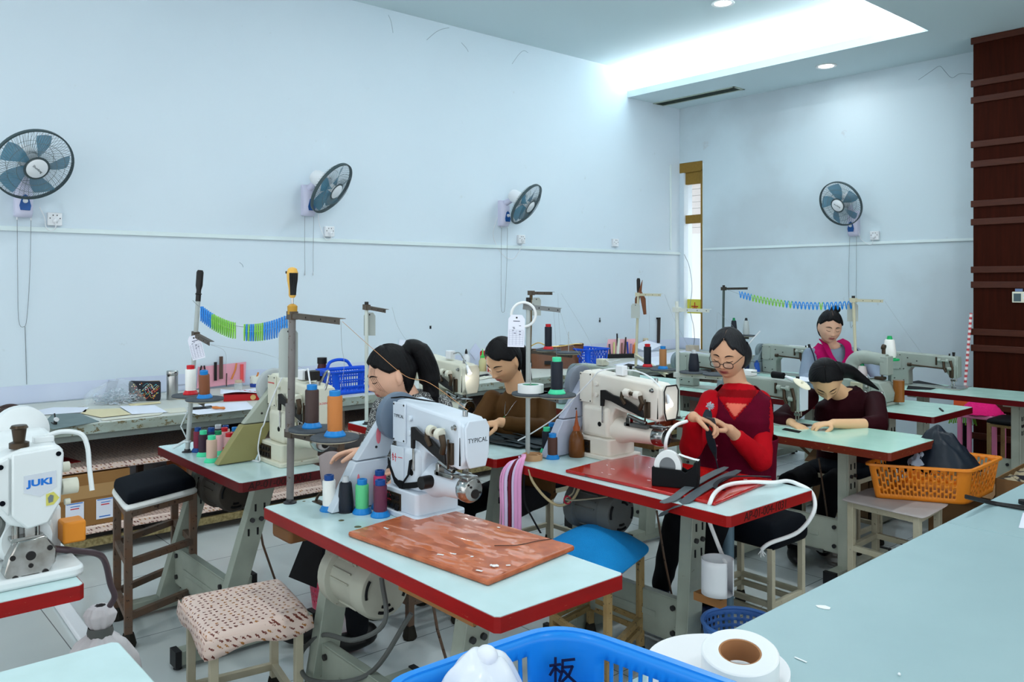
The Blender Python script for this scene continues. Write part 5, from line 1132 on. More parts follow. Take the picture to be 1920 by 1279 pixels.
for k, ch in enumerate(seq):
    f = (k+.5)/len(seq); i = f*24; q = int(i); p = ln2[q].lerp(ln2[min(q+1,24)], i-q)
    o = thing('clothes_peg', '%s open peg, %s %s one from the dark green pole'%({'b':'blue','g':'green'}[ch], (NUM+['thirteenth','fourteenth','fifteenth','sixteenth','seventeenth','eighteenth','nineteenth'])[cnt[ch]], {'b':'blue','g':'green'}[ch]), 'clothes peg', p, .6, 'clothes pegs of the far spiral string'); cnt[ch] += 1
    w = .0125; MB().tube([(-w,0,.028),(-w*.55,0,.012),(-w*.2,0,-.022),(0,0,-.030),(w*.2,0,-.022),(w*.55,0,.012),(w,0,.028)],.0042,6).build('peg_body', {'b':m_pegb,'g':m_pegg}[ch], o)
# ---- items on the foremost table ----
lb = thing('leather_board', 'glossy orange-tan leather covered board lying on the foremost table', 'board', (0,0,.76)); cs = [G(652,998,.775),G(915,1090,.775),G(1078,1024,.775),G(817,948,.775)]; cc = sum(cs,Vector())/4
lb.location = (cc.x,cc.y,.7605); LL = [Vector((v.x-cc.x,v.y-cc.y,0)) for v in cs]
m_lea = mat('tan_wrapping', (222,134,94), .10, c2=(208,112,70), nscale=3.5, namt=.8, bump=.22, bscale=7, coat=.8, stretch=(1,1,1))
b = MB(); N = 40; vs = []
def lq(u,v): return LL[0]*(1-u)*(1-v)+LL[1]*u*(1-v)+LL[2]*u*v+LL[3]*(1-u)*v
import mathutils.noise as mn
b.grid(lambda u,v: lq(.01+.98*u,.01+.98*v)+Vector((0,0,.0165+.0022*mn.noise(Vector((u*5,v*9,1)))+.0012*mn.noise(Vector((u*14,v*25,4))))), 60, 60)
b.build('wrapping', m_lea, lb, sharp=180)
b = MB(); b.prism([(v.x,v.y) for v in LL], .016, None, .0005); b.build('board_core', mat('tan_wrapping_edge',(204,118,80),.3,c2=(150,70,36)), lb, bevel=.006, seg=3)
b = MB()
for (u,v,l,a) in ((.12,.25,.022,0),(.62,.12,.02,.5),(.66,.2,.014,.4),(.9,.08,.02,.3),(.95,.3,.012,1),(.55,.9,.01,0),(.75,.25,.008,1)): b.box(lq(u,v)+Vector((0,0,.0195)),(l,.006,.0012),rotm(0,0,a))
b.build('paper_scrap', m_whiter, lb)
MB().tube(curve([lq(.72,.55)+Vector((0,0,.0185)),lq(.80,.68)+Vector((0,0,.0190)),lq(.83,.85)+Vector((0,0,.0188)),lq(.86,.99)+Vector((0,0,.0175))],5),.0011,5).build('surface_tear', m_ebony, lb)
b = MB(); random.seed(2)
for k in range(8): b.ell(lq(.91,.22)+Vector((random.uniform(-.008,.008),random.uniform(-.006,.006),.0205)),(.005,.004,.003),8,5)
tag(b.build('tissue_scrap', m_whiter), 'crumpled white scrap near the front corner of the orange board', 'scrap').location = lb.location
hf = thing('hemming_foot', 'small brown metal hemming attachment left of the white spool', 'tool', G(600,943,.76))
b = MB(); b.bx(-.035,.035,-.015,.015,0,.003); b.bx(.0,.05,-.006,.006,.003,.006); b.build('plate', m_oily, hf, bevel=.001)
MB().tube(curve([(-.03,0,.003),(-.03,.01,.02),(-.015,.02,.035),(.01,.02,.05),(.03,.01,.055)],5),.005,8).build('coil', m_oily, hf)
b = MB()
for (px,py,r) in ((640,976,.010),(671,988,.012),(570,940,.006)): b.lathe([(r,0),(r*.9,.0006),(.001,.0006)],18,T(*G(px,py,.7602)))
tag(b.build('brass_plug', mat('plug_brass',(120,116,84),.4,metal=.5)), 'round table plugs in front of the four spools', 'plug')
# ---- items on the red-board table ----
rb = thing('red_board', 'glossy red lacquered board with worn edges on the second table', 'board', (0,0,.76)); cs = [G(1060,881,.772),G(1340,943,.772),G(1448,899,.772),G(1180,850,.772)]; cc = sum(cs,Vector())/4; rb.location = (cc.x,cc.y,.7602)
b = MB(); b.prism([(v.x-cc.x,v.y-cc.y) for v in cs], .0125); b.build('board', mat('red_lacquer_board',(196,26,22),.14,c2=(150,18,18),nscale=5,namt=.7,spots=(110,16,18),sscale=6,sth=.60,stretch=(1,6,1),coat=.5), rb, bevel=.004, seg=3)
b = MB(); random.seed(4)
for k in range(12): u, v = random.random(), random.random(); p = (cs[0]*(1-u)*(1-v)+cs[1]*u*(1-v)+cs[2]*u*v+cs[3]*(1-u)*v)-cc; b.box((p.x*.9,p.y*.9,.0132),(.008+.012*random.random(),.003,.001),rotm(0,0,random.random()*3))
b.build('glue_flake', m_whiter, rb)
td = thing('tape_dispenser', 'black desk tape dispenser with white masking tape on the red board', 'tape dispenser', G(1268,912,.7727), math.radians(27))
b = MB(); b.xz([(-.078,0),(.075,0),(.078,.05),(.076,.083),(.066,.082),(.058,.062),(.035,.048),(.02,.055),(-.078,.058)],-.028,-.022); b.xz([(-.078,0),(.075,0),(.078,.05),(.076,.083),(.066,.082),(.058,.062),(.035,.048),(.02,.055),(-.078,.058)],.022,.028); b.bx(-.078,.076,-.024,.024,0,.022); b.bx(-.080,-.072,-.028,.028,0,.058); b.bx(.070,.078,-.026,.026,.02,.082)
b.build('dispenser_body', m_blk, td, bevel=.003)
td.scale = (1.12,1.12,1.28)
t_ = MB().lathe([(.028,-.012),(.047,-.012),(.047,.012),(.028,.012),(.028,-.012)],36,T(-.028,0,.060)@rotm(PI/2,0,0),caps=False).build('tape_roll', m_whiter, td, sharp=30)
MB().lathe([(.001,-.013),(.028,-.013),(.028,.013),(.001,.013)],28,T(-.028,0,.060)@rotm(PI/2,0,0)).build('hub', mat('hub_grey',(120,124,128),.3,metal=.4), td)
MB().ribbon([(.008,0,.098),(.03,0,.092),(.06,0,.086),(.078,0,.084)],(0,.024,0),.001).build('tape_end', m_whiter, td)
def strap(label, pts, w, col, th=.003, name='leather_strap', rough=.6):
    P_ = curve(pts, 6); ws = []
    for k in range(len(P_)):
        t = (P_[min(k+1,len(P_)-1)]-P_[max(k-1,0)]); q = t.cross(Vector((0,0,1)))
        if q.length < 1e-5: q = Vector((1,0,0))
        ws.append(q.normalized()*w*(min(1,.55+.18*min(k,len(P_)-1-k))))
    return tag(MB().ribbon(P_, ws, th).build(name, mat(name+'_%d_%d_%d'%col, col, rough, bump=.1, bscale=200), sharp=60), label, 'strap')
zb = .776
strap('grey leather strap hanging over the front edge of the second table', [G(1385,882,zb),G(1352,898,zb+.002),G(1310,922,zb+.002),G(1285,940,.765),G(1262,952,.74)+Vector((0,-.012,0)),G(1245,966,.70)+Vector((0,-.02,0))], .042, (74,82,88), .003)
strap('grey leather strap lying across the red board above the other', [G(1362,876,zb+.006),G(1330,892,zb+.007),G(1290,915,zb+.006),G(1262,935,.768),G(1244,942,.765)+Vector((0,-.01,0))], .036, (92,100,104), .003)
strap('black strap curled beside the white cord on the red board', [G(1445,894,zb),G(1400,893,zb+.008),G(1365,895,zb+.018),G(1345,905,zb+.012),G(1342,915,zb),G(1360,918,zb)], .018, (16,20,30), .003, 'black_strap')
tag(MB().tube(curve([G(1243,868,.776),G(1255,880,.776)],3),.004,6).build('thread_clipper', mat('clipper_blue',(40,50,90),.4)), 'small dark blue thread clipper on the red board', 'thread clipper')
tp_ = [G(1378,1050,.50)+Vector((0,-.06,.0)),G(1358,1010,.56)+Vector((0,-.05,0)),G(1338,965,.68)+Vector((0,-.035,0)),G(1335,940,.775)+Vector((-.0,-.01,0)),G(1345,920,.79),G(1370,908,.785),G(1410,904,.782),G(1450,905,.777),G(1475,902,.772),G(1496,908,.772),G(1506,925,.742)+Vector((.02,.03,0)),G(1500,960,.68)+Vector((.03,.05,0)),G(1475,1000,.60)+Vector((.02,.05,0)),G(1445,1018,.56),G(1428,1030,.53)]
crd = tag(MB().tube(curve(tp_,6), .0078, 10).build('piping_cord', m_whiter, sharp=180), 'thick white piping cord draped over the right end of the second table', 'cord')
b = MB(); random.seed(8)
for e in (tp_[0],tp_[-1]):
    for k in range(10): b.tube([e, e+Vector((random.uniform(-.014,.014),random.uniform(-.014,.014),random.uniform(-.03,-.01)))],.0012,4)
b.build('frayed_end', m_whiter, crd)
gb = thing('glue_bottle', 'brown glue bottle with long nozzle beside the lilac belt guard', 'bottle', G(1081,856,.76))
MB().lathe([(.001,0),(.034,0),(.037,.006),(.038,.03),(.036,.07),(.031,.095),(.020,.115),(.014,.122),(.001,.122)],32).build('bottle_body', mat('amber_plastic',(112,64,20),.25,c2=(84,46,14),nscale=6), gb)
MB().lathe([(.016,.118),(.017,.135),(.012,.142),(.006,.17),(.0025,.212),(.001,.213)],20).build('nozzle', mat('nozzle_rust',(150,72,30),.4), gb)
tr = thing('tan_tape_ring', 'ring of tan leather tape lying beside the pink ribbons', 'tape', G(998,862,.76)); MB().lathe([(.040,0),(.046,0),(.046,.026),(.040,.026),(.040,0)],40,caps=False).build('tape_coil', mat('tan_tape',(188,144,104),.5), tr, sharp=30)
MB().lathe([(.028,.002),(.036,.002),(.036,.020),(.028,.020),(.028,.002)],32,T(-.005,0,0),caps=False).build('inner_coil', mat('tan_tape',(188,144,104),.5), tr, sharp=30)
rib = thing('ribbon_bundle', 'pink and wine ribbons hanging from the corner of the second table', 'ribbons', G(960,866,.77))
o_ = rib.location; m_pk = mat('ribbon_pink',(240,166,214),.5); m_pk2 = mat('ribbon_pale_lilac',(226,206,240),.5); m_wi = mat('ribbon_wine',(112,16,44),.5)
for k,(dx,m_,w) in enumerate(((-.050,m_pk,.006),(-.040,m_pk,.012),(-.026,m_pk2,.014),(-.010,m_wi,.014),(.004,m_pk2,.010),(.018,m_pk,.018),(.034,m_pk,.016))):
    top = RV*(.030+k*.004)+Vector((0,0,.012+k*.002)); q = RV*dx
    pts = curve([top+FV*.05, top, top*.5+q*.6-FV*.022+Vector((0,0,-.005)), q-FV*.030+Vector((0,0,-.06)), q*.99-FV*.034+Vector((0,0,-.20)), q*(.98+.15*(k==0))-FV*.034+Vector((0,0,-.36+.03*(k%2)))],6)
    MB().ribbon(pts, [RV*w]*len(pts), .0012).build('ribbon', m_, rib, sharp=180)
rib.location = Vector(o_)+Vector((-.0,-.0,0))
# ---- dark strips on the table of the woman in olive brown ----
random.seed(12)
for k in range(9):
    px, py = 900+k*13, 812+ (k*7)%20
    p = G(px+18,py+6,.764+k*.0022); a = random.uniform(-.25,.25)
    b = MB(); w = .055; Lr = .26
    b.grid(lambda u,v:(rotm(0,0,a)@Vector(((u-.5)*Lr,(v-.5)*w,.002+.004*math.sin(u*7+k)*.5+.002))),14,4)
    o = b.build('leather_strip', mat('slate_leather',(44,56,62),.5), None, sharp=180, solid=.002); o.location = p
    tag(o, 'slate black leather strip in the loose pile, %s from the left'%NUM[k], 'strip', 'dark strips on the middle table')
# ---- papers under work ----
def sheet(label, pts, z, m, name='paper_sheet', th=.0012, cat='paper'):
    P_ = [G(px,py,z) for px,py in pts]; c = sum(P_,Vector())/len(P_); b = MB(); b.prism([(p.x-c.x,p.y-c.y) for p in P_], th)
    o = b.build(name, m, smooth=False, loc=c); return tag(o, label, cat)
m_ppw = mat('paper_white',(226,230,242),.6); m_ppm = mat('paper_manila',(218,206,166),.6); m_ppc = mat('card_cream',(214,212,196),.6); m_mat = mat('cutting_mat',(112,128,128),.6,c2=(96,114,116),nscale=12)
sheet('white paper under the needle of the woman in maroon', [(1450,797),(1500,805),(1535,800),(1490,790)], .7606, m_ppw)
sheet('narrow black leather strip in front of the white paper on the mint table', [(1466,806),(1498,812),(1503,809),(1472,803)], .7608, m_blk, 'black_strip', .002, 'strip')
sheet('orange paper beside the arm of the woman in maroon', [(1440,786),(1476,790),(1484,784),(1448,778)], .7606, mat('paper_orange',(226,120,80),.6))
sheet('black leather piece lying on the far right table', [(1700,730),(1745,731),(1770,724),(1722,714),(1705,717)], .7606, m_blk, 'leather_piece', .003, 'leather')
sheet('metal slide plate under the needle on the far right table', [(1765,729),(1800,732),(1822,725),(1785,721)], .7606, m_chr, 'slide_plate', .002, 'plate')
tag(MB().tube(curve([G(1762,766,.764),G(1768,771,.764)],3),.006,6).build('thread_clipper', m_dark), 'small dark clip lying on the pale green table', 'thread clipper')
# ---- things on the wall bench ----
sheet('green-grey cutting mat on the near end of the long bench', [(78,797),(100,806),(186,791),(150,776),(100,776)], .7606, m_mat, 'cutting_mat', .003, 'mat')
sheet('long white paper sheet on the bench left of the shreds', [(62,771),(64,779),(160,773),(166,764),(100,764)], .7640, m_ppw)
sheet('manila card sheet on the bench in front of the shreds', [(152,775),(190,783),(246,777),(225,766),(160,768)], .7640, m_ppm)
sheet('white paper sheet in front of the patterned pouch', [(224,762),(248,777),(314,773),(290,760)], .7655, m_ppw)
sheet('cream card strip on the bench edge right of the manila sheet', [(188,786),(192,789),(300,778),(310,772)], .7625, m_ppc)
sheet('thin beige card under the patterned pouch', [(240,758),(246,762),(302,756),(300,753)], .7625, m_ppm)
sheet('white pattern paper in front of the red box', [(350,772),(372,778),(478,767),(462,753),(380,758)], .7625, m_ppw)
sheet('grey-white pattern card left of the leaning pole', [(298,768),(318,775),(352,772),(345,764)], .7612, m_ppc)
for i,(lab,pp,m_) in enumerate((('cream pattern sheet with black shapes, rearmost of the bench stack',[(806,700),(835,706),(860,697),(838,692)],m_ppc),('white pattern sheet in the middle of the bench stack left of the glue bottle',[(806,708),(850,714),(902,704),(870,696),(820,700)],m_ppw),('cream pattern sheet at the bench edge left of the glue bottle',[(808,716),(845,722),(925,708),(890,702)],m_ppc),('white patterns on the bench below the pen pouch',[(1150,684),(1200,690),(1290,676),(1240,668)],m_ppw),('large white sheet at the far end of the bench',[(1190,672),(1240,680),(1330,664),(1290,656)],m_ppw))):
    sheet(lab, pp, .7606+i*.0002+.0012*(i%3), m_)
for i,(lab,pp) in enumerate((('black leather shape on the rear pattern sheet',[(816,700),(836,703),(848,697),(830,696)]),('black leather strip on the middle pattern sheet',[(808,711),(818,713),(862,704),(850,703)]),('black leather strip on the white pattern sheet, rightmost',[(868,709),(874,712),(918,703),(914,701)]),('black leather shape at the bench edge under the blue basket',[(1148,692),(1158,690),(1200,685),(1178,682)]))):
    sheet(lab, pp, .7650, m_blk, 'leather_shape', .0015, 'leather')
pc = thing('pouch', 'black zip pouch with colourful necklace print leaning on the bench', 'pouch', G(271,752,.76), math.radians(58))
b = MB(); b.xz([(-.098,.0),(.100,.0),(.104,.03),(.103,.125),(.097,.132),(-.092,.138),(-.100,.12),(-.100,.01)],-.012,.014); bo = b.build('pouch_body', mat('pouch_black',(30,32,42),.6), pc, bevel=.010, seg=3)
random.seed(21); cols = [(196,50,56),(226,196,96),(90,180,190),(226,226,226),(210,120,60)]
for ci, cc_ in enumerate(cols):
    b = MB()
    for k in range(9): b.ell((random.uniform(-.088,.09),-.0125,random.uniform(.012,.122)),(.0042,.0015,.0042),8,5)
    for k in range(2):
        x, z_ = random.uniform(-.08,.02), random.uniform(.02,.10); b.tube(curve([(x,-.0128,z_),(x+.03,-.0128,z_+.02),(x+.05,-.0128,z_-.015),(x+.08,-.0128,z_+.01)],5),.0011,4)
    b.build('printed_beads', mat('bead_%d'%ci, cc_, .5), bo)
MB().tube([(-.10,-.002,.132),(.098,-.002,.134)],.0022,6).build('zip', mat('zip_brass',(150,120,60),.4,metal=.6), pc)
MB().tube([(-.10,-.005,.02),(-.112,-.010,.012),(-.118,-.012,.018)],.003,6).build('zip_pull', mat('zip_brass',(150,120,60),.4,metal=.6), pc)
fl = thing('vacuum_flask', 'brushed steel vacuum flask standing right of the patterned pouch', 'flask', G(323,749,.76))
MB().lathe([(.001,0),(.035,0),(.037,.004),(.037,.160),(.036,.164)],32).build('flask_body', m_steel, fl, sharp=50)
MB().lathe([(.036,.166),(.0375,.168),(.0375,.192),(.034,.198),(.001,.199)],32).build('flask_cap', m_chr, fl, sharp=50)
MB().cyl((.02,-.031,.165),(.024,-.036,.165),.006,n=8).build('cap_clasp', m_ebony, fl)
sb = thing('shred_bag', 'clear plastic bag full of pale plastic shreds on the bench', 'bag', G(190,762,.76)+Vector((-.10,.12,0)))
random.seed(31)
for nm_, n_, m_ in (('pale_shreds', 130, mat('shred_grey_blue',(176,196,210),.4)), ('white_shreds', 90, m_ppw)):
    b = MB()
    for k in range(n_):
        a = random.uniform(0,2*PI); r = random.random()**.5; p = Vector((.085*r*math.cos(a),.13*r*math.sin(a),random.uniform(.008,.10)*(1-.7*r)+.006)); q = [p]
        for _ in range(4): p = p+Vector((random.uniform(-.03,.03),random.uniform(-.03,.03),random.uniform(-.012,.014))); p.z = max(.005,p.z); q.append(p)
        P_ = curve(q,3); b.ribbon(P_,[Vector((0,0,1)).cross((P_[min(i+1,len(P_)-1)]-P_[max(i-1,0)])).normalized()*.005+Vector((0,0,.002)) for i in range(len(P_))],.0005)
    o = b.build(nm_, m_, sb, sharp=180); o['kind'] = 'stuff'
b = MB(); b.grid(lambda u,v:(lambda a,r:Vector((.115*r*math.cos(a),.19*r*math.sin(a),max(.002,.155*(1-v)**.8*(1+.35*math.sin(a*5)*v)+.02*mn.noise(Vector((u*8,v*5,2)))))))(2*PI*u,math.sin(v*PI/2)**.8*(1+.12*math.sin(9*2*PI*u))),50,14,True)
b.build('clear_film', mat('clear_film',(226,236,240),.12,alpha=.16), sb, sharp=180)
sk = thing('strap_bundle', 'bundle of coiled brown, beige and wine straps on the bench at the left edge', 'straps', G(22,783,.76)+Vector((-.05,.0,0)))
for k,(c_,r,z_,a_) in enumerate((((92,66,58),.07,.02,0),((206,180,150),.055,.03,.4),((112,24,36),.06,.022,1.2),((66,52,50),.05,.04,2.2),((226,150,146),.04,.02,3))):
    P_ = [Vector((r*math.cos(a_+t*.5)*(1+.1*k)-.02,r*1.5*math.sin(a_+t*.5),z_+.012*math.sin(t))) for t in range(0,9)]
    P_ = curve(P_,3); MB().ribbon(P_,[Vector((0,0,.026))]*len(P_),.003).build('strap', mat('strap_%d'%k,c_,.6), sk, sharp=180)
ic = thing('bobbin_winder', 'small black fitting with white knob at the front bench edge', 'tool', G(104,797,.76)+Vector((.0,0,0))); b = MB(); b.cyl((0,0,.004),(0,0,.03),.009,n=10); b.bx(-.07,.0,-.008,.008,0,.008); b.tube([(0,0,.03),(.01,-.005,.05),(0,-.005,.065)],.004,6); b.build('fitting', m_ebony, ic); MB().cyl((.01,0,.034),(.032,0,.034),.012,n=14).build('knob', m_white, ic)
def wallitem(px, y, z): return Yp(px, y, z)
pf = thing('tool_folder', 'pink folder hung on the wall with tools tucked in, behind the spool stand', 'folder', (.018,-5.62,.77), PI/2)
MB().xz([(-.20,.0),(.17,.015),(.18,.175),(-.19,.160)],-.004,.004).build('pink_sheet', mat('folder_pink',(226,160,176),.5), pf)
b = MB(); b.tube(curve([(-.17,-.015,.17),(-.18,-.02,.12),(-.165,-.02,.05),(-.14,-.02,.02)],5),.006,6); b.tube(curve([(-.15,-.015,.17),(-.145,-.02,.12),(-.15,-.02,.05),(-.13,-.02,.02)],5),.006,6); b.build('black_wire_coil', m_ebony, pf)
MB().bx(-.035,-.010,-.022,-.012,.06,.23).build('brown_file', mat('file_brown',(86,66,58),.5), pf)
MB().bx(-.075,-.055,-.02,-.01,.05,.19).build('black_marker', m_ebony, pf)
b = MB(); b.tube([(.06,-.012,.05),(.09,-.012,.12),(.10,-.012,.17)],.006,6); b.build('brush_handle', mat('orange_handle',(214,130,60),.5), pf)
MB().bx(.13,.155,-.014,-.008,.03,.16).build('red_tool', mat('coral_red',(226,84,84),.5), pf)
MB().tube([(.02,-.014,.0),(.022,-.014,.10)],.004,6).build('thin_file', mat('file_brown',(86,66,58),.5), pf)
pp_ = thing('paint_pot', 'stained white glue pot with blue band and brush near the red box', 'pot', G(481,727,.76))
MB().lathe([(.001,0),(.046,0),(.048,.085),(.044,.09),(.040,.085),(.040,.07),(.001,.07)],28).build('pot_body', mat('pot_white_stained',(216,218,210),.5,spots=(110,80,50),sscale=26,sth=.60), pp_, sharp=50)
MB().lathe([(.0478,.008),(.0486,.035)],28,caps=False).build('blue_band', mat('band_blue',(40,70,160),.5), pp_)
MB().tube([(0,0,.08),(.0,.01,.10),(.004,.012,.115)],.007,8).build('brush_stub', mat('orange_handle',(214,130,60),.5), pp_)
gj = thing('glass_jar', 'small glass jar between the pink folder and the glue pot', 'jar', G(447,733,.76)); MB().lathe([(.001,0),(.03,0),(.032,.05),(.024,.06)],24,caps=False).build('jar_body', mat('jar_glass',(214,226,226),.08,alpha=.35), gj); MB().cyl((0,0,.062),(0,0,.08),.026,n=20).build('jar_lid', mat('lid_tan',(196,176,150),.5), gj)
bx_ = thing('red_box', 'flat red gift box with gold emblem under loose white paper', 'box', G(468,748,.76)+Vector((-.02,.03,0)), math.radians(68))
MB().bx(-.19,.16,-.12,.12,0,.045).build('box_body', mat('box_red',(176,20,26),.45), bx_, bevel=.003)
b = MB(); b.lathe([(.001,0),(.018,0),(.018,.001),(.001,.001)],20,T(.0,-.121,.022)@rotm(PI/2,0,0)); b.build('gold_emblem', mat('emblem_gold',(206,170,110),.4), bx_)
b = MB(); b.grid(lambda u,v:Vector(((u-.5)*.42,(v-.5)*.27,.050+.010*math.sin(u*6+v*3)+.004)),14,10); b.build('loose_paper', m_ppw, bx_, sharp=180, solid=.001)
aw = thing('awl', 'orange-handled awl lying on the bench edge by the leaning pole', 'awl', G(398,764,.776), .5); MB().lathe([(.001,0),(.008,.004),(.010,.03),(.007,.06),(.009,.09),(.002,.10)],12,rotm(0,PI/2,0)).build('handle', mat('orange_wood',(200,120,60),.5), aw); MB().cyl((-.06,0,0),(0,0,0),.002,n=6).build('blade', m_chr, aw)
sheet('black flat ruler in front of the orange awl', [(352,765),(356,768),(400,764),(396,761)], .769, m_blk, 'ruler', .002, 'ruler')
def basket(label, pts, z0, z1, m, rim=.012, n=(18,12), flare=1.12, name='plastic_basket', slots=(.12,.92), rows=3, rnd=.10, loc=None, diag=0, rz=0, solidcorner=True):
    """pts: four plan corners at the rim; slotted walls, rolled rim, floor"""
    c = sum((Vector((p[0],p[1],0)) for p in pts), Vector())/4
    s = thing(name, label, 'basket', (c.x,c.y,z0)); H = z1-z0
    L_ = [Vector((p[0]-c.x,p[1]-c.y,0)) for p in pts]
    per = []; seg = []
    for i in range(4):
        a, e = L_[i], L_[(i+1)%4]; nx = L_[(i+2)%4]; k = n[i%2]*3; d1_ = (e-a); 
        for j in range(k+1): per.append(a+d1_*(rnd+(1-2*rnd)*j/k)); seg.append(j)
        e2 = (nx-e); q0 = e-d1_*rnd; q1 = e+e2*rnd
        for j in range(1,8): t = j/8; per.append(q0*(1-t)**2+e*2*t*(1-t)+q1*t*t); seg.append(-1)
    N = len(per); V = 2+rows*4
    b = MB(); vs = []; fs = []
    for v in range(V+1):
        t = v/V
        for p in per: q = p*(1/flare+(1-1/flare)*t); vs.append(Vector((q.x,q.y,H*t)))
    for v in range(V):
        t = (v+.5)/V
        for i in range(N):
            j = (i+1)%N
            if seg[i] >= 0 and seg[j] > 0 and slots[0] < t < slots[1]:
                rr = int((t-slots[0])/(slots[1]-slots[0])*rows*4+.0); colk = seg[i]//3
                if seg[i]%3 != 2 and (rr+2*(colk%2 if diag else 0))%4 != 3 : continue
            fs.append((v*N+i, v*N+j, (v+1)*N+j, (v+1)*N+i))
    b.add(vs, fs); b.build('basket_wall', m, s, solid=.003, sharp=60)
    b = MB(); fl_ = [p/flare for p in per]; b.prism([(p.x,p.y) for p in fl_], .003, None, .002); b.build('basket_floor', m, s)
    b = MB(); nn = len(per); prof_ = [(0,-.002),(rim,-.002),(rim*1.1,-.008),(rim*1.05,-.0),(rim,.003),(0,.003)]
    vs = []; fs = []
    for p in per:
        o_ = p.normalized()
        for (r_,z_) in prof_: vs.append(Vector((p.x+o_.x*r_,p.y+o_.y*r_,H+z_)))
    K = len(prof_)
    for i in range(nn):
        j = (i+1)%nn
        for k in range(K): l_ = (k+1)%K; fs.append((i*K+k, i*K+l_, j*K+l_, j*K+k))
    b.add(vs, fs); b.build('basket_rim', m, s, sharp=50)
    return s, L_
m_bbask = mat('basket_blue',(20,84,214),.35); m_sbask = mat('basket_sky_blue',(26,138,228),.3); m_obask = mat('basket_orange',(232,136,38),.35)
c0 = G(655,735,.76)
bk, L_ = basket('blue handled shopping basket on the bench behind the machine with the lamp', [(c0.x-.13,c0.y-.20),(c0.x+.13,c0.y-.20),(c0.x+.13,c0.y+.19),(c0.x-.13,c0.y+.19)], .761, .93, m_bbask, n=(10,15), rows=3)
MB().tube(curve([(-.14,-.10,.168),(-.15,-.07,.21),(-.15,0,.225),(-.15,.07,.21),(-.14,.10,.168)],5),.012,8).build('handle', m_bbask, bk)
def bottle(label, loc, prof, m, cap=None, cm=None, name='bottle'):
    s = thing(name, label, 'bottle', loc); MB().lathe(prof,24,caps=False).build('bottle_body', m, s, sharp=50)
    if cap: MB().lathe(cap,18,caps=False).build('bottle_cap', cm, s, sharp=40)
    return s
bottle('brown bottle with dark cap behind the blue handled basket', Vector((c0.x-.30,c0.y-.06,.76)), [(.001,0),(.036,0),(.036,.16),(.03,.185),(.03,.19)], mat('brown_bottle',(70,26,30),.3), [(.036,.19),(.036,.235),(.001,.236)], m_ebony)
sheet('grey folder standing flat beside the blue handled basket', [(598,735),(606,738),(614,716),(604,713)], .80, m_ppc, 'folder', .002, 'folder')
MB_ = MB().bx(-.004,.004,-.05,.05,0,.13); o = MB_.build('phone_case', m_ebony, None, bevel=.002, loc=(c0.x-.02,c0.y-.26,.7612)); tag(o, 'thin black case standing at the left end of the blue basket', 'case')
o = MB().bx(-.004,.004,-.06,.06,0,.16).build('grey_clipboard', m_ppc, None, loc=(c0.x-.08,c0.y-.28,.7612)); tag(o, 'grey board leaning left of the black case on the bench', 'board')
o = MB().lathe([(.06,-.008),(.06,.008),(.001,.008)],28,T(0,0,.06)@rotm(0,PI/2,0)).build('olive_disc', m_olive, None, loc=(c0.x-.02,c0.y+.26,.7612)); tag(o, 'olive green round thing right of the blue handled basket', 'disc')
bottle('white squeeze bottle with black tip on the bench', Vector((.20,-3.42,.76)), [(.001,0),(.032,0),(.034,.01),(.034,.12),(.02,.14),(.02,.145)], m_white, [(.012,.145),(.012,.165),(.004,.19),(.001,.19)], m_ebony)
gt = bottle('glue bottle with bright green tip half full of amber glue', G(905,696,.76), [(.001,0),(.034,0),(.036,.01),(.036,.09),(.022,.115),(.02,.12)], mat('glue_clear',(214,212,160),.2,alpha=.75), [(.021,.12),(.020,.14),(.010,.145),(.003,.20),(.001,.20)], mat('tip_green',(70,196,90),.4))
MB().lathe([(.001,.002),(.033,.002),(.034,.045),(.001,.046)],24).build('amber_glue', mat('glue_amber',(206,130,40),.2), gt)
bottle('red spray can behind the green-tipped glue bottle', Vector((.20,-3.22,.76)), [(.001,0),(.03,0),(.03,.15),(.018,.165)], mat('can_red',(190,30,40),.35), [(.018,.165),(.018,.185),(.001,.185)], m_white)
bottle('short red bottle right of the green-tipped glue bottle', G(922,697,.76), [(.001,0),(.038,0),(.038,.07),(.02,.085)], mat('can_red',(190,30,40),.35), [(.02,.085),(.02,.10),(.001,.10)], m_white)
for lab,px,py,r,h in (('thick black tape roll on the bench left of the white bottle',877,697,.045,.045),('small black tape roll between the bottles on the bench',898,695,.030,.035)):
    t_ = thing('tape_roll', lab, 'tape', G(px,py,.76)); MB().lathe([(r*.55,0),(r,0),(r,h),(r*.55,h),(r*.55,0)],30,caps=False).build('tape', m_dark, t_, sharp=30); MB().lathe([(r*.50,.002),(r*.55,.002),(r*.55,h-.002),(r*.50,h-.002)],24,caps=False).build('core', m_card, t_)
o = MB().prism([(-.07,-.06),(.05,-.075),(.075,.05),(-.045,.07)],.001,rotm(PI/2,0,0)).build('sketch_card', m_ppw, None, loc=(.012,-3.98,.985)); o.rotation_euler = (0,0,PI/2); tag(o, 'white card with dotted edge taped to the wall behind the ponytail', 'card')
o = MB().prism([(-.075,0),(0,-.08),(.075,0),(0,.08)],.001,rotm(PI/2,0,0)).build('sketch_card', mat('card_lilac',(206,214,236),.6), None, loc=(.008,-3.16,.90)); o.rotation_euler = (0,0,PI/2); tag(o, 'diamond-shaped lilac paper taped to the wall above the tape rolls', 'card')
o = MB().bx(-.004,.004,-.035,.035,0,.16).build('pink_striped_pouch', mat('pink_stripe',(232,150,170),.6,wave=('Z',18,(226,60,90),1)), None, loc=(.03,-3.92,.80)); tag(o, 'pink striped pouch hanging on the wall behind the ponytail', 'pouch')
hb = thing('handbag', 'slouchy brown leather handbag leaning against the second blue basket', 'handbag', G(1036,690,.76)+Vector((0,.02,0)), math.radians(52))
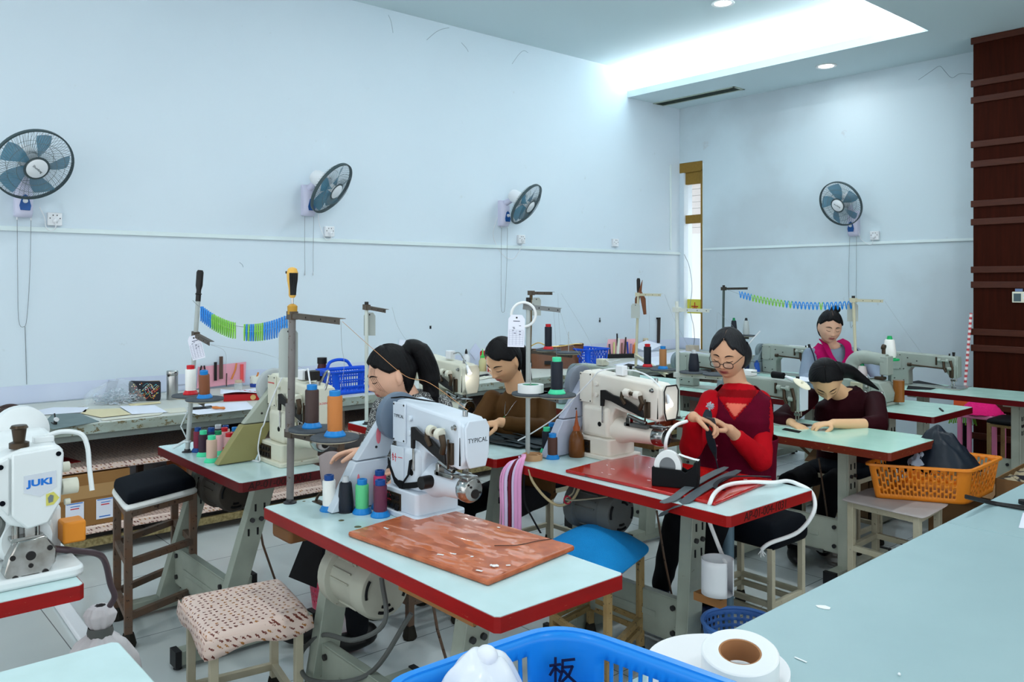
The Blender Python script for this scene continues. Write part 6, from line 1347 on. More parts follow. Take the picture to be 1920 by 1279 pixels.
b = MB(); b.grid(lambda u,v:(lambda a:Vector(((.255+.03*v)*math.copysign(abs(math.cos(a))**.75,math.cos(a)),(.10*(1-v*.75))*math.sin(a)+.03*v,.19*v+.03*v*v*math.cos(a*1.0)+.012*math.sin(3*a)*v)))(2*PI*u),44,10,True); b.bx(-.20,.20,-.06,.06,.0,.01)
b.build('bag_body', mat('bag_brown_leather',(106,64,36),.35,c2=(84,48,28),nscale=6,bump=.2,bscale=18), hb, sharp=180)
MB().tube(curve([(-.25,.03,.18),(-.15,.0,.235),(-.05,.01,.20),(.08,.0,.205),(.20,.02,.22),(.27,.03,.22)],5),.006,6).build('zip_edge', mat('gold_zip',(206,170,100),.3,metal=.7), hb)
MB().bx(-.10,.05,-.1,-.09,.04,.075).build('front_label', m_dark, hb, bevel=.003)
c0 = G(1108,690,.76)+Vector((-.08,.02,0))
basket('smaller bright blue slotted basket right of the brown handbag', [(c0.x-.15,c0.y-.12),(c0.x+.15,c0.y-.12),(c0.x+.15,c0.y+.16),(c0.x-.15,c0.y+.16)], .761, .94, m_bbask, n=(12,10), rows=3, diag=1)
t_ = thing('tape_roll', 'white tub with black lid behind the blue slotted basket', 'tub', Vector((.34,-2.32,.76))); MB().lathe([(.001,0),(.055,0),(.058,.15),(.05,.16)],28).build('tub_body', m_gw, t_); MB().lathe([(.05,.16),(.03,.18),(.001,.18)],24,caps=False).build('tub_lid', m_ebony, t_)
pn = thing('pen_pouch', 'pink clear pouch stuffed with pens on the far bench', 'pouch', G(1168,672,.76)+Vector((-.04,.03,0)), math.radians(62))
b = MB(); b.xz([(-.19,.0),(.17,.0),(.18,.20),(-.15,.20)],.012,.018); b.build('pink_back', mat('pouch_pink',(232,176,184),.5), pn)
for k,(x_,c_,h_) in enumerate(((-.13,(60,70,90),.15),(-.09,(214,216,140),.17),(-.05,(230,232,220),.21),(-.045,(24,26,34),.26),(.0,(130,90,80),.16),(.03,(60,50,44),.22),(.07,(40,70,170),.17),(.10,(150,130,170),.15),(.125,(226,120,60),.14),(.16,(238,196,40),.16))):
    MB().tube([(x_,.0,.02),(x_+.012*(k%3-1),-.004,h_)],.009 if k != 2 else .016,8).build('pen', mat('pen_%d'%k,c_,.4), pn)
b = MB(); b.bx(-.19,.17,-.03,.01,0,.045); b.build('black_case', m_dark, pn, bevel=.006)
o = MB().bx(-.16,.16,-.12,.12,0,.05).build('paper_stack', m_ppw, None, bevel=.002, loc=(.36,-1.05,.761)); tag(o, 'stack of white paper boxes at the far end of the bench', 'paper')
o = MB().prism([(-.12,-.10),(.12,-.12),(.13,.10),(-.10,.12)],.002,rotm(.3,.15,0)).build('white_plan', m_ppw, None, loc=(.36,-1.05,.87)); tag(o, 'white plan sheet tilted on the far paper stack', 'paper')
bottle('small oil bottle with amber oil in the far corner of the bench', Vector((.14,-.80,.76)), [(.001,0),(.045,0),(.045,.11),(.03,.14),(.03,.15)], mat('oil_amber',(200,160,90),.15,alpha=.75), [(.03,.15),(.03,.17),(.001,.17)], m_card)
o = thing('hanging_brush', 'narrow black flat brush hanging on the wall near the window', 'brush', (.012,-.42,.85)); MB().bx(-.002,.014,-.03,.03,.28,.30).build('hook_bar', m_ebony, o); MB().yz([(-.02,.0),(.02,.0),(.032,.28),(-.012,.28)],.0,.012).build('brush_blade', mat('blade_brown_black',(54,46,42),.5), o)
o = MB().bx(-.06,.06,-.05,.05,0,.07).build('small_box', mat('box_ply',(190,178,160),.6), None, bevel=.002, loc=(.34,-.20,.761)); tag(o, 'small plywood box on the bench below the tall window', 'box')
for k,(lab,px,col) in enumerate((('white tag with handwriting at the corner end of the bench',1340,(226,226,220)),)): pass
# ---- under the bench ----
bx_ = thing('cardboard_box', 'brown cardboard carton with two printed labels under the bench', 'box', (.86,-6.80,.1655), .0)
MB().bx(-.20,.185,-.22,.21,0,.30).build('carton', mat('cardboard',(150,108,62),.7,c2=(138,98,54),nscale=5), bx_, bevel=.003)
MB().bx(.1855,.1865,-.20,.19,.16,.235).build('packing_tape', mat('tape_tan',(176,138,92),.35), bx_)
for yy in (-.09,.07):
    lb_ = MB().bx(.187,.1885,yy-.045,yy+.05,.03,.145).build('shipping_label', m_ppw, bx_); b = MB(); b.bx(.1885,.1892,yy-.04,yy+.045,.138,.143); b.bx(.1885,.1892,yy-.02,yy+.03,.122,.126); b.bx(.1885,.1892,yy-.03,yy+.03,.04,.046); b.build('label_print', m_blu, lb_)
    b = MB(); b.bx(.1885,.1892,yy-.02,yy+.025,.108,.114); b.build('label_red_line', m_redp, lb_)
bx_ = thing('cardboard_box', 'orange-brown carton under the bench behind the tall black stool', 'box', (.70,-5.95,.1655)); MB().bx(-.20,.20,-.25,.25,0,.25).build('carton', mat('cardboard_orange',(180,104,56),.7), bx_, bevel=.004)
MB().bx(.19,.215,-.25,.25,.21,.25).build('carton_flap', mat('cardboard_orange',(180,104,56),.7), bx_)
jr = thing('plastic_jug', 'clear plastic jug with handle on the flowered upper shelf', 'jug', (.93,-6.12,.511)); MB().lathe([(.001,.0),(.045,.0),(.047,.10),(.042,.14),(.03,.16)],24,caps=False).build('jug_body', mat('clear_jug',(206,216,220),.1,alpha=.28), jr); MB().cyl((0,0,.155),(0,0,.19),.033,n=20).build('jug_lid', mat('jug_lid',(206,222,214),.4), jr); MB().tube(curve([(.03,0,.18),(.06,.01,.19),(.075,.01,.165),(.05,0,.14)],5),.005,6).build('jug_handle', mat('clear_jug',(206,216,220),.1,alpha=.28), jr)
b = MB(); b.grid(lambda u,v:(lambda a:Vector(((.13*math.sin(v*PI)**.6+.0)*math.cos(a)*(1+.15*math.sin(3*a)),(.16*math.sin(v*PI)**.6)*math.sin(a),.15*v+.02*math.sin(5*a)*math.sin(v*PI)))) (2*PI*u),30,14,True); o = b.build('black_bag', m_blk, None, sharp=180, loc=(.66,-5.72,.511)); tag(o, 'crumpled black bag on the upper shelf under the bench', 'bag')
bl = thing('blue_bowl', 'blue bowl with bottle on the shelf behind the head-on machine', 'bowl', (.62,-7.05,.511)); MB().lathe([(.05,0),(.10,.06),(.115,.075),(.10,.075),(.045,.012),(.001,.012)],28,caps=False).build('bowl', m_bbask, bl); MB().lathe([(.001,0),(.02,0),(.02,.08),(.01,.09),(.01,.11),(.001,.11)],16,T(.17,-.03,0)).build('small_bottle', m_white, bl)
bottle('clear water bottle with dark blue cap on the shelf behind the spools', Vector((.80,-5.42,.511)), [(.001,0),(.035,0),(.035,.14),(.015,.17)], mat('clear_jug',(206,216,220),.1,alpha=.28), [(.02,.17),(.02,.20),(.001,.20)], m_capdb)
sheet_r = MB().prism([(-.15,-.20),(.15,-.14),(.10,.16),(-.16,.10)],.004).build('red_sheet', mat('sheet_crimson',(140,14,26),.5), None, loc=(.80,-6.98,.511)); tag(sheet_r, 'dark red sheet lying on the upper shelf under the bench', 'sheet')
# ---- floor things ----
def waste(label, p, r, h, m, liner=None):
    s = thing('waste_basket', label, 'waste basket', p); N = 72; V = 22; b = MB(); vs = []; fs = []
    for v in range(V+1):
        t = v/V
        for i in range(N): a = 2*PI*i/N; rr = r*(.74+.26*t); vs.append(Vector((rr*math.cos(a),rr*math.sin(a),h*t)))
    for v in range(V):
        for i in range(N):
            if 2 < v < V-2 and i%2 == 0 and v%2 == 1: continue
            j = (i+1)%N; fs.append((v*N+i,v*N+j,(v+1)*N+j,(v+1)*N+i))
    b.add(vs,fs); b.build('basket_wall', m, s, solid=.0025); MB().tube([(r*math.cos(2*PI*i/40),r*math.sin(2*PI*i/40),h) for i in range(40)],.007,8,closed=True).build('basket_rim', m, s); MB().lathe([(.001,.003),(r*.74,.003)],32,caps=False).build('basket_floor', m, s)
    if liner: b = MB(); b.grid(lambda u,v:Vector(((r*(1.08-.25*abs(v-.35)))*math.cos(2*PI*u)*(1+.03*math.sin(22*u)),(r*(1.08-.25*abs(v-.35)))*math.sin(2*PI*u)*(1+.03*math.sin(17*u)),h+.012-.22*abs(v-.3)-.02*math.sin(15*u))),50,10,True); b.build('bin_liner', liner, s, sharp=180)
    return s
waste('pink lattice waste basket with clear liner under the foremost table', (2.63,-6.12,0), .135, .29, mat('basket_pink',(232,96,126),.4), mat('liner_clear',(240,220,228),.15,alpha=.3))
waste('slate blue round waste basket below the second table', Vector((4.40,-5.36,0)), .145, .26, mat('basket_slate_blue',(74,120,190),.4))
o = MB().bx(-.9,1.0,-.03,.03,0,.025).build('floor_duct', m_white, None, bevel=.006, loc=(2.55,-7.14,.001)); o.rotation_euler = (0,0,-.03); tag(o, 'white cable duct fixed along the floor near the low flowered stool', 'duct')
th = thing('thread_catcher', 'slotted white plastic cup fixed to the second table leg', 'cup', (4.385,-5.49,.40))
b = MB(); b.grid(lambda u,v:Vector((.058*math.cos(.35+u*5.6),.058*math.sin(.35+u*5.6),.13*v)),40,6); b.build('cup_wall', m_white, th, solid=.003); MB().lathe([(.001,0),(.056,0)],24,caps=False).build('cup_floor', m_white, th)
MB().bx(-.10,.02,-.012,.03,-.05,-.02).build('bracket', mat('raw_batten',(150,104,60),.6), th)
def carton(label, loc, w, d, h, rz, m, flaps=True, rag=False):
    s = thing('cardboard_box', label, 'box', loc, rz); b = MB(); t=.005
    b.bx(-w/2,w/2,-d/2,-d/2+t,0,h); b.bx(-w/2,w/2,d/2-t,d/2,0,h); b.bx(-w/2,-w/2+t,-d/2,d/2,0,h); b.bx(w/2-t,w/2,-d/2,d/2,0,h); b.bx(-w/2,w/2,-d/2,d/2,0,t); b.build('carton', m, s)
    if flaps: MB().box((-w/2-.06,0,h+.04),(.15,d,.004),rotm(0,.6,0)).build('carton_flap', m, s); MB().box((0,-d/2-.05,h+.03),(w,.13,.004),rotm(.5,0,0)).build('carton_flap', m, s)
    if rag: b = MB(); b.grid(lambda u,v:Vector(((u-.5)*(w-.01),(v-.5)*(d-.01),h-.02+.03*mn.noise(Vector((u*6,v*6,3))))),30,30); b.build('rag_filling', mat('rag_print',(172,158,130),.8,spots=(24,24,34),sscale=10,sth=.52), s, sharp=180)
    return s
m_cb = mat('cardboard_brown',(140,106,70),.7,c2=(124,92,58),nscale=4)
carton('tall carton filled with printed rags right of the orange basket', (4.86,-3.10,0), .52,.50,.54,.05,m_cb,False,True)
carton('low brown carton under the pale green table', (3.45,-2.60,0), .40,.30,.34,.0,mat('cardboard_dark',(92,68,44),.7))
carton('large carton with open dark flaps behind the orange basket', (4.30,-2.65,0), .42,.45,.34,-.1,m_cb)
carton('brown carton standing under the right end of the mint table', (4.80,-3.75,0) , .30,.30,.44,.0,m_cb,False)
# orange basket with dark cloth
zb_ = .655; cs = [G(1628,872,zb_),G(1812,884,zb_),G(1880,866,zb_),G(1700,838,zb_)] if False else [G(1622,869,zb_),G(1818,882,zb_),G(1878,857,zb_),G(1706,838,zb_)]
ob, L_ = basket('orange slotted basket heaped with black cloth on the grey stool', [(v.x,v.y) for v in cs], .482, zb_, m_obask, rim=.016, n=(20,13), rows=3, diag=1, slots=(.12,.92))
random.seed(9)
def heap(par, name, m, pts, solid=.004):
    b = MB(); b.grid(lambda u,v:(lambda a,r:Vector((pts[0]+pts[3]*r*math.cos(a),pts[1]+pts[4]*r*math.sin(a),pts[2]+pts[5]*(1-r**1.4)+.035*mn.noise(Vector((r*2*math.cos(a)+pts[0]*9,r*2*math.sin(a),1)))+.02*mn.noise(Vector((r*5*math.cos(a),r*5*math.sin(a)+4,1))))))(2*PI*u,v+.001),44,20,True)
    o = b.build(name, m, None if par is None else par, sharp=180); return o
m_shiny = mat('black_lining_cloth',(16,24,34),.38,c2=(24,34,46),nscale=5,bump=.2,bscale=14)
o = heap(None,'black_cloth',m_shiny,(0,0,0,.19,.14,.20)); o.location = (cs[1]+cs[2])/2*.55+(cs[0]+cs[3])/2*.45+Vector((0,0,-.03)); tag(o,'shiny black lining cloth heaped high in the orange basket','cloth')
o = heap(None,'dark_cloth',m_navy,(0,0,0,.13,.11,.09)); o.location = (cs[0]+cs[3])/2*.80+(cs[1]+cs[2])/2*.20+Vector((0,0,-.05)); tag(o,'dark matt cloth at the left end of the orange basket','cloth')
o = heap(None,'pale_cloth',mat('cloth_pale_blue',(186,198,216),.8),(0,0,0,.07,.13,.09)); o.location = (cs[0]+cs[3])/2*.62+(cs[1]+cs[2])/2*.38+Vector((0,0,-.02)); tag(o,'pale blue-grey cloth between the two dark cloths in the orange basket','cloth')
b = MB()
for i in range(4): 
    b.tube([G(1700,872,.5)+Vector((0,0,0))]*1+[G(1705,874,.5)],.002,4) if False else None
# far right: pink plush, red and white striped poles
b = MB(); b.grid(lambda u,v:(lambda a,r:Vector((.17*r*math.cos(a),.14*r*math.sin(a),.12*(1-r*r)+.012*mn.noise(Vector((r*14*math.cos(a),r*14*math.sin(a),0))))))(2*PI*u,v+.001),50,24,True)
o = b.build('pink_cushion', mat('hot_pink_plush',(238,30,124),.9,bump=.8,bscale=90), None, sharp=180, loc=(3.62,-.72,.485)); tag(o,'hot pink fluffy cushion beside the black-seated stool','cushion')
pk = thing('pink_stool','pink plastic stool under the fluffy cushion near the timber wall','stool',(3.62,-.72,0)); MB().bx(-.15,.15,-.12,.12,.45,.485).build('seat', mat('pink_plastic',(224,130,170),.4), pk, bevel=.01)
for x_ in (-.13,.13):
    for y_ in (-.1,.1): MB().box((x_,y_,.225),(.03,.03,.45)).build('leg', mat('pink_plastic',(224,130,170),.4), pk)
mp = thing('broom', 'red and white striped broom leaning against the timber wall', 'broom', (3.42,-.50,0))
MB().tube([(0,-.06,.50),(.04,-.0,1.30)],.012,8).build('handle', mat('broom_stripe',(190,20,40),.5,wave=('Z',7,(236,236,236),.2)), mp)
b = MB(); random.seed(3)
for k in range(14): x_ = -.09+k*.014; b.tube([(x_*.4,-.06,.52),(x_,-.07,.42),(x_*1.2,-.08,.34+random.random()*.03)],.006,6)
b.build('bristles', mat('bristle_green',(96,150,40),.6), mp); MB().bx(-.07,.07,-.08,-.05,.50,.56).build('broom_head', mat('broom_orange',(226,96,50),.5), mp)
MB().bx(-.02,.02,-.10,-.03,0,.36).build('broom_rest', m_blk, mp)
# ---- machine TA fabric: grey canvas hanging over the cylinder ----
b = MB(); o0 = Dp(645,848,3.42)
b.grid(lambda u,v:Vector(((u-.5)*(.20-.05*v)+.03*v,-.02-.05*math.sin(v*2.2)-.015*math.sin(u*9)*v-.02*math.sin(u*3.1),-.21*v+.012*math.sin(u*7)+.05*(u-.3)*(1-v))),24,24)
o = b.build('grey_canvas_panel', mat('canvas_taupe',(160,148,146),.6,c2=(146,134,134),nscale=5,bump=.15,bscale=250), None, sharp=180, loc=o0, solid=.003); o.rotation_euler = (0,0,FACE-.1); tag(o,'taupe canvas panel held under the needle by the woman in the speckled jumper','fabric')
MB().bx(-.050,-.030,-.090,-.087,-.165,-.14).build('white_tag', m_white, o)
# ---- right-hand counter ----
k0 = G(1055,1192,1.0); ex = (G(1290,1279,1.0)-k0); ex.z = 0; ex.normalize(); ey = (G(808,1279,1.0)-k0); ey.z = 0; ey.normalize()
k0 = k0+(-ex-ey)*.03
fb, L_ = basket('bright sky blue basket in the foreground with a black handwritten character', [(v.x,v.y) for v in (k0, k0+ex*.42, k0+ex*.42+ey*.34, k0+ey*.34)], .8015, 1.0, m_sbask, rim=.014, n=(14,11), rows=3, slots=(.12,.93), rnd=.2, flare=1.08)
m_mk = mat('marker_black_ink',(14,20,60),.5)
kc = Vector((k0.x,k0.y,0))-fb.location; kc.z = 0; inn = (ex+ey).normalized()
cM = Matrix.Translation(kc+inn*.052+Vector((0,0,.105))) ; zax = inn; xax = Vector((0,0,1)).cross(zax).normalized(); yax = zax.cross(xax); Rm = Matrix((xax,yax,zax)).transposed().to_4x4()
BAN = [[(.0,.68),(.42,.74)],[(.22,1),(.22,.0)],[(.21,.66),(.0,.3)],[(.22,.6),(.42,.42)],[(.50,.90),(1,.96)],[(.52,.9),(.50,.45),(.38,.05)],[(.52,.62),(.92,.66),(.78,.32),(.48,.02)],[(.56,.48),(.78,.24),(1.05,.0)]]
FANG = [[(.5,1.02),(.56,.92)],[(.15,.70),(.2,.86),(.95,.9),(.88,.76)],[(.3,.62),(.8,.64)],[(.2,.45),(.9,.48)],[(.5,.6),(.5,.1)]]
b = MB(); strokes(b, BAN, cM@Rm@T(-.020,.026,0), .038, .11, .001); strokes(b, FANG, cM@Rm@T(-.020,-.024,0), .038, .11, .001); b.build('handwritten_characters', m_mk, fb)
pb = MB(); pb.grid(lambda u,v:(lambda a,r:Vector((.085*r*math.cos(a)*(1+.06*math.sin(6*a)),.085*r*math.sin(a)*(1+.06*math.sin(5*a)),.12*(1-r**2.4)+.012*mn.noise(Vector((3*math.cos(a)*r,3*math.sin(a)*r,2))))))(2*PI*u,v+.001),40,22,True)
pl = G(905,1268,1.0); o = pb.build('plastic_bag', mat('white_bag_film',(236,240,244),.25,alpha=.85,bump=.4,bscale=12), None, sharp=180, loc=(pl.x,pl.y,.915)); tag(o,'knotted white plastic bag bulging out of the foreground blue basket','bag')
MB().ell((0.01,0,.118),(.018,.014,.014)).build('knot', m_white, o)
rl = thing('webbing_roll', 'large flat roll of white webbing on the counter corner', 'roll', (0,0,.8015)); p = G(1345,1243,.86); rl.location = (p.x,p.y,.8015); R_ = .128
b = MB(); b.lathe([(.028,0),(R_,0),(R_,.058)]+[(R_-(R_-.028)*k/24, .058+(.0012 if k%2 else 0)) for k in range(1,25)],64,caps=False); b.build('wound_webbing', mat('webbing_white',(236,236,238),.7), rl, sharp=40)
MB().lathe([(.020,.0),(.028,.0),(.028,.056),(.020,.056)],32,caps=False).build('core', mat('core_brown',(170,120,80),.7), rl)
r2 = thing('tape_roll', 'smaller white tape roll with brown core tilted on the webbing roll', 'tape', (0,0,0)); p = G(1387,1222,.905); r2.location = (p.x,p.y,.868); r2.rotation_euler = (.16,.12,0)
b = MB(); b.lathe([(.037,0),(.066,0),(.067,.002),(.067,.040),(.065,.042)]+[(.065-.028*k/10,.042+(.001 if k%2 else 0)) for k in range(1,11)]+[(.037,0)],56,caps=False); b.build('tape', m_whiter, r2, sharp=40)
MB().lathe([(.034,.0),(.037,.0),(.037,.041),(.034,.041),(.034,0)],40,caps=False).build('core', mat('core_brown',(170,120,80),.7), r2)
for (lab,px,py,kind) in (('torn white paper scrap on the big counter',1545,1139,'s'),('thin white strip of paper on the big counter',1501,1238,'l'),('tiny dark fleck on the counter near its back edge',1690,1021,'f'),('small bright bead near the bottom of the counter',1686,1267,'d')):
    p = G(px,py,.8006); b = MB()
    if kind == 's': b.prism([(-.018,-.006),(-.008,-.012),(.006,-.010),(.016,-.003),(.012,.008),(-.002,.010),(-.010,.004)],.0015)
    elif kind == 'l': b.box((0,0,.001),(.028,.004,.001),rotm(0,0,-.85+.75))
    elif kind == 'f': b.box((0,0,.001),(.006,.003,.002))
    else: b.ell((0,0,.003),(.003,.003,.003),8,6)
    o = b.build('paper_scrap' if kind in 'sl' else 'fleck', m_whiter if kind != 'f' else m_dark, None, loc=p); tag(o, lab, 'scrap')
for k in range(3):
    o = MB().tube(curve([G(1835,938+k*2,.86)+Vector((-.05,.03,0)),G(1860,941+k*2,.806+k*.001),G(1890,946+k*2,.8055),G(1925,950+k*3,.8055),G(2010,958+k*4,.8055)],6),.0038,8).build('black_cable', m_dark); tag(o, ('black cable over the counter edge, %s of three'%['rearmost','middle','foremost'][k]), 'cable')
sheet('white paper corner at the right photo edge on the counter', [(1910,990),(1960,996),(1960,965),(1918,962)], .8008, m_ppw, 'paper_sheet')
tag(MB().lathe([(.001,0),(.02,0),(.02,.012),(.001,.012)],20).build('black_button', m_dark, None, loc=G(1922,945,.801)), 'round black knob at the right photo edge on the counter', 'knob')
# ---- sewing threads running from the stands ----
def thread(label, pts, col=(150,156,160), r=.0006, name='sewing_thread'):
    return tag(MB().tube(curve(pts,6), r, 4).build(name, mat('thread_line_%d'%col[0],col,.6)), label, 'thread')
a = G(642,603,1.435); w = Vector((4.13,-6.42,1.16))
thread('orange thread running from the tall pole arm to the tied machine', [a, Dp(700,655,2.85), Dp(760,705,2.75), Dp(805,718,2.68), Vector((4.09,-6.44,1.145))], (206,150,100), .0009)
thread('grey thread dropping from the tall pole arm to the copper spool', [a-Vector((.01,0,0)), Dp(641,650,2.97), Dp(645,690,2.97), Dp(632,762,2.95)])
thread('thin thread from the leaning pole arm down to the brown spool', [Vector((2.49,-6.67,1.28)), Dp(422,660,3.78), Dp(423,700,3.78)])
thread('thin thread from the leaning pole arm to the cream machine', [Vector((2.50,-6.67,1.28)), Dp(500,665,3.7), Dp(590,700,3.55)])
for k,(p0,p1,p2) in enumerate((((1050,583,3.85),(1070,640,3.8),(1110,695,3.7)),((1038,583,3.9),(1042,640,3.9),(1046,700,3.85)),((1052,550,5.4),(1095,620,5.3),(1130,690,5.2)),((1046,550,5.4),(1048,600,5.4),(1052,660,5.4)),((1347,586,4.6),(1380,620,4.7),(1420,700,4.75)),((1345,586,4.6),(1343,640,4.6),(1346,690,4.6)),((1246,552,6.2),(1265,600,6.2),(1300,668,6.2)),((1216,552,6.3),(1218,620,6.3),(1216,655,6.3)),((735,576,4.6),(750,620,4.6),(800,690,4.5)),((1659,565,6.2),(1690,610,6.2),(1730,665,6.3)))):
    thread('fine sewing thread, %s of the lines strung from the thread stands'%(NUM[k]), [Dp(*p0),Dp(*p1),Dp(*p2)])
# lilac-white lamp neck near the far grey machine
o = MB().tube(curve([Yp(1480,-1.5,1.01),Yp(1515,-1.5,1.005),Yp(1560,-1.45,.965)],6),[.003]*6+[.008]*7,8).build('machine_lamp_arm', m_whiter); tag(o,'white gooseneck lamp arm of the rusty grey-green machine','lamp')

tag(MB().cyl(Yp(1364,-5.0,.0),Yp(1366,-5.0,.72),.026,n=20).build('standing_tube', mat('tube_slate',(92,116,130),.35,metal=.2)), 'slate grey-blue tube standing under the right end of the second table', 'tube')
# ================= people =================
def limb(b, pts, rs, n=16):
    P_ = [Vector(p) for p in pts]
    for k in range(len(P_)-1): b.cyl(P_[k], P_[k+1], rs[k], rs[k+1], n)
    for p, r in zip(P_, rs): b.ell(p, (r,r,r), n, 10)
def loft(b, rings, Lv, n=28):
    """rings: (centre, half width along Lv, half depth); closed"""
    vs = []; fs = []; m = len(rings)
    for k,(c,w,d) in enumerate(rings):
        c = Vector(c); a = Vector(rings[max(k-1,0)][0]); e = Vector(rings[min(k+1,m-1)][0]); t = (e-a).normalized(); D = t.cross(Lv).normalized(); L2 = D.cross(t).normalized()
        for i in range(n):
            q = 2*PI*i/n; x, y = math.cos(q), math.sin(q)
            vs.append(c + L2*w*math.copysign(abs(x)**.85,x) + D*d*math.copysign(abs(y)**.9,y))
    for k in range(m-1):
        for i in range(n): j = (i+1)%n; fs.append((k*n+i,k*n+j,(k+1)*n+j,(k+1)*n+i))
    fs.append(tuple(reversed(range(n)))); fs.append(tuple((m-1)*n+i for i in range(n)))
    b.add(vs, fs)
def gs(x, s): return math.exp(-(x/s)**2)
def head_pt(dx, dy, dz, P):
    """unit direction -> point on the head (x side, y forward, z up), metres"""
    x, y, z = dx*.074*P.get('w',1), dy*.094, dz*.112
    if dz < 0: t = -dz; x *= 1-.19*t**1.6*(1 if dy > -.3 else .8); y = y*(1-.12*t) + .012*t
    if dz < -.1 and dy < .1: y *= 1-.35*min(1,(-dz-.1)*1.3)*min(1,(.1-dy))
    if dy > 0:
        f = min(1, dy*2.2); ax = abs(x)
        g = 0
        g += .0035*gs(z-.024,.010)*gs(ax-.022,.022)
        g -= .0095*gs(ax-.031,.016)*gs(z-.008,.011)
        g += .0060*gs(ax-.031,.013)*gs(z-.005,.0085)
        g += .0100*gs(ax,.0085)*gs(z+.004,.020)
        g += P.get('nose',.0185)*gs(ax,.0105)*gs(z+.026,.0115)
        g += .0085*gs(ax-.0125,.0065)*gs(z+.029,.007)
        g += .0052*gs(ax,.030)*gs(z+.056,.016)
        g += .0042*gs(ax,.019)*gs(z+.051,.0045) + .0046*gs(ax,.016)*gs(z+.0615,.005) - .0040*gs(ax,.022)*gs(z+.0562,.0020)
        g += .0075*gs(ax,.020)*gs(z+.086,.014) - .0025*gs(ax,.02)*gs(z+.072,.006)
        g += P.get('cheek',.005)*gs(ax-.042,.020)*gs(z+.024,.022)
        y += g*f
    return Vector((x, y, z))
def face_y(x, z, P):
    """front surface depth at (x, z) by search over directions"""
    lo = Vector((x/.074, .8, z/.112))
    for _ in range(12):
        q = lo.normalized(); p = head_pt(q.x,q.y,q.z,P); lo.x += (x-p.x)/.074; lo.z += (z-p.z)/.112
    return p.y
def remesh(b, name, m, vox, parent, smooth=2, colfn=None, keep=None, noise=None, sfac=.5):
    me = bpy.data.meshes.new('tmp'); me.from_pydata(b.v, [], b.f); me.update(); o = bpy.data.objects.new('tmp', me); COL.objects.link(o)
    q = o.modifiers.new('r','REMESH'); q.mode = 'VOXEL'; q.voxel_size = vox
    if smooth: q = o.modifiers.new('s','SMOOTH'); q.factor = sfac; q.iterations = smooth
    nm = bpy.data.meshes.new_from_object(o.evaluated_get(bpy.context.evaluated_depsgraph_get())); nm.name = name
    bpy.data.objects.remove(o); bpy.data.meshes.remove(me)
    n = len(nm.vertices); co = np.empty(n*3, 'f'); nm.vertices.foreach_get('co', co); co = co.reshape(-1,3)
    if noise:
        no = np.empty(n*3,'f'); nm.vertices.foreach_get('normal', no); no = no.reshape(-1,3); co = co + no*noise(co)[:,None]; nm.vertices.foreach_set('co', co.astype('f').ravel())
    if colfn is not None:
        c = colfn(co); a = nm.color_attributes.new('Col','FLOAT_COLOR','POINT'); a.data.foreach_set('color', np.concatenate([c, np.ones((n,1))],1).astype('f').ravel())
    if keep is not None:
        bm = bmesh.new(); bm.from_mesh(nm); k = keep(co); bmesh.ops.delete(bm, geom=[v for v in bm.verts if not k[v.index]], context='VERTS'); bm.to_mesh(nm); bm.free()
    nm.materials.clear(); nm.materials.append(m); nm.polygons.foreach_set('use_smooth',[True]*len(nm.polygons)); nm.update()
    r = bpy.data.objects.new(name, nm); COL.objects.link(r); r.parent = parent
    return r
def wrinkle(amp, sc, vert=1):
    def f(co): return amp*(np.sin(co[:,0]*sc*1.1+np.sin(co[:,2]*sc*.9)*1.6+co[:,1]*sc*.7)*.5+np.sin(co[:,2]*sc*1.7*vert+np.sin(co[:,0]*sc*1.3+co[:,1]*sc)*2.1)*.5)
    return f
def hand(b, w, d, nrm, thumb, curl=.5, spread=.12, sc=1.0, pinch=0):
    """w wrist, d pointing direction, nrm palm normal (fingers curl to it), thumb = thumb side"""
    w = Vector(w); d = Vector(d).normalized(); nrm = Vector(nrm); nrm = (nrm-d*nrm.dot(d)).normalized(); s = d.cross(nrm); s = s if s.dot(Vector(thumb)) > 0 else -s
    A = Matrix((d, s, nrm)).transposed().to_4x4()
    b.ell(w+d*.045*sc, (.050*sc,.036*sc,.014*sc), 16, 10, A); b.ell(w+d*.012*sc, (.030*sc,.026*sc,.018*sc), 14, 8, A)
    for k,(o,L) in enumerate(((.028,.068),(.0095,.078),(-.0095,.073),(-.027,.058))):
        p = w+d*(.078-.004*abs(k-1))*sc+s*o*sc; a0 = curl*.45; dd = (d+s*(1.5-k)*spread*.6).normalized(); pts = [p-dd*.02*sc, p]; rs = [.0095*sc,.0090*sc]
        c = curl*(1+.12*k)
        for j,f in enumerate((.44,.31,.25)):
            a = a0+c*(j*.95); q = (dd*math.cos(a)+nrm*math.sin(a)); p = p+q*L*f*sc; pts.append(p); rs.append((.0086-.0009*j)*sc)
        limb(b, pts, rs, 12)
    p = w+d*.022*sc+s*.026*sc+nrm*.004*sc; q1 = (d*.55+s*.75+nrm*.35).normalized(); q2 = (d*.85+s*(.25-pinch)+nrm*(.45+pinch*.5)).normalized()
    limb(b, [p-s*.012*sc, p+q1*.030*sc, p+q1*.030*sc+q2*.030*sc, p+q1*.030*sc+q2*.052*sc], [.012*sc,.0110*sc,.0098*sc,.0078*sc], 12)
m_skin = mat('skin', (214,168,140), .5, vcol=True, spec=.3, sss=.12)
m_hair = mat('black_hair', (8,8,11), .42, c2=(17,17,20), nscale=60, stretch=(9,9,1), bump=.35, bscale=160, spec=.16)
m_hairg = mat('greying_hair', (17,18,21), .42, c2=(44,46,50), nscale=40, namt=.7, stretch=(10,4,2), bump=.3, bscale=120, spec=.2)
m_brow = mat('brow_hair', (38,28,26), .7, spec=.1)
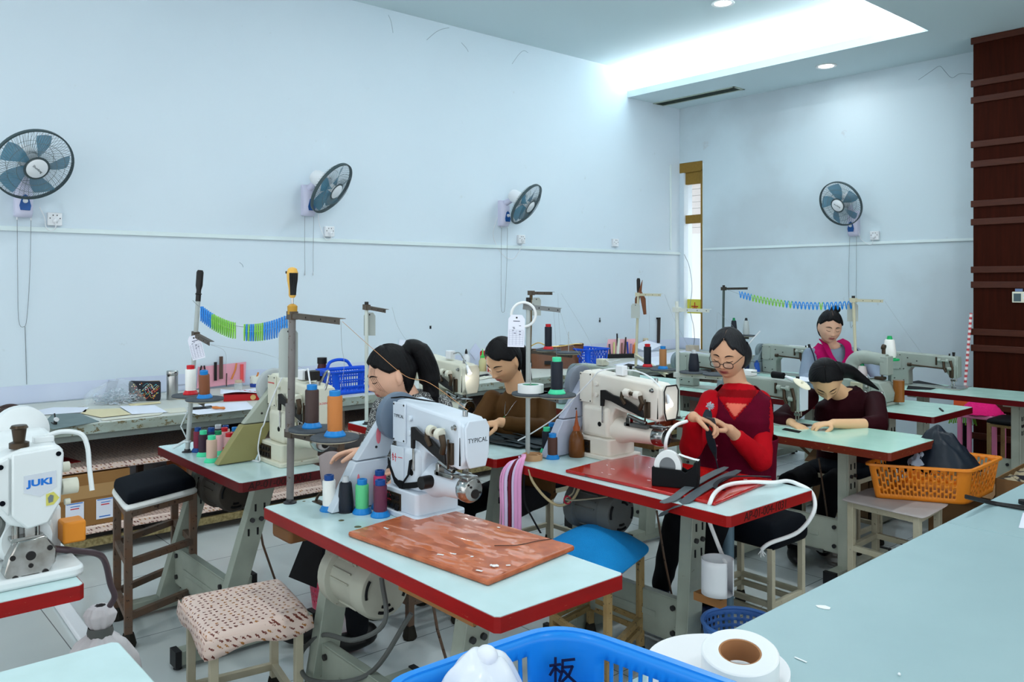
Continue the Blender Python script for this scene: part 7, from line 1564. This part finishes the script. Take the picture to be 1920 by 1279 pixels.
def dirs(yaw_cam, pitch, roll=0):
    """head matrix columns: x = person's left, y = face forward, z = up. yaw_cam: degrees turned from facing the camera to the photo's left"""
    a = math.radians(yaw_cam); f = (-FV*math.cos(a)-RV*math.sin(a)); p = math.radians(pitch)
    f2 = f*math.cos(p)+Vector((0,0,-math.sin(p))); up = f*math.sin(p)+Vector((0,0,math.cos(p))); x = f2.cross(up)*-1
    M = Matrix((x, f2, up)).transposed()
    return (M @ Matrix.Rotation(math.radians(roll),3,'Y')).to_4x4()
def person(label, hc, yaw, pitch, roll, S, skin, P, body, hair, vox=.0035, hm=None, lip=(176,92,88), hairline=(.60,.30), part=0, brow=1, cap=1.0, kwear=.16):
    """hc head centre; body(b) adds neck, torso, arms, hands to the skin mesh; hair = (name, builder) pairs in head space"""
    r = thing('person', label, 'person', (hc.x,hc.y,0)); o0 = Vector((hc.x,hc.y,0))
    H = T(*(Vector(hc)-o0)) @ dirs(yaw,pitch,roll) @ Matrix.Diagonal((S,S,S,1)); Hi = H.inverted()
    b = MB(); n, m = 130, 110; vs = []; fs = []
    b.M = H
    b.grid(lambda u,v:(lambda a,t:head_pt(math.sin(t)*math.cos(a),math.sin(t)*math.sin(a),-math.cos(t),P))(2*PI*u,.012+(PI-.024)*v), n, m, True)
    k = len(b.v); b.f.append(tuple(reversed(range(n)))); b.f.append(tuple(k-n+i for i in range(n))); b.m += [0,0]
    for sx in (-1,1):
        b.ell((sx*.073,-.010,-.006),(.009,.017,.031),14,10,rotm(.2,0,-sx*.35)); b.ell((sx*.072,-.002,-.032),(.006,.009,.010),10,8)
    b.M = Matrix.Identity(4)
    body(b, o0, H)
    sk = np.array(lin(skin)); lp = np.array(lin(lip)); Hn = np.array(Hi)
    def cf(co):
        h = co @ Hn[:3,:3].T + Hn[:3,3]; c = np.tile(sk,(len(co),1)); x, y, z = np.abs(h[:,0]), h[:,1], h[:,2]; fr = np.clip((y-.055)/.02,0,1)
        g = lambda a,s: np.exp(-(a/s)**2)
        bl = .45*g(x-.042,.018)*g(z+.026,.018)*fr + .35*g(x,.012)*g(z+.028,.010)*fr; c = c*(1-bl[:,None]*np.array([.02,.16,.14]))
        li = np.clip(1.25*(g(x,.0205)**2*0+np.clip(1-(x/.0225)**2,0,1)**.6)*(g(z+.0515,.0048)+g(z+.0612,.0055)),0,1)*fr*(np.abs(z+.0565)<.0125); c = c*(1-li[:,None])+lp*li[:,None]
        mo = np.clip(g(z+.0562,.0013)*(x<.021)*fr,0,1)*.7; c = c*(1-mo[:,None]*.75)
        no = np.clip(g(x-.0075,.0035)*g(z+.0355,.003)*fr,0,1)*.55; c = c*(1-no[:,None]*.8)
        hs = np.clip((z-.030-.030*0)/.03,0,1)*np.clip((.05-y)/.03,0,1); c = c*(1-.85*hs[:,None])
        return np.clip(c,0,1)
    bo = remesh(b, 'body', m_skin, vox, r, 1, cf, sfac=.35)
    # eyelids, lashes, brows
    for sx, nm in ((-1,'right'),(1,'left')):
        if brow:
            q = MB(); q.M = H; pts = []
            for i in range(9): x = sx*(.013+.036*i/8); z = .0235+.0055*math.sin(PI*(i/8)**.8)-.002*(i/8)**3; pts.append((x, face_y(x,z,P)+.0005, z))
            q.tube(pts, [.0014,.0024,.0029,.0030,.0029,.0026,.0022,.0016,.0009], 6); q.build('eyebrow', m_brow, r, sharp=180)
        q = MB(); q.M = H; pts = []
        for i in range(9): x = sx*(.0175+.028*i/8); z = .0015-.0035*math.sin(PI*i/8); pts.append((x, face_y(x,z,P)+.0006, z))
        q.tube(pts, [.0009,.0013,.0016,.0017,.0017,.0017,.0017,.0015,.0010], 5); q.build('eyelashes', m_brow, r, sharp=180)
    hm = hm or m_hair
    q = MB(); q.M = H
    f0, f1 = hairline; ear = kwear
    def cap_pt(u, v):
        a = 2*PI*u; t = .01+(PI-.02)*v; dx, dy, dz = math.sin(t)*math.cos(a), math.sin(t)*math.sin(a), math.cos(t)
        lim = -.80 if dy < -.36 else (-.80+(dy+.36)/.20*(.80+ear) if dy < -.16 else (ear if dy < .22 else ear+(min(dy,.60)-.22)/.38*(f0-ear)))
        lim -= f1*abs(dx-part)*max(0,min(1,(dy-.2)*2))
        s_ = max(0,min(1,(dz-lim)/.10+.35)); s_ = s_*s_*(3-2*s_)
        p = head_pt(dx,dy*.2 if False else dy,dz,{}); nn = Vector((dx,dy,dz))
        gr = 1.0-.0
        strand = .0005*math.sin(a*31+dz*6)+.0005*math.sin(a*83+dz*9) - .0035*max(0,1-abs(dx-part)/.045)*max(0,min(1,(dy+.35)*3))*(dz>0)
        return p*(1-.10*(1-s_)) + nn*(-.004+(.0165*cap*s_))+nn*strand*s_ + Vector((0,-.004*s_ if dy<0 else 0,.004*s_*max(0,dz)))
    q.grid(cap_pt, 160, 90, True); q.build('hair', hm, r, sharp=180)
    q = MB(); q.M = H; pts = []
    for i in range(9):
        t = math.radians(47+i*8); y_, z_ = math.cos(t), math.sin(t); c_ = math.sqrt(1-part*part); d_ = Vector((part,y_*c_,z_*c_)); pts.append(head_pt(d_.x,d_.y,d_.z,{})+d_*(.0100*cap-.0015)+Vector((0,0,.004*max(0,d_.z))))
    q.tube(pts,[.0008,.0014,.0017,.0017,.0017,.0015,.0013,.0010,.0004],6); q.build('parting', mat('scalp',(150,122,104),.7,spec=.1), r, sharp=180)
    for nm, fn in hair:
        q = MB(); q.M = H; fn(q); q.build(nm, hm, r, sharp=180)
    return r, o0, H
def cloth(name, r, o0, parts, m, vox=.007, smooth=3, keep=None, noise=None, colfn=None, solid=0):
    b = MB(); parts(b); o = remesh(b, name, m, vox, r, smooth, colfn, keep, noise)
    if solid: q = o.modifiers.new('s','SOLIDIFY'); q.thickness = solid; q.offset = 1
    return o
def strands(q, base, pts_fn, n, r0): 
    for k in range(n): q.tube(curve(pts_fn(k),4), [r0*(1-.7*i/40) for i in range(4*(len(pts_fn(k))-1)+1)], 5)
Z = Vector((0,0,1))
def torso_rings(pel, chest, neck, W, D):
    pel, chest, neck = Vector(pel), Vector(chest), Vector(neck)
    return [(pel-Z*.10,W[0]*.80,D[0]*.8),(pel-Z*.04,W[0],D[0]),(pel.lerp(chest,.35),W[1],D[1]),(pel.lerp(chest,.7),W[2],D[2]),(chest,W[3],D[3]),(chest.lerp(neck,.45),W[4],D[4]),(chest.lerp(neck,.75),W[4]*.62,D[4]*.82),(neck,.062,.060)]
def legs(b, pel, Lv, Fv, o0, knees=None, feet=None, r=(.085,.062,.048)):
    for i,s in enumerate((-1,1)):
        h = pel+Lv*s*.09-Z*.03; k = knees[i] if knees else h+Fv*.40+Z*-.03+Lv*s*.04; f = feet[i] if feet else Vector((k.x,k.y,0.09))+Fv*-.03
        limb(b, [h, k, f], r, 16)
def shoe(b, f, d):
    d = Vector(d).normalized(); A = Matrix((d, Z.cross(d), Z)).transposed().to_4x4(); c = Vector((f.x,f.y,.045)); b.ell(c+d*.05, (.125,.045,.040), 18, 10, A); b.ell(c-d*.03+Z*.02, (.055,.038,.05), 14, 8, A)
m_tr = mat('black_trousers', (10,11,15), .85, spec=.15, c2=(16,18,24), nscale=8)
m_sh = mat('black_shoe', (12,12,14), .45); m_shb = mat('shoe_black_blue', (22,34,70), .5)
def horiz(M): v = (M.to_3x3() @ Vector((0,1,0))); v.z = 0; return v.normalized()
def build_person(key, label, hc, yaw, pitch, roll, S, skin, P, byaw, pel, chest, neck, W, D, arms, **kw):
    """arms: list of (shoulder, elbow, wrist, cuff fraction, hand dir, palm normal, thumb, curl)"""
    a = math.radians(byaw); Fv = (-FV*math.cos(a)-RV*math.sin(a)); Lv = Z.cross(Fv).normalized()
    def body(b, o0, H):
        n0 = Vector(neck)-o0; hb = H @ Vector((0,-.022,-.065)); b.cyl(n0-Z*.05, hb, .056, .050, 24); b.ell(n0-Z*.02,(.075,.065,.045))
        loft(b, [(Vector(c)-o0,w*.88,d*.85) for c,w,d in torso_rings(pel,chest,neck,W,D)], Lv)
        for (s,e,w,cf,hd,pn,th,cu) in arms:
            s,e,w = Vector(s)-o0,Vector(e)-o0,Vector(w)-o0; limb(b,[s,e,w],[.042,.037,.0245]); hand(b, w, hd, pn, th, cu, sc=kw.get('hs',1.0))
    kw2 = {k:v for k,v in kw.items() if k in ('vox','hm','lip','hairline','part','cap','kwear')}
    r, o0, H = person(label, hc, yaw, pitch, roll, S, skin, P, body, kw.get('hair',[]), **kw2)
    g = kw.get('grow',.014)
    def top(b):
        loft(b, [(Vector(c)-o0,w+g,d+g) for c,w,d in torso_rings(pel,chest,neck,W,D)[:-1]]+[(Vector(neck)-o0-Z*kw.get('collar_drop',.012),kw.get('cw',.078),kw.get('cd',.072))], Lv)
        for (s,e,w,cf,*_) in arms:
            s,e,w = Vector(s)-o0,Vector(e)-o0,Vector(w)-o0; c = e.lerp(w,cf); sr = kw.get('sr',(.056,.047,.037)); limb(b,[s,e,c],sr,18)
    sw = cloth(kw.get('topname','sweater'), r, o0, top, kw['top'], .0065, 3, None, kw.get('noise',wrinkle(.0022,42)), kw.get('topcol') and (lambda co: kw['topcol'](co,o0,Lv,Fv)))
    def tr(b):
        p0 = Vector(pel)-o0; loft(b,[(p0-Z*.10,W[0]*.9,D[0]*.95),(p0-Z*.03,W[0]+.008,D[0]+.008),(p0+Z*.07,W[0]*.93,D[0]*.9)],Lv); legs(b,p0,Lv,Fv,o0,[k-o0 for k in kw['knees']] if 'knees' in kw else None,[k-o0 for k in kw['feet']] if 'feet' in kw else None)
    cloth('trousers', r, o0, tr, kw.get('tr',m_tr), .009, 3, None, wrinkle(.003,30))
    for f in (kw['feet'] if 'feet' in kw else [Vector(pel)+Lv*s*.13+Fv*.37 for s in (-1,1)]):
        b = MB(); shoe(b, Vector(f)-o0, Fv); b.build('shoe', kw.get('shoe',m_sh), r)
    return r, o0, H, Lv, Fv
def rgb(c): return np.array(lin(c))
# ---------- the woman in crimson ----------
hc = Dp(1366,663,3.90); neck = Dp(1385,722,3.93); chest = Dp(1384,778,3.90); pel = Dp(1378,925,3.98)
rw = Dp(1300,782,3.60); lw = Dp(1368,806,3.62)
def redcol(co, o0, Lv, Fv):
    c = np.tile(rgb((176,5,22)),(len(co),1)); q = co-np.array(Vector(chest)-o0); l = q@np.array(Lv); f = q@np.array(Fv); u = q[:,2]
    tri = (f>.03)&(u>.012)&(u<.066)&(np.abs(l+.0)<(u-.010)*.85+.002); c[tri] = rgb((232,116,96))
    col = (f>-.2)&(u>.092)&(u<.125)&(np.abs(l)<.085); c[col] = rgb((128,3,12))
    return c
mr_ = mat('crimson_knit', (176,5,22), .8, vcol=True, spec=.12, bump=.15, bscale=240)
def bob(q):
    for sx in (-1,1):
        q.grid(lambda u,v:(lambda a:Vector((sx*(.064+.020*math.sin(v*2.6)-.012*v),-.028+.050*math.cos(a)-.02*v,.035-.105*v))+Vector((sx*.016*math.sin(a),0,0)))(2*PI*u),20,12,True)
    q.ell((0,-.062,-.045),(.066,.040,.050),24,14)
r, o0, H, Lv, Fv = build_person('red','woman in crimson vest and bright red sweater with glasses, holding cord and strap', hc, 33, 20, 3, 1.0, (208,160,128), {'w':1.09,'cheek':.007}, 22,
    pel, chest, neck, (.160,.148,.150,.150,.135), (.125,.125,.125,.115,.09),
    [(Dp(1334,752,3.88),Dp(1296,840,3.76),rw,.86,RV*.75+Z*-.25-FV*.35,-Z*.8-FV*.3,-FV*.6+Z*.7,.75),
     (Dp(1425,752,3.88),Dp(1426,862,3.74),lw,.72,-RV*.80+Z*.52-FV*.1,-RV*.4-Z*.7,Z*.5-FV*.8,.8)],
    top=mr_, topcol=redcol, hm=m_hairg, vox=.003, hairline=(.84,.80), part=.03, kwear=.02, hair=[('hair_bob',bob)], lip=(150,74,74), grow=.012, sr=(.054,.054,.038), collar_drop=-.002, cw=.070, cd=.066,
    knees=[Dp(1275,950,3.70),Dp(1345,965,3.62)], feet=[G(1240,1095,.09),G(1330,1128,.09)], shoe=m_shb)
def vparts(b):
    loft(b, [(Vector(c)-o0,w+.022,d+.024) for c,w,d in torso_rings(pel,chest,neck,(.168,.158,.160,.166,.150),(.130,.13,.128,.122,.100))[:-1]]+[(neck-o0-Z*.005,.084,.078)], Lv)
def vkeep(co):
    q = co-np.array(chest-o0); l = q@np.array(Lv); f = q@np.array(Fv); u = q[:,2]
    V = (f>0)&(np.abs(l)<(u+.0)*.80); nk = (np.abs(l)<.070)&(u>.128); arm = (np.abs(l)>.150)&(u>-.10)
    return ~(V|nk|arm)
cloth('vest', r, o0, vparts, mat('wine_vest_knit',(98,2,34),.85,spec=.1,c2=(80,1,26),nscale=12,bump=.2,bscale=200), .0065, 3, vkeep, wrinkle(.0015,30), None, .003)
b = MB()
for px,py in ((1344,812),(1344,836),(1343,862)): p = Dp(px,py,3.72)-o0; b.ell(p,(.005,.005,.005),8,6)
b.build('vest_button', mat('button_rose',(190,90,110),.3), r)
def glasses(r, H, m):
    g = MB(); g.M = H; P0 = 0
    for sx in (-1,1):
        g.tube([(sx*.031+.0225*math.copysign(abs(math.cos(a))**.7,math.cos(a)), .1085-.35*(.031*0+abs(.0225*math.cos(a)))*.25, -.010+.0140*math.copysign(abs(math.sin(a))**.7,math.sin(a))) for a in [2*PI*k/28 for k in range(28)]], .0019, 6, closed=True)
        g.tube([(sx*.0535,.104,-.003),(sx*.066,.080,.002),(sx*.078,.02,.006),(sx*.078,-.012,.002)],.0016,6)
    g.tube([(-.0085,.110,-.006),(0,.113,-.004),(.0085,.110,-.006)],.0014,6)
    o = g.build('glasses', m, r)
    l = MB(); l.M = H
    for sx in (-1,1): l.lathe([(.001,0),(1,0)],24,T(sx*.031,.1065,-.010)@rotm(PI/2,0,0)@Matrix.Diagonal((.021,.013,1,1)),caps=False)
    l.build('lens', mat('lens_glass',(235,240,240),.02,alpha=.10), o)
glasses(r, H, mat('glasses_brown_black',(36,24,22),.3))
b = MB(); b.M = H; b.ell((.076,.0,-.036),(.0028,.0028,.0028),10,8); b.build('pearl_earring', mat('pearl',(240,240,236),.2), r)
# what she holds
st = strap('long black strap hanging from the hands of the woman in crimson', [Dp(1328,768,3.58),Dp(1326,790,3.56),Dp(1330,815,3.56),Dp(1338,845,3.58),Dp(1347,880,3.58)], .040, (20,34,44), .003, 'black_strap')
b = MB(); b.grid(lambda u,v:(dirs(60,40)@Vector(((u-.5)*.05*(1-v*.3),(v-.5)*.012,-(v)*.05))),8,10); o = b.build('leather_tab', mat('leather_slate',(62,68,74),.5), None, sharp=180, loc=Dp(1330,785,3.54), solid=.003); tag(o,'slate leather tab between the fingers of the woman in crimson','leather')
b = MB(); random.seed(77)
for k in range(70):
    d = Vector((random.gauss(0,1),random.gauss(0,1),random.gauss(0,1))).normalized(); b.tube([d*.004, d*(.014+.006*random.random())],[.0022,.0016],4)
o = b.build('yarn_tuft', mat('tuft_grey',(178,182,192),.9), None, loc=Dp(1332,762,3.54)); tag(o,'fluffy grey frayed cord end pinched by the woman in crimson','tuft')
tag(MB().tube(curve([Dp(1288,790,3.57),Dp(1268,797,3.52),Dp(1254,812,3.48),Dp(1248,834,3.46),Dp(1252,860,3.5),Dp(1262,885,3.5),Dp(1250,878,3.45)],6),.0075,10).build('piping_cord', m_whiter, sharp=180), 'white cord running from her hand down to the tall white machine', 'cord')
# ---------- the woman in olive brown ----------
hc = Dp(944,676,4.30); neck = Dp(975,737,4.38); chest = Dp(968,790,4.40); pel = Dp(990,905,4.62)
def ptail(q): 
    q.tube(curve([(0,-.095,.0),(.0,-.125,-.01),(.004,-.135,-.07),(.0,-.125,-.15),(.0,-.10,-.22)],6),[.026]*6+[.036]*6+[.036]*6+[.026]*6+[.006],14)
r, o0, H, Lv, Fv = build_person('brown','woman in olive brown top with green pendant bent over dark strips', hc, 40, 33, 2, 1.03, (214,168,130), {'cheek':.006}, 38,
    pel, chest, neck, (.16,.15,.155,.165,.150), (.12,.12,.12,.115,.09),
    [(Dp(924,752,4.42),Dp(888,812,4.30),Dp(896,802,4.12),.7,-FV*.6-RV*.4-Z*.1,-Z,RV,.4),
     (Dp(1022,758,4.36),Dp(1028,806,4.20),Dp(938,792,4.10),.84,-RV*.9-FV*.2-Z*.12,-Z*.9+FV*.1,-FV*.9+RV*.1,.45)],
    top=mat('olive_brown_jersey',(78,52,22),.7,spec=.12,c2=(66,42,16),nscale=5), vox=.0035, hairline=(.66,.30), part=-.22, hair=[('ponytail',ptail)], lip=(196,98,92), collar_drop=-.03, cw=.066, cd=.062, grow=.014, sr=(.058,.052,.038), noise=wrinkle(.0035,26))
b = MB(); n0 = neck-o0; b.tube(curve([n0+Lv*.06+Fv*.02+Z*.02,n0+Fv*.085+Lv*.03-Z*.04,n0+Fv*.125-Z*.105,n0+Fv*.085-Lv*.03-Z*.04,n0-Lv*.06+Fv*.02+Z*.02],5),.0014,5); b.build('necklace', m_chr, r)
b = MB(); p = n0+Fv*.133-Z*.118; b.box(p,(.008,.006,.022)); b.build('jade_pendant', mat('jade',(20,130,70),.2), r, bevel=.002)
# ---------- the woman in the speckled jumper ----------
hc = Dp(735,702,3.60); neck = Dp(778,748,3.66); chest = Dp(776,800,3.68); pel = Dp(775,960,3.72)
def ptail2(q):
    q.tube(curve([(0,-.060,.050),(.0,-.105,.070),(.0,-.138,.045),(.0,-.148,-.03),(.0,-.138,-.10),(.0,-.118,-.165)],6),[.030]*6+[.040]*6+[.046]*6+[.046]*6+[.034]*6+[.008],20)
    q.M = q.M @ Matrix.Identity(4)
    for k in range(26):
        a = k*2.4; x, y = .036*math.cos(a), .030*math.sin(a); q.tube(curve([(x*.5,-.10+y*.4,.075),(x,-.140+y,.035),(x*1.1,-.150+y,-.04),(x*.9,-.138+y*.8,-.11),(x*.6,-.118+y*.4,-.17-.02*(k%3))],5),[.010]*10+[.008]*5+[.005]*5+[.001],6)
def wisps(q):
    random.seed(5)
    for k in range(4):
        x0 = .030+.008*k; q.tube(curve([(x0,.078-.004*k,.062),(x0+.012,.094-.005*k,.03),(x0+.018+.002*k,.088-.006*k,-.01-.004*k),(x0+.02,.075-.006*k,-.035-.005*k)],5),[.0008]*10+[.0005]*6,4)
m_speck = mat('speckled_knit',(40,42,46),.9,spec=.1,spots=(176,178,176),sscale=210,sth=.50,bump=.5,bscale=200)
r, o0, H, Lv, Fv = build_person('grey','woman with high ponytail in speckled grey jumper, face in profile to the left', hc, 68, 20, 0, 1.06, (226,178,152), {'cheek':.008,'nose':.0175}, 62,
    pel, chest, neck, (.165,.155,.16,.17,.155), (.125,.125,.125,.12,.095),
    [(Dp(824,764,3.75),Dp(838,850,3.62),Dp(760,880,3.50),.85,-RV*.9-Z*.1-FV*.2,-Z,-FV,.5),
     (Dp(722,770,3.50),Dp(702,838,3.42),Dp(686,843,3.36),.60,-RV*.95-Z*.16+FV*.05,-Z*.8-FV*.2,-FV*.9+Z*.2,.35)],
    top=m_speck, vox=.0032, hairline=(.68,.40), part=0, hair=[('ponytail',ptail2),('loose_strand',wisps)], lip=(198,104,100), collar_drop=-.035, cw=.070, cd=.066, grow=.016, sr=(.060,.052,.042), noise=wrinkle(.002,34),
    knees=[Dp(690,945,3.5),Dp(640,955,3.45)], feet=[Dp(605,1060,3.6)*1.0,G(672,1180,.09)])
b = MB(); w = Dp(676,846,3.33)-o0; b.tube([w+RV*.0105*math.cos(a)*.3+FV*.0105*math.sin(a)+Z*.0105*math.cos(a) for a in [2*PI*k/14 for k in range(14)]],.0015,5,closed=True); b.build('ring', m_chr, r)
# ---------- the woman in maroon ----------
hc = Dp(1549,712,4.85); neck = Dp(1590,735,4.98); chest = Dp(1592,778,5.00); pel = Dp(1585,868,5.25)
def tail3(q):
    ow = Vector((hc.x,hc.y,0)); inv = q.M.inverted(); W_ = [Dp(1568,694,4.96),Dp(1592,697,5.02),Dp(1612,708,5.04),Dp(1630,719,5.06),Dp(1648,731,5.06)]
    q.tube(curve([inv @ (p-ow) for p in W_],6),[.050-.0019*i for i in range(24)]+[.003],16)
r, o0, H, Lv, Fv = build_person('maroon','woman in maroon top with centre parting bent low over the mint table', hc, 15, 52, -8, 1.08, (226,182,140), {}, 14,
    pel, chest, neck, (.165,.155,.165,.185,.175), (.12,.12,.125,.125,.10),
    [(Dp(1515,745,5.0),Dp(1462,790,4.72),Dp(1484,793,4.60),.55,RV*.3-FV*.75-Z*.15,-Z,RV,.5),
     (Dp(1640,752,4.95),Dp(1645,797,4.62),Dp(1563,794,4.50),.20,-RV*.95+Z*-.05-FV*.1,-Z*.9-RV*.2,-FV*.8+Z*.35,.55)],
    top=mat('maroon_jersey',(44,3,12),.75,spec=.1,c2=(34,2,9),nscale=5), vox=.0038, hairline=(.68,.10), hair=[('ponytail',tail3)], cap=1.25, collar_drop=-.02, cw=.07, grow=.016, sr=(.064,.058,.050), noise=wrinkle(.0035,24),
    knees=[Dp(1480,905,4.75),Dp(1560,905,4.75)], feet=[G(1490,1020,.09),G(1540,1005,.09)])
# ---------- the woman in the pink vest ----------
hc = Dp(1556,613,6.25); neck = Dp(1558,645,6.33); chest = Dp(1558,672,6.35); pel = Dp(1555,760,6.45)
def bun(q): q.ell((.030,-.035,.124),(.034,.034,.028),18,12)
r, o0, H, Lv, Fv = build_person('pink','woman in magenta pink vest over a grey top with hair in a bun', hc, 6, 18, 4, 1.06, (212,166,140), {'w':1.05,'cheek':.007}, -4,
    pel, chest, neck, (.17,.165,.17,.175,.165), (.125,.125,.125,.12,.095),
    [(Dp(1520,668,6.36),Dp(1512,712,6.25),Dp(1535,725,6.0),.85,-FV*.9+RV*.3,-Z,RV,.5),
     (Dp(1600,666,6.36),Dp(1636,690,6.25),Dp(1650,715,6.1),.85,-FV*.9-RV*.2,-Z,-RV,.5)],
    top=mat('blue_grey_top',(128,142,160),.85,spec=.15), vox=.004, hairline=(.66,.35), part=-.1, hair=[('hair_bun',bun)], lip=(160,84,80), grow=.012, sr=(.066,.056,.044), noise=wrinkle(.003,26))
def vp2(b):
    loft(b, [(Vector(c)-o0,w+.024,d+.024) for c,w,d in torso_rings(pel,chest,neck,(.175,.170,.172,.168,.140),(.130,.13,.128,.122,.10))[:-1]]+[(neck-o0+Z*.005,.090,.085)], Lv)
def vk2(co):
    q = co-np.array(chest-o0); l = q@np.array(Lv); f = q@np.array(Fv); u = q[:,2]
    return ~(((f>0)&(np.abs(l)<(u+.10)*.42))|((np.abs(l)<.085)&(u>.105))|((np.abs(l)>.150)&(u>-.09)))
cloth('vest', r, o0, vp2, mat('magenta_fleece',(168,6,86),.85,spec=.12), .007, 3, vk2, wrinkle(.0015,26), None, .004)
b = MB()
for s in (-1,1):
    p = [chest-o0+Lv*s*.176+Fv*.02+Z*.10, chest-o0+Lv*s*.180+Fv*.10+Z*.03, chest-o0+Lv*s*.178+Fv*.12-Z*.05, chest-o0+Lv*s*.188+Fv*.06-Z*.11]; b.tube(curve(p,5),.0055,6)
b.build('armhole_piping', mat('piping_navy',(20,20,44),.6), r)
b = MB()
for s in (-1,1): b.ribbon(curve([neck-o0+Lv*s*.07+Z*.03,neck-o0+Lv*s*.085+Fv*.09+Z*.0,neck-o0+Lv*s*.07+Fv*.135-Z*.07,neck-o0+Lv*s*.03+Fv*.15-Z*.13],5),[Lv*s*.05+Z*.02]*16,.006)
b.build('vest_collar', mat('magenta_fleece',(168,6,86),.85), r)
b = MB(); b.grid(lambda u,v:Vector(((u-.5)*.5,(v-.5)*.3,.01+.035*math.sin(u*5+v*3)*math.sin(v*PI)+.03*math.sin(u*PI))),20,14)
o = b.build('white_cloth', m_ppw, None, sharp=180, loc=Vector((3.15,-2.35,.80)), solid=.003); tag(o,'white cloth being sewn in front of the woman in the pink vest','cloth')
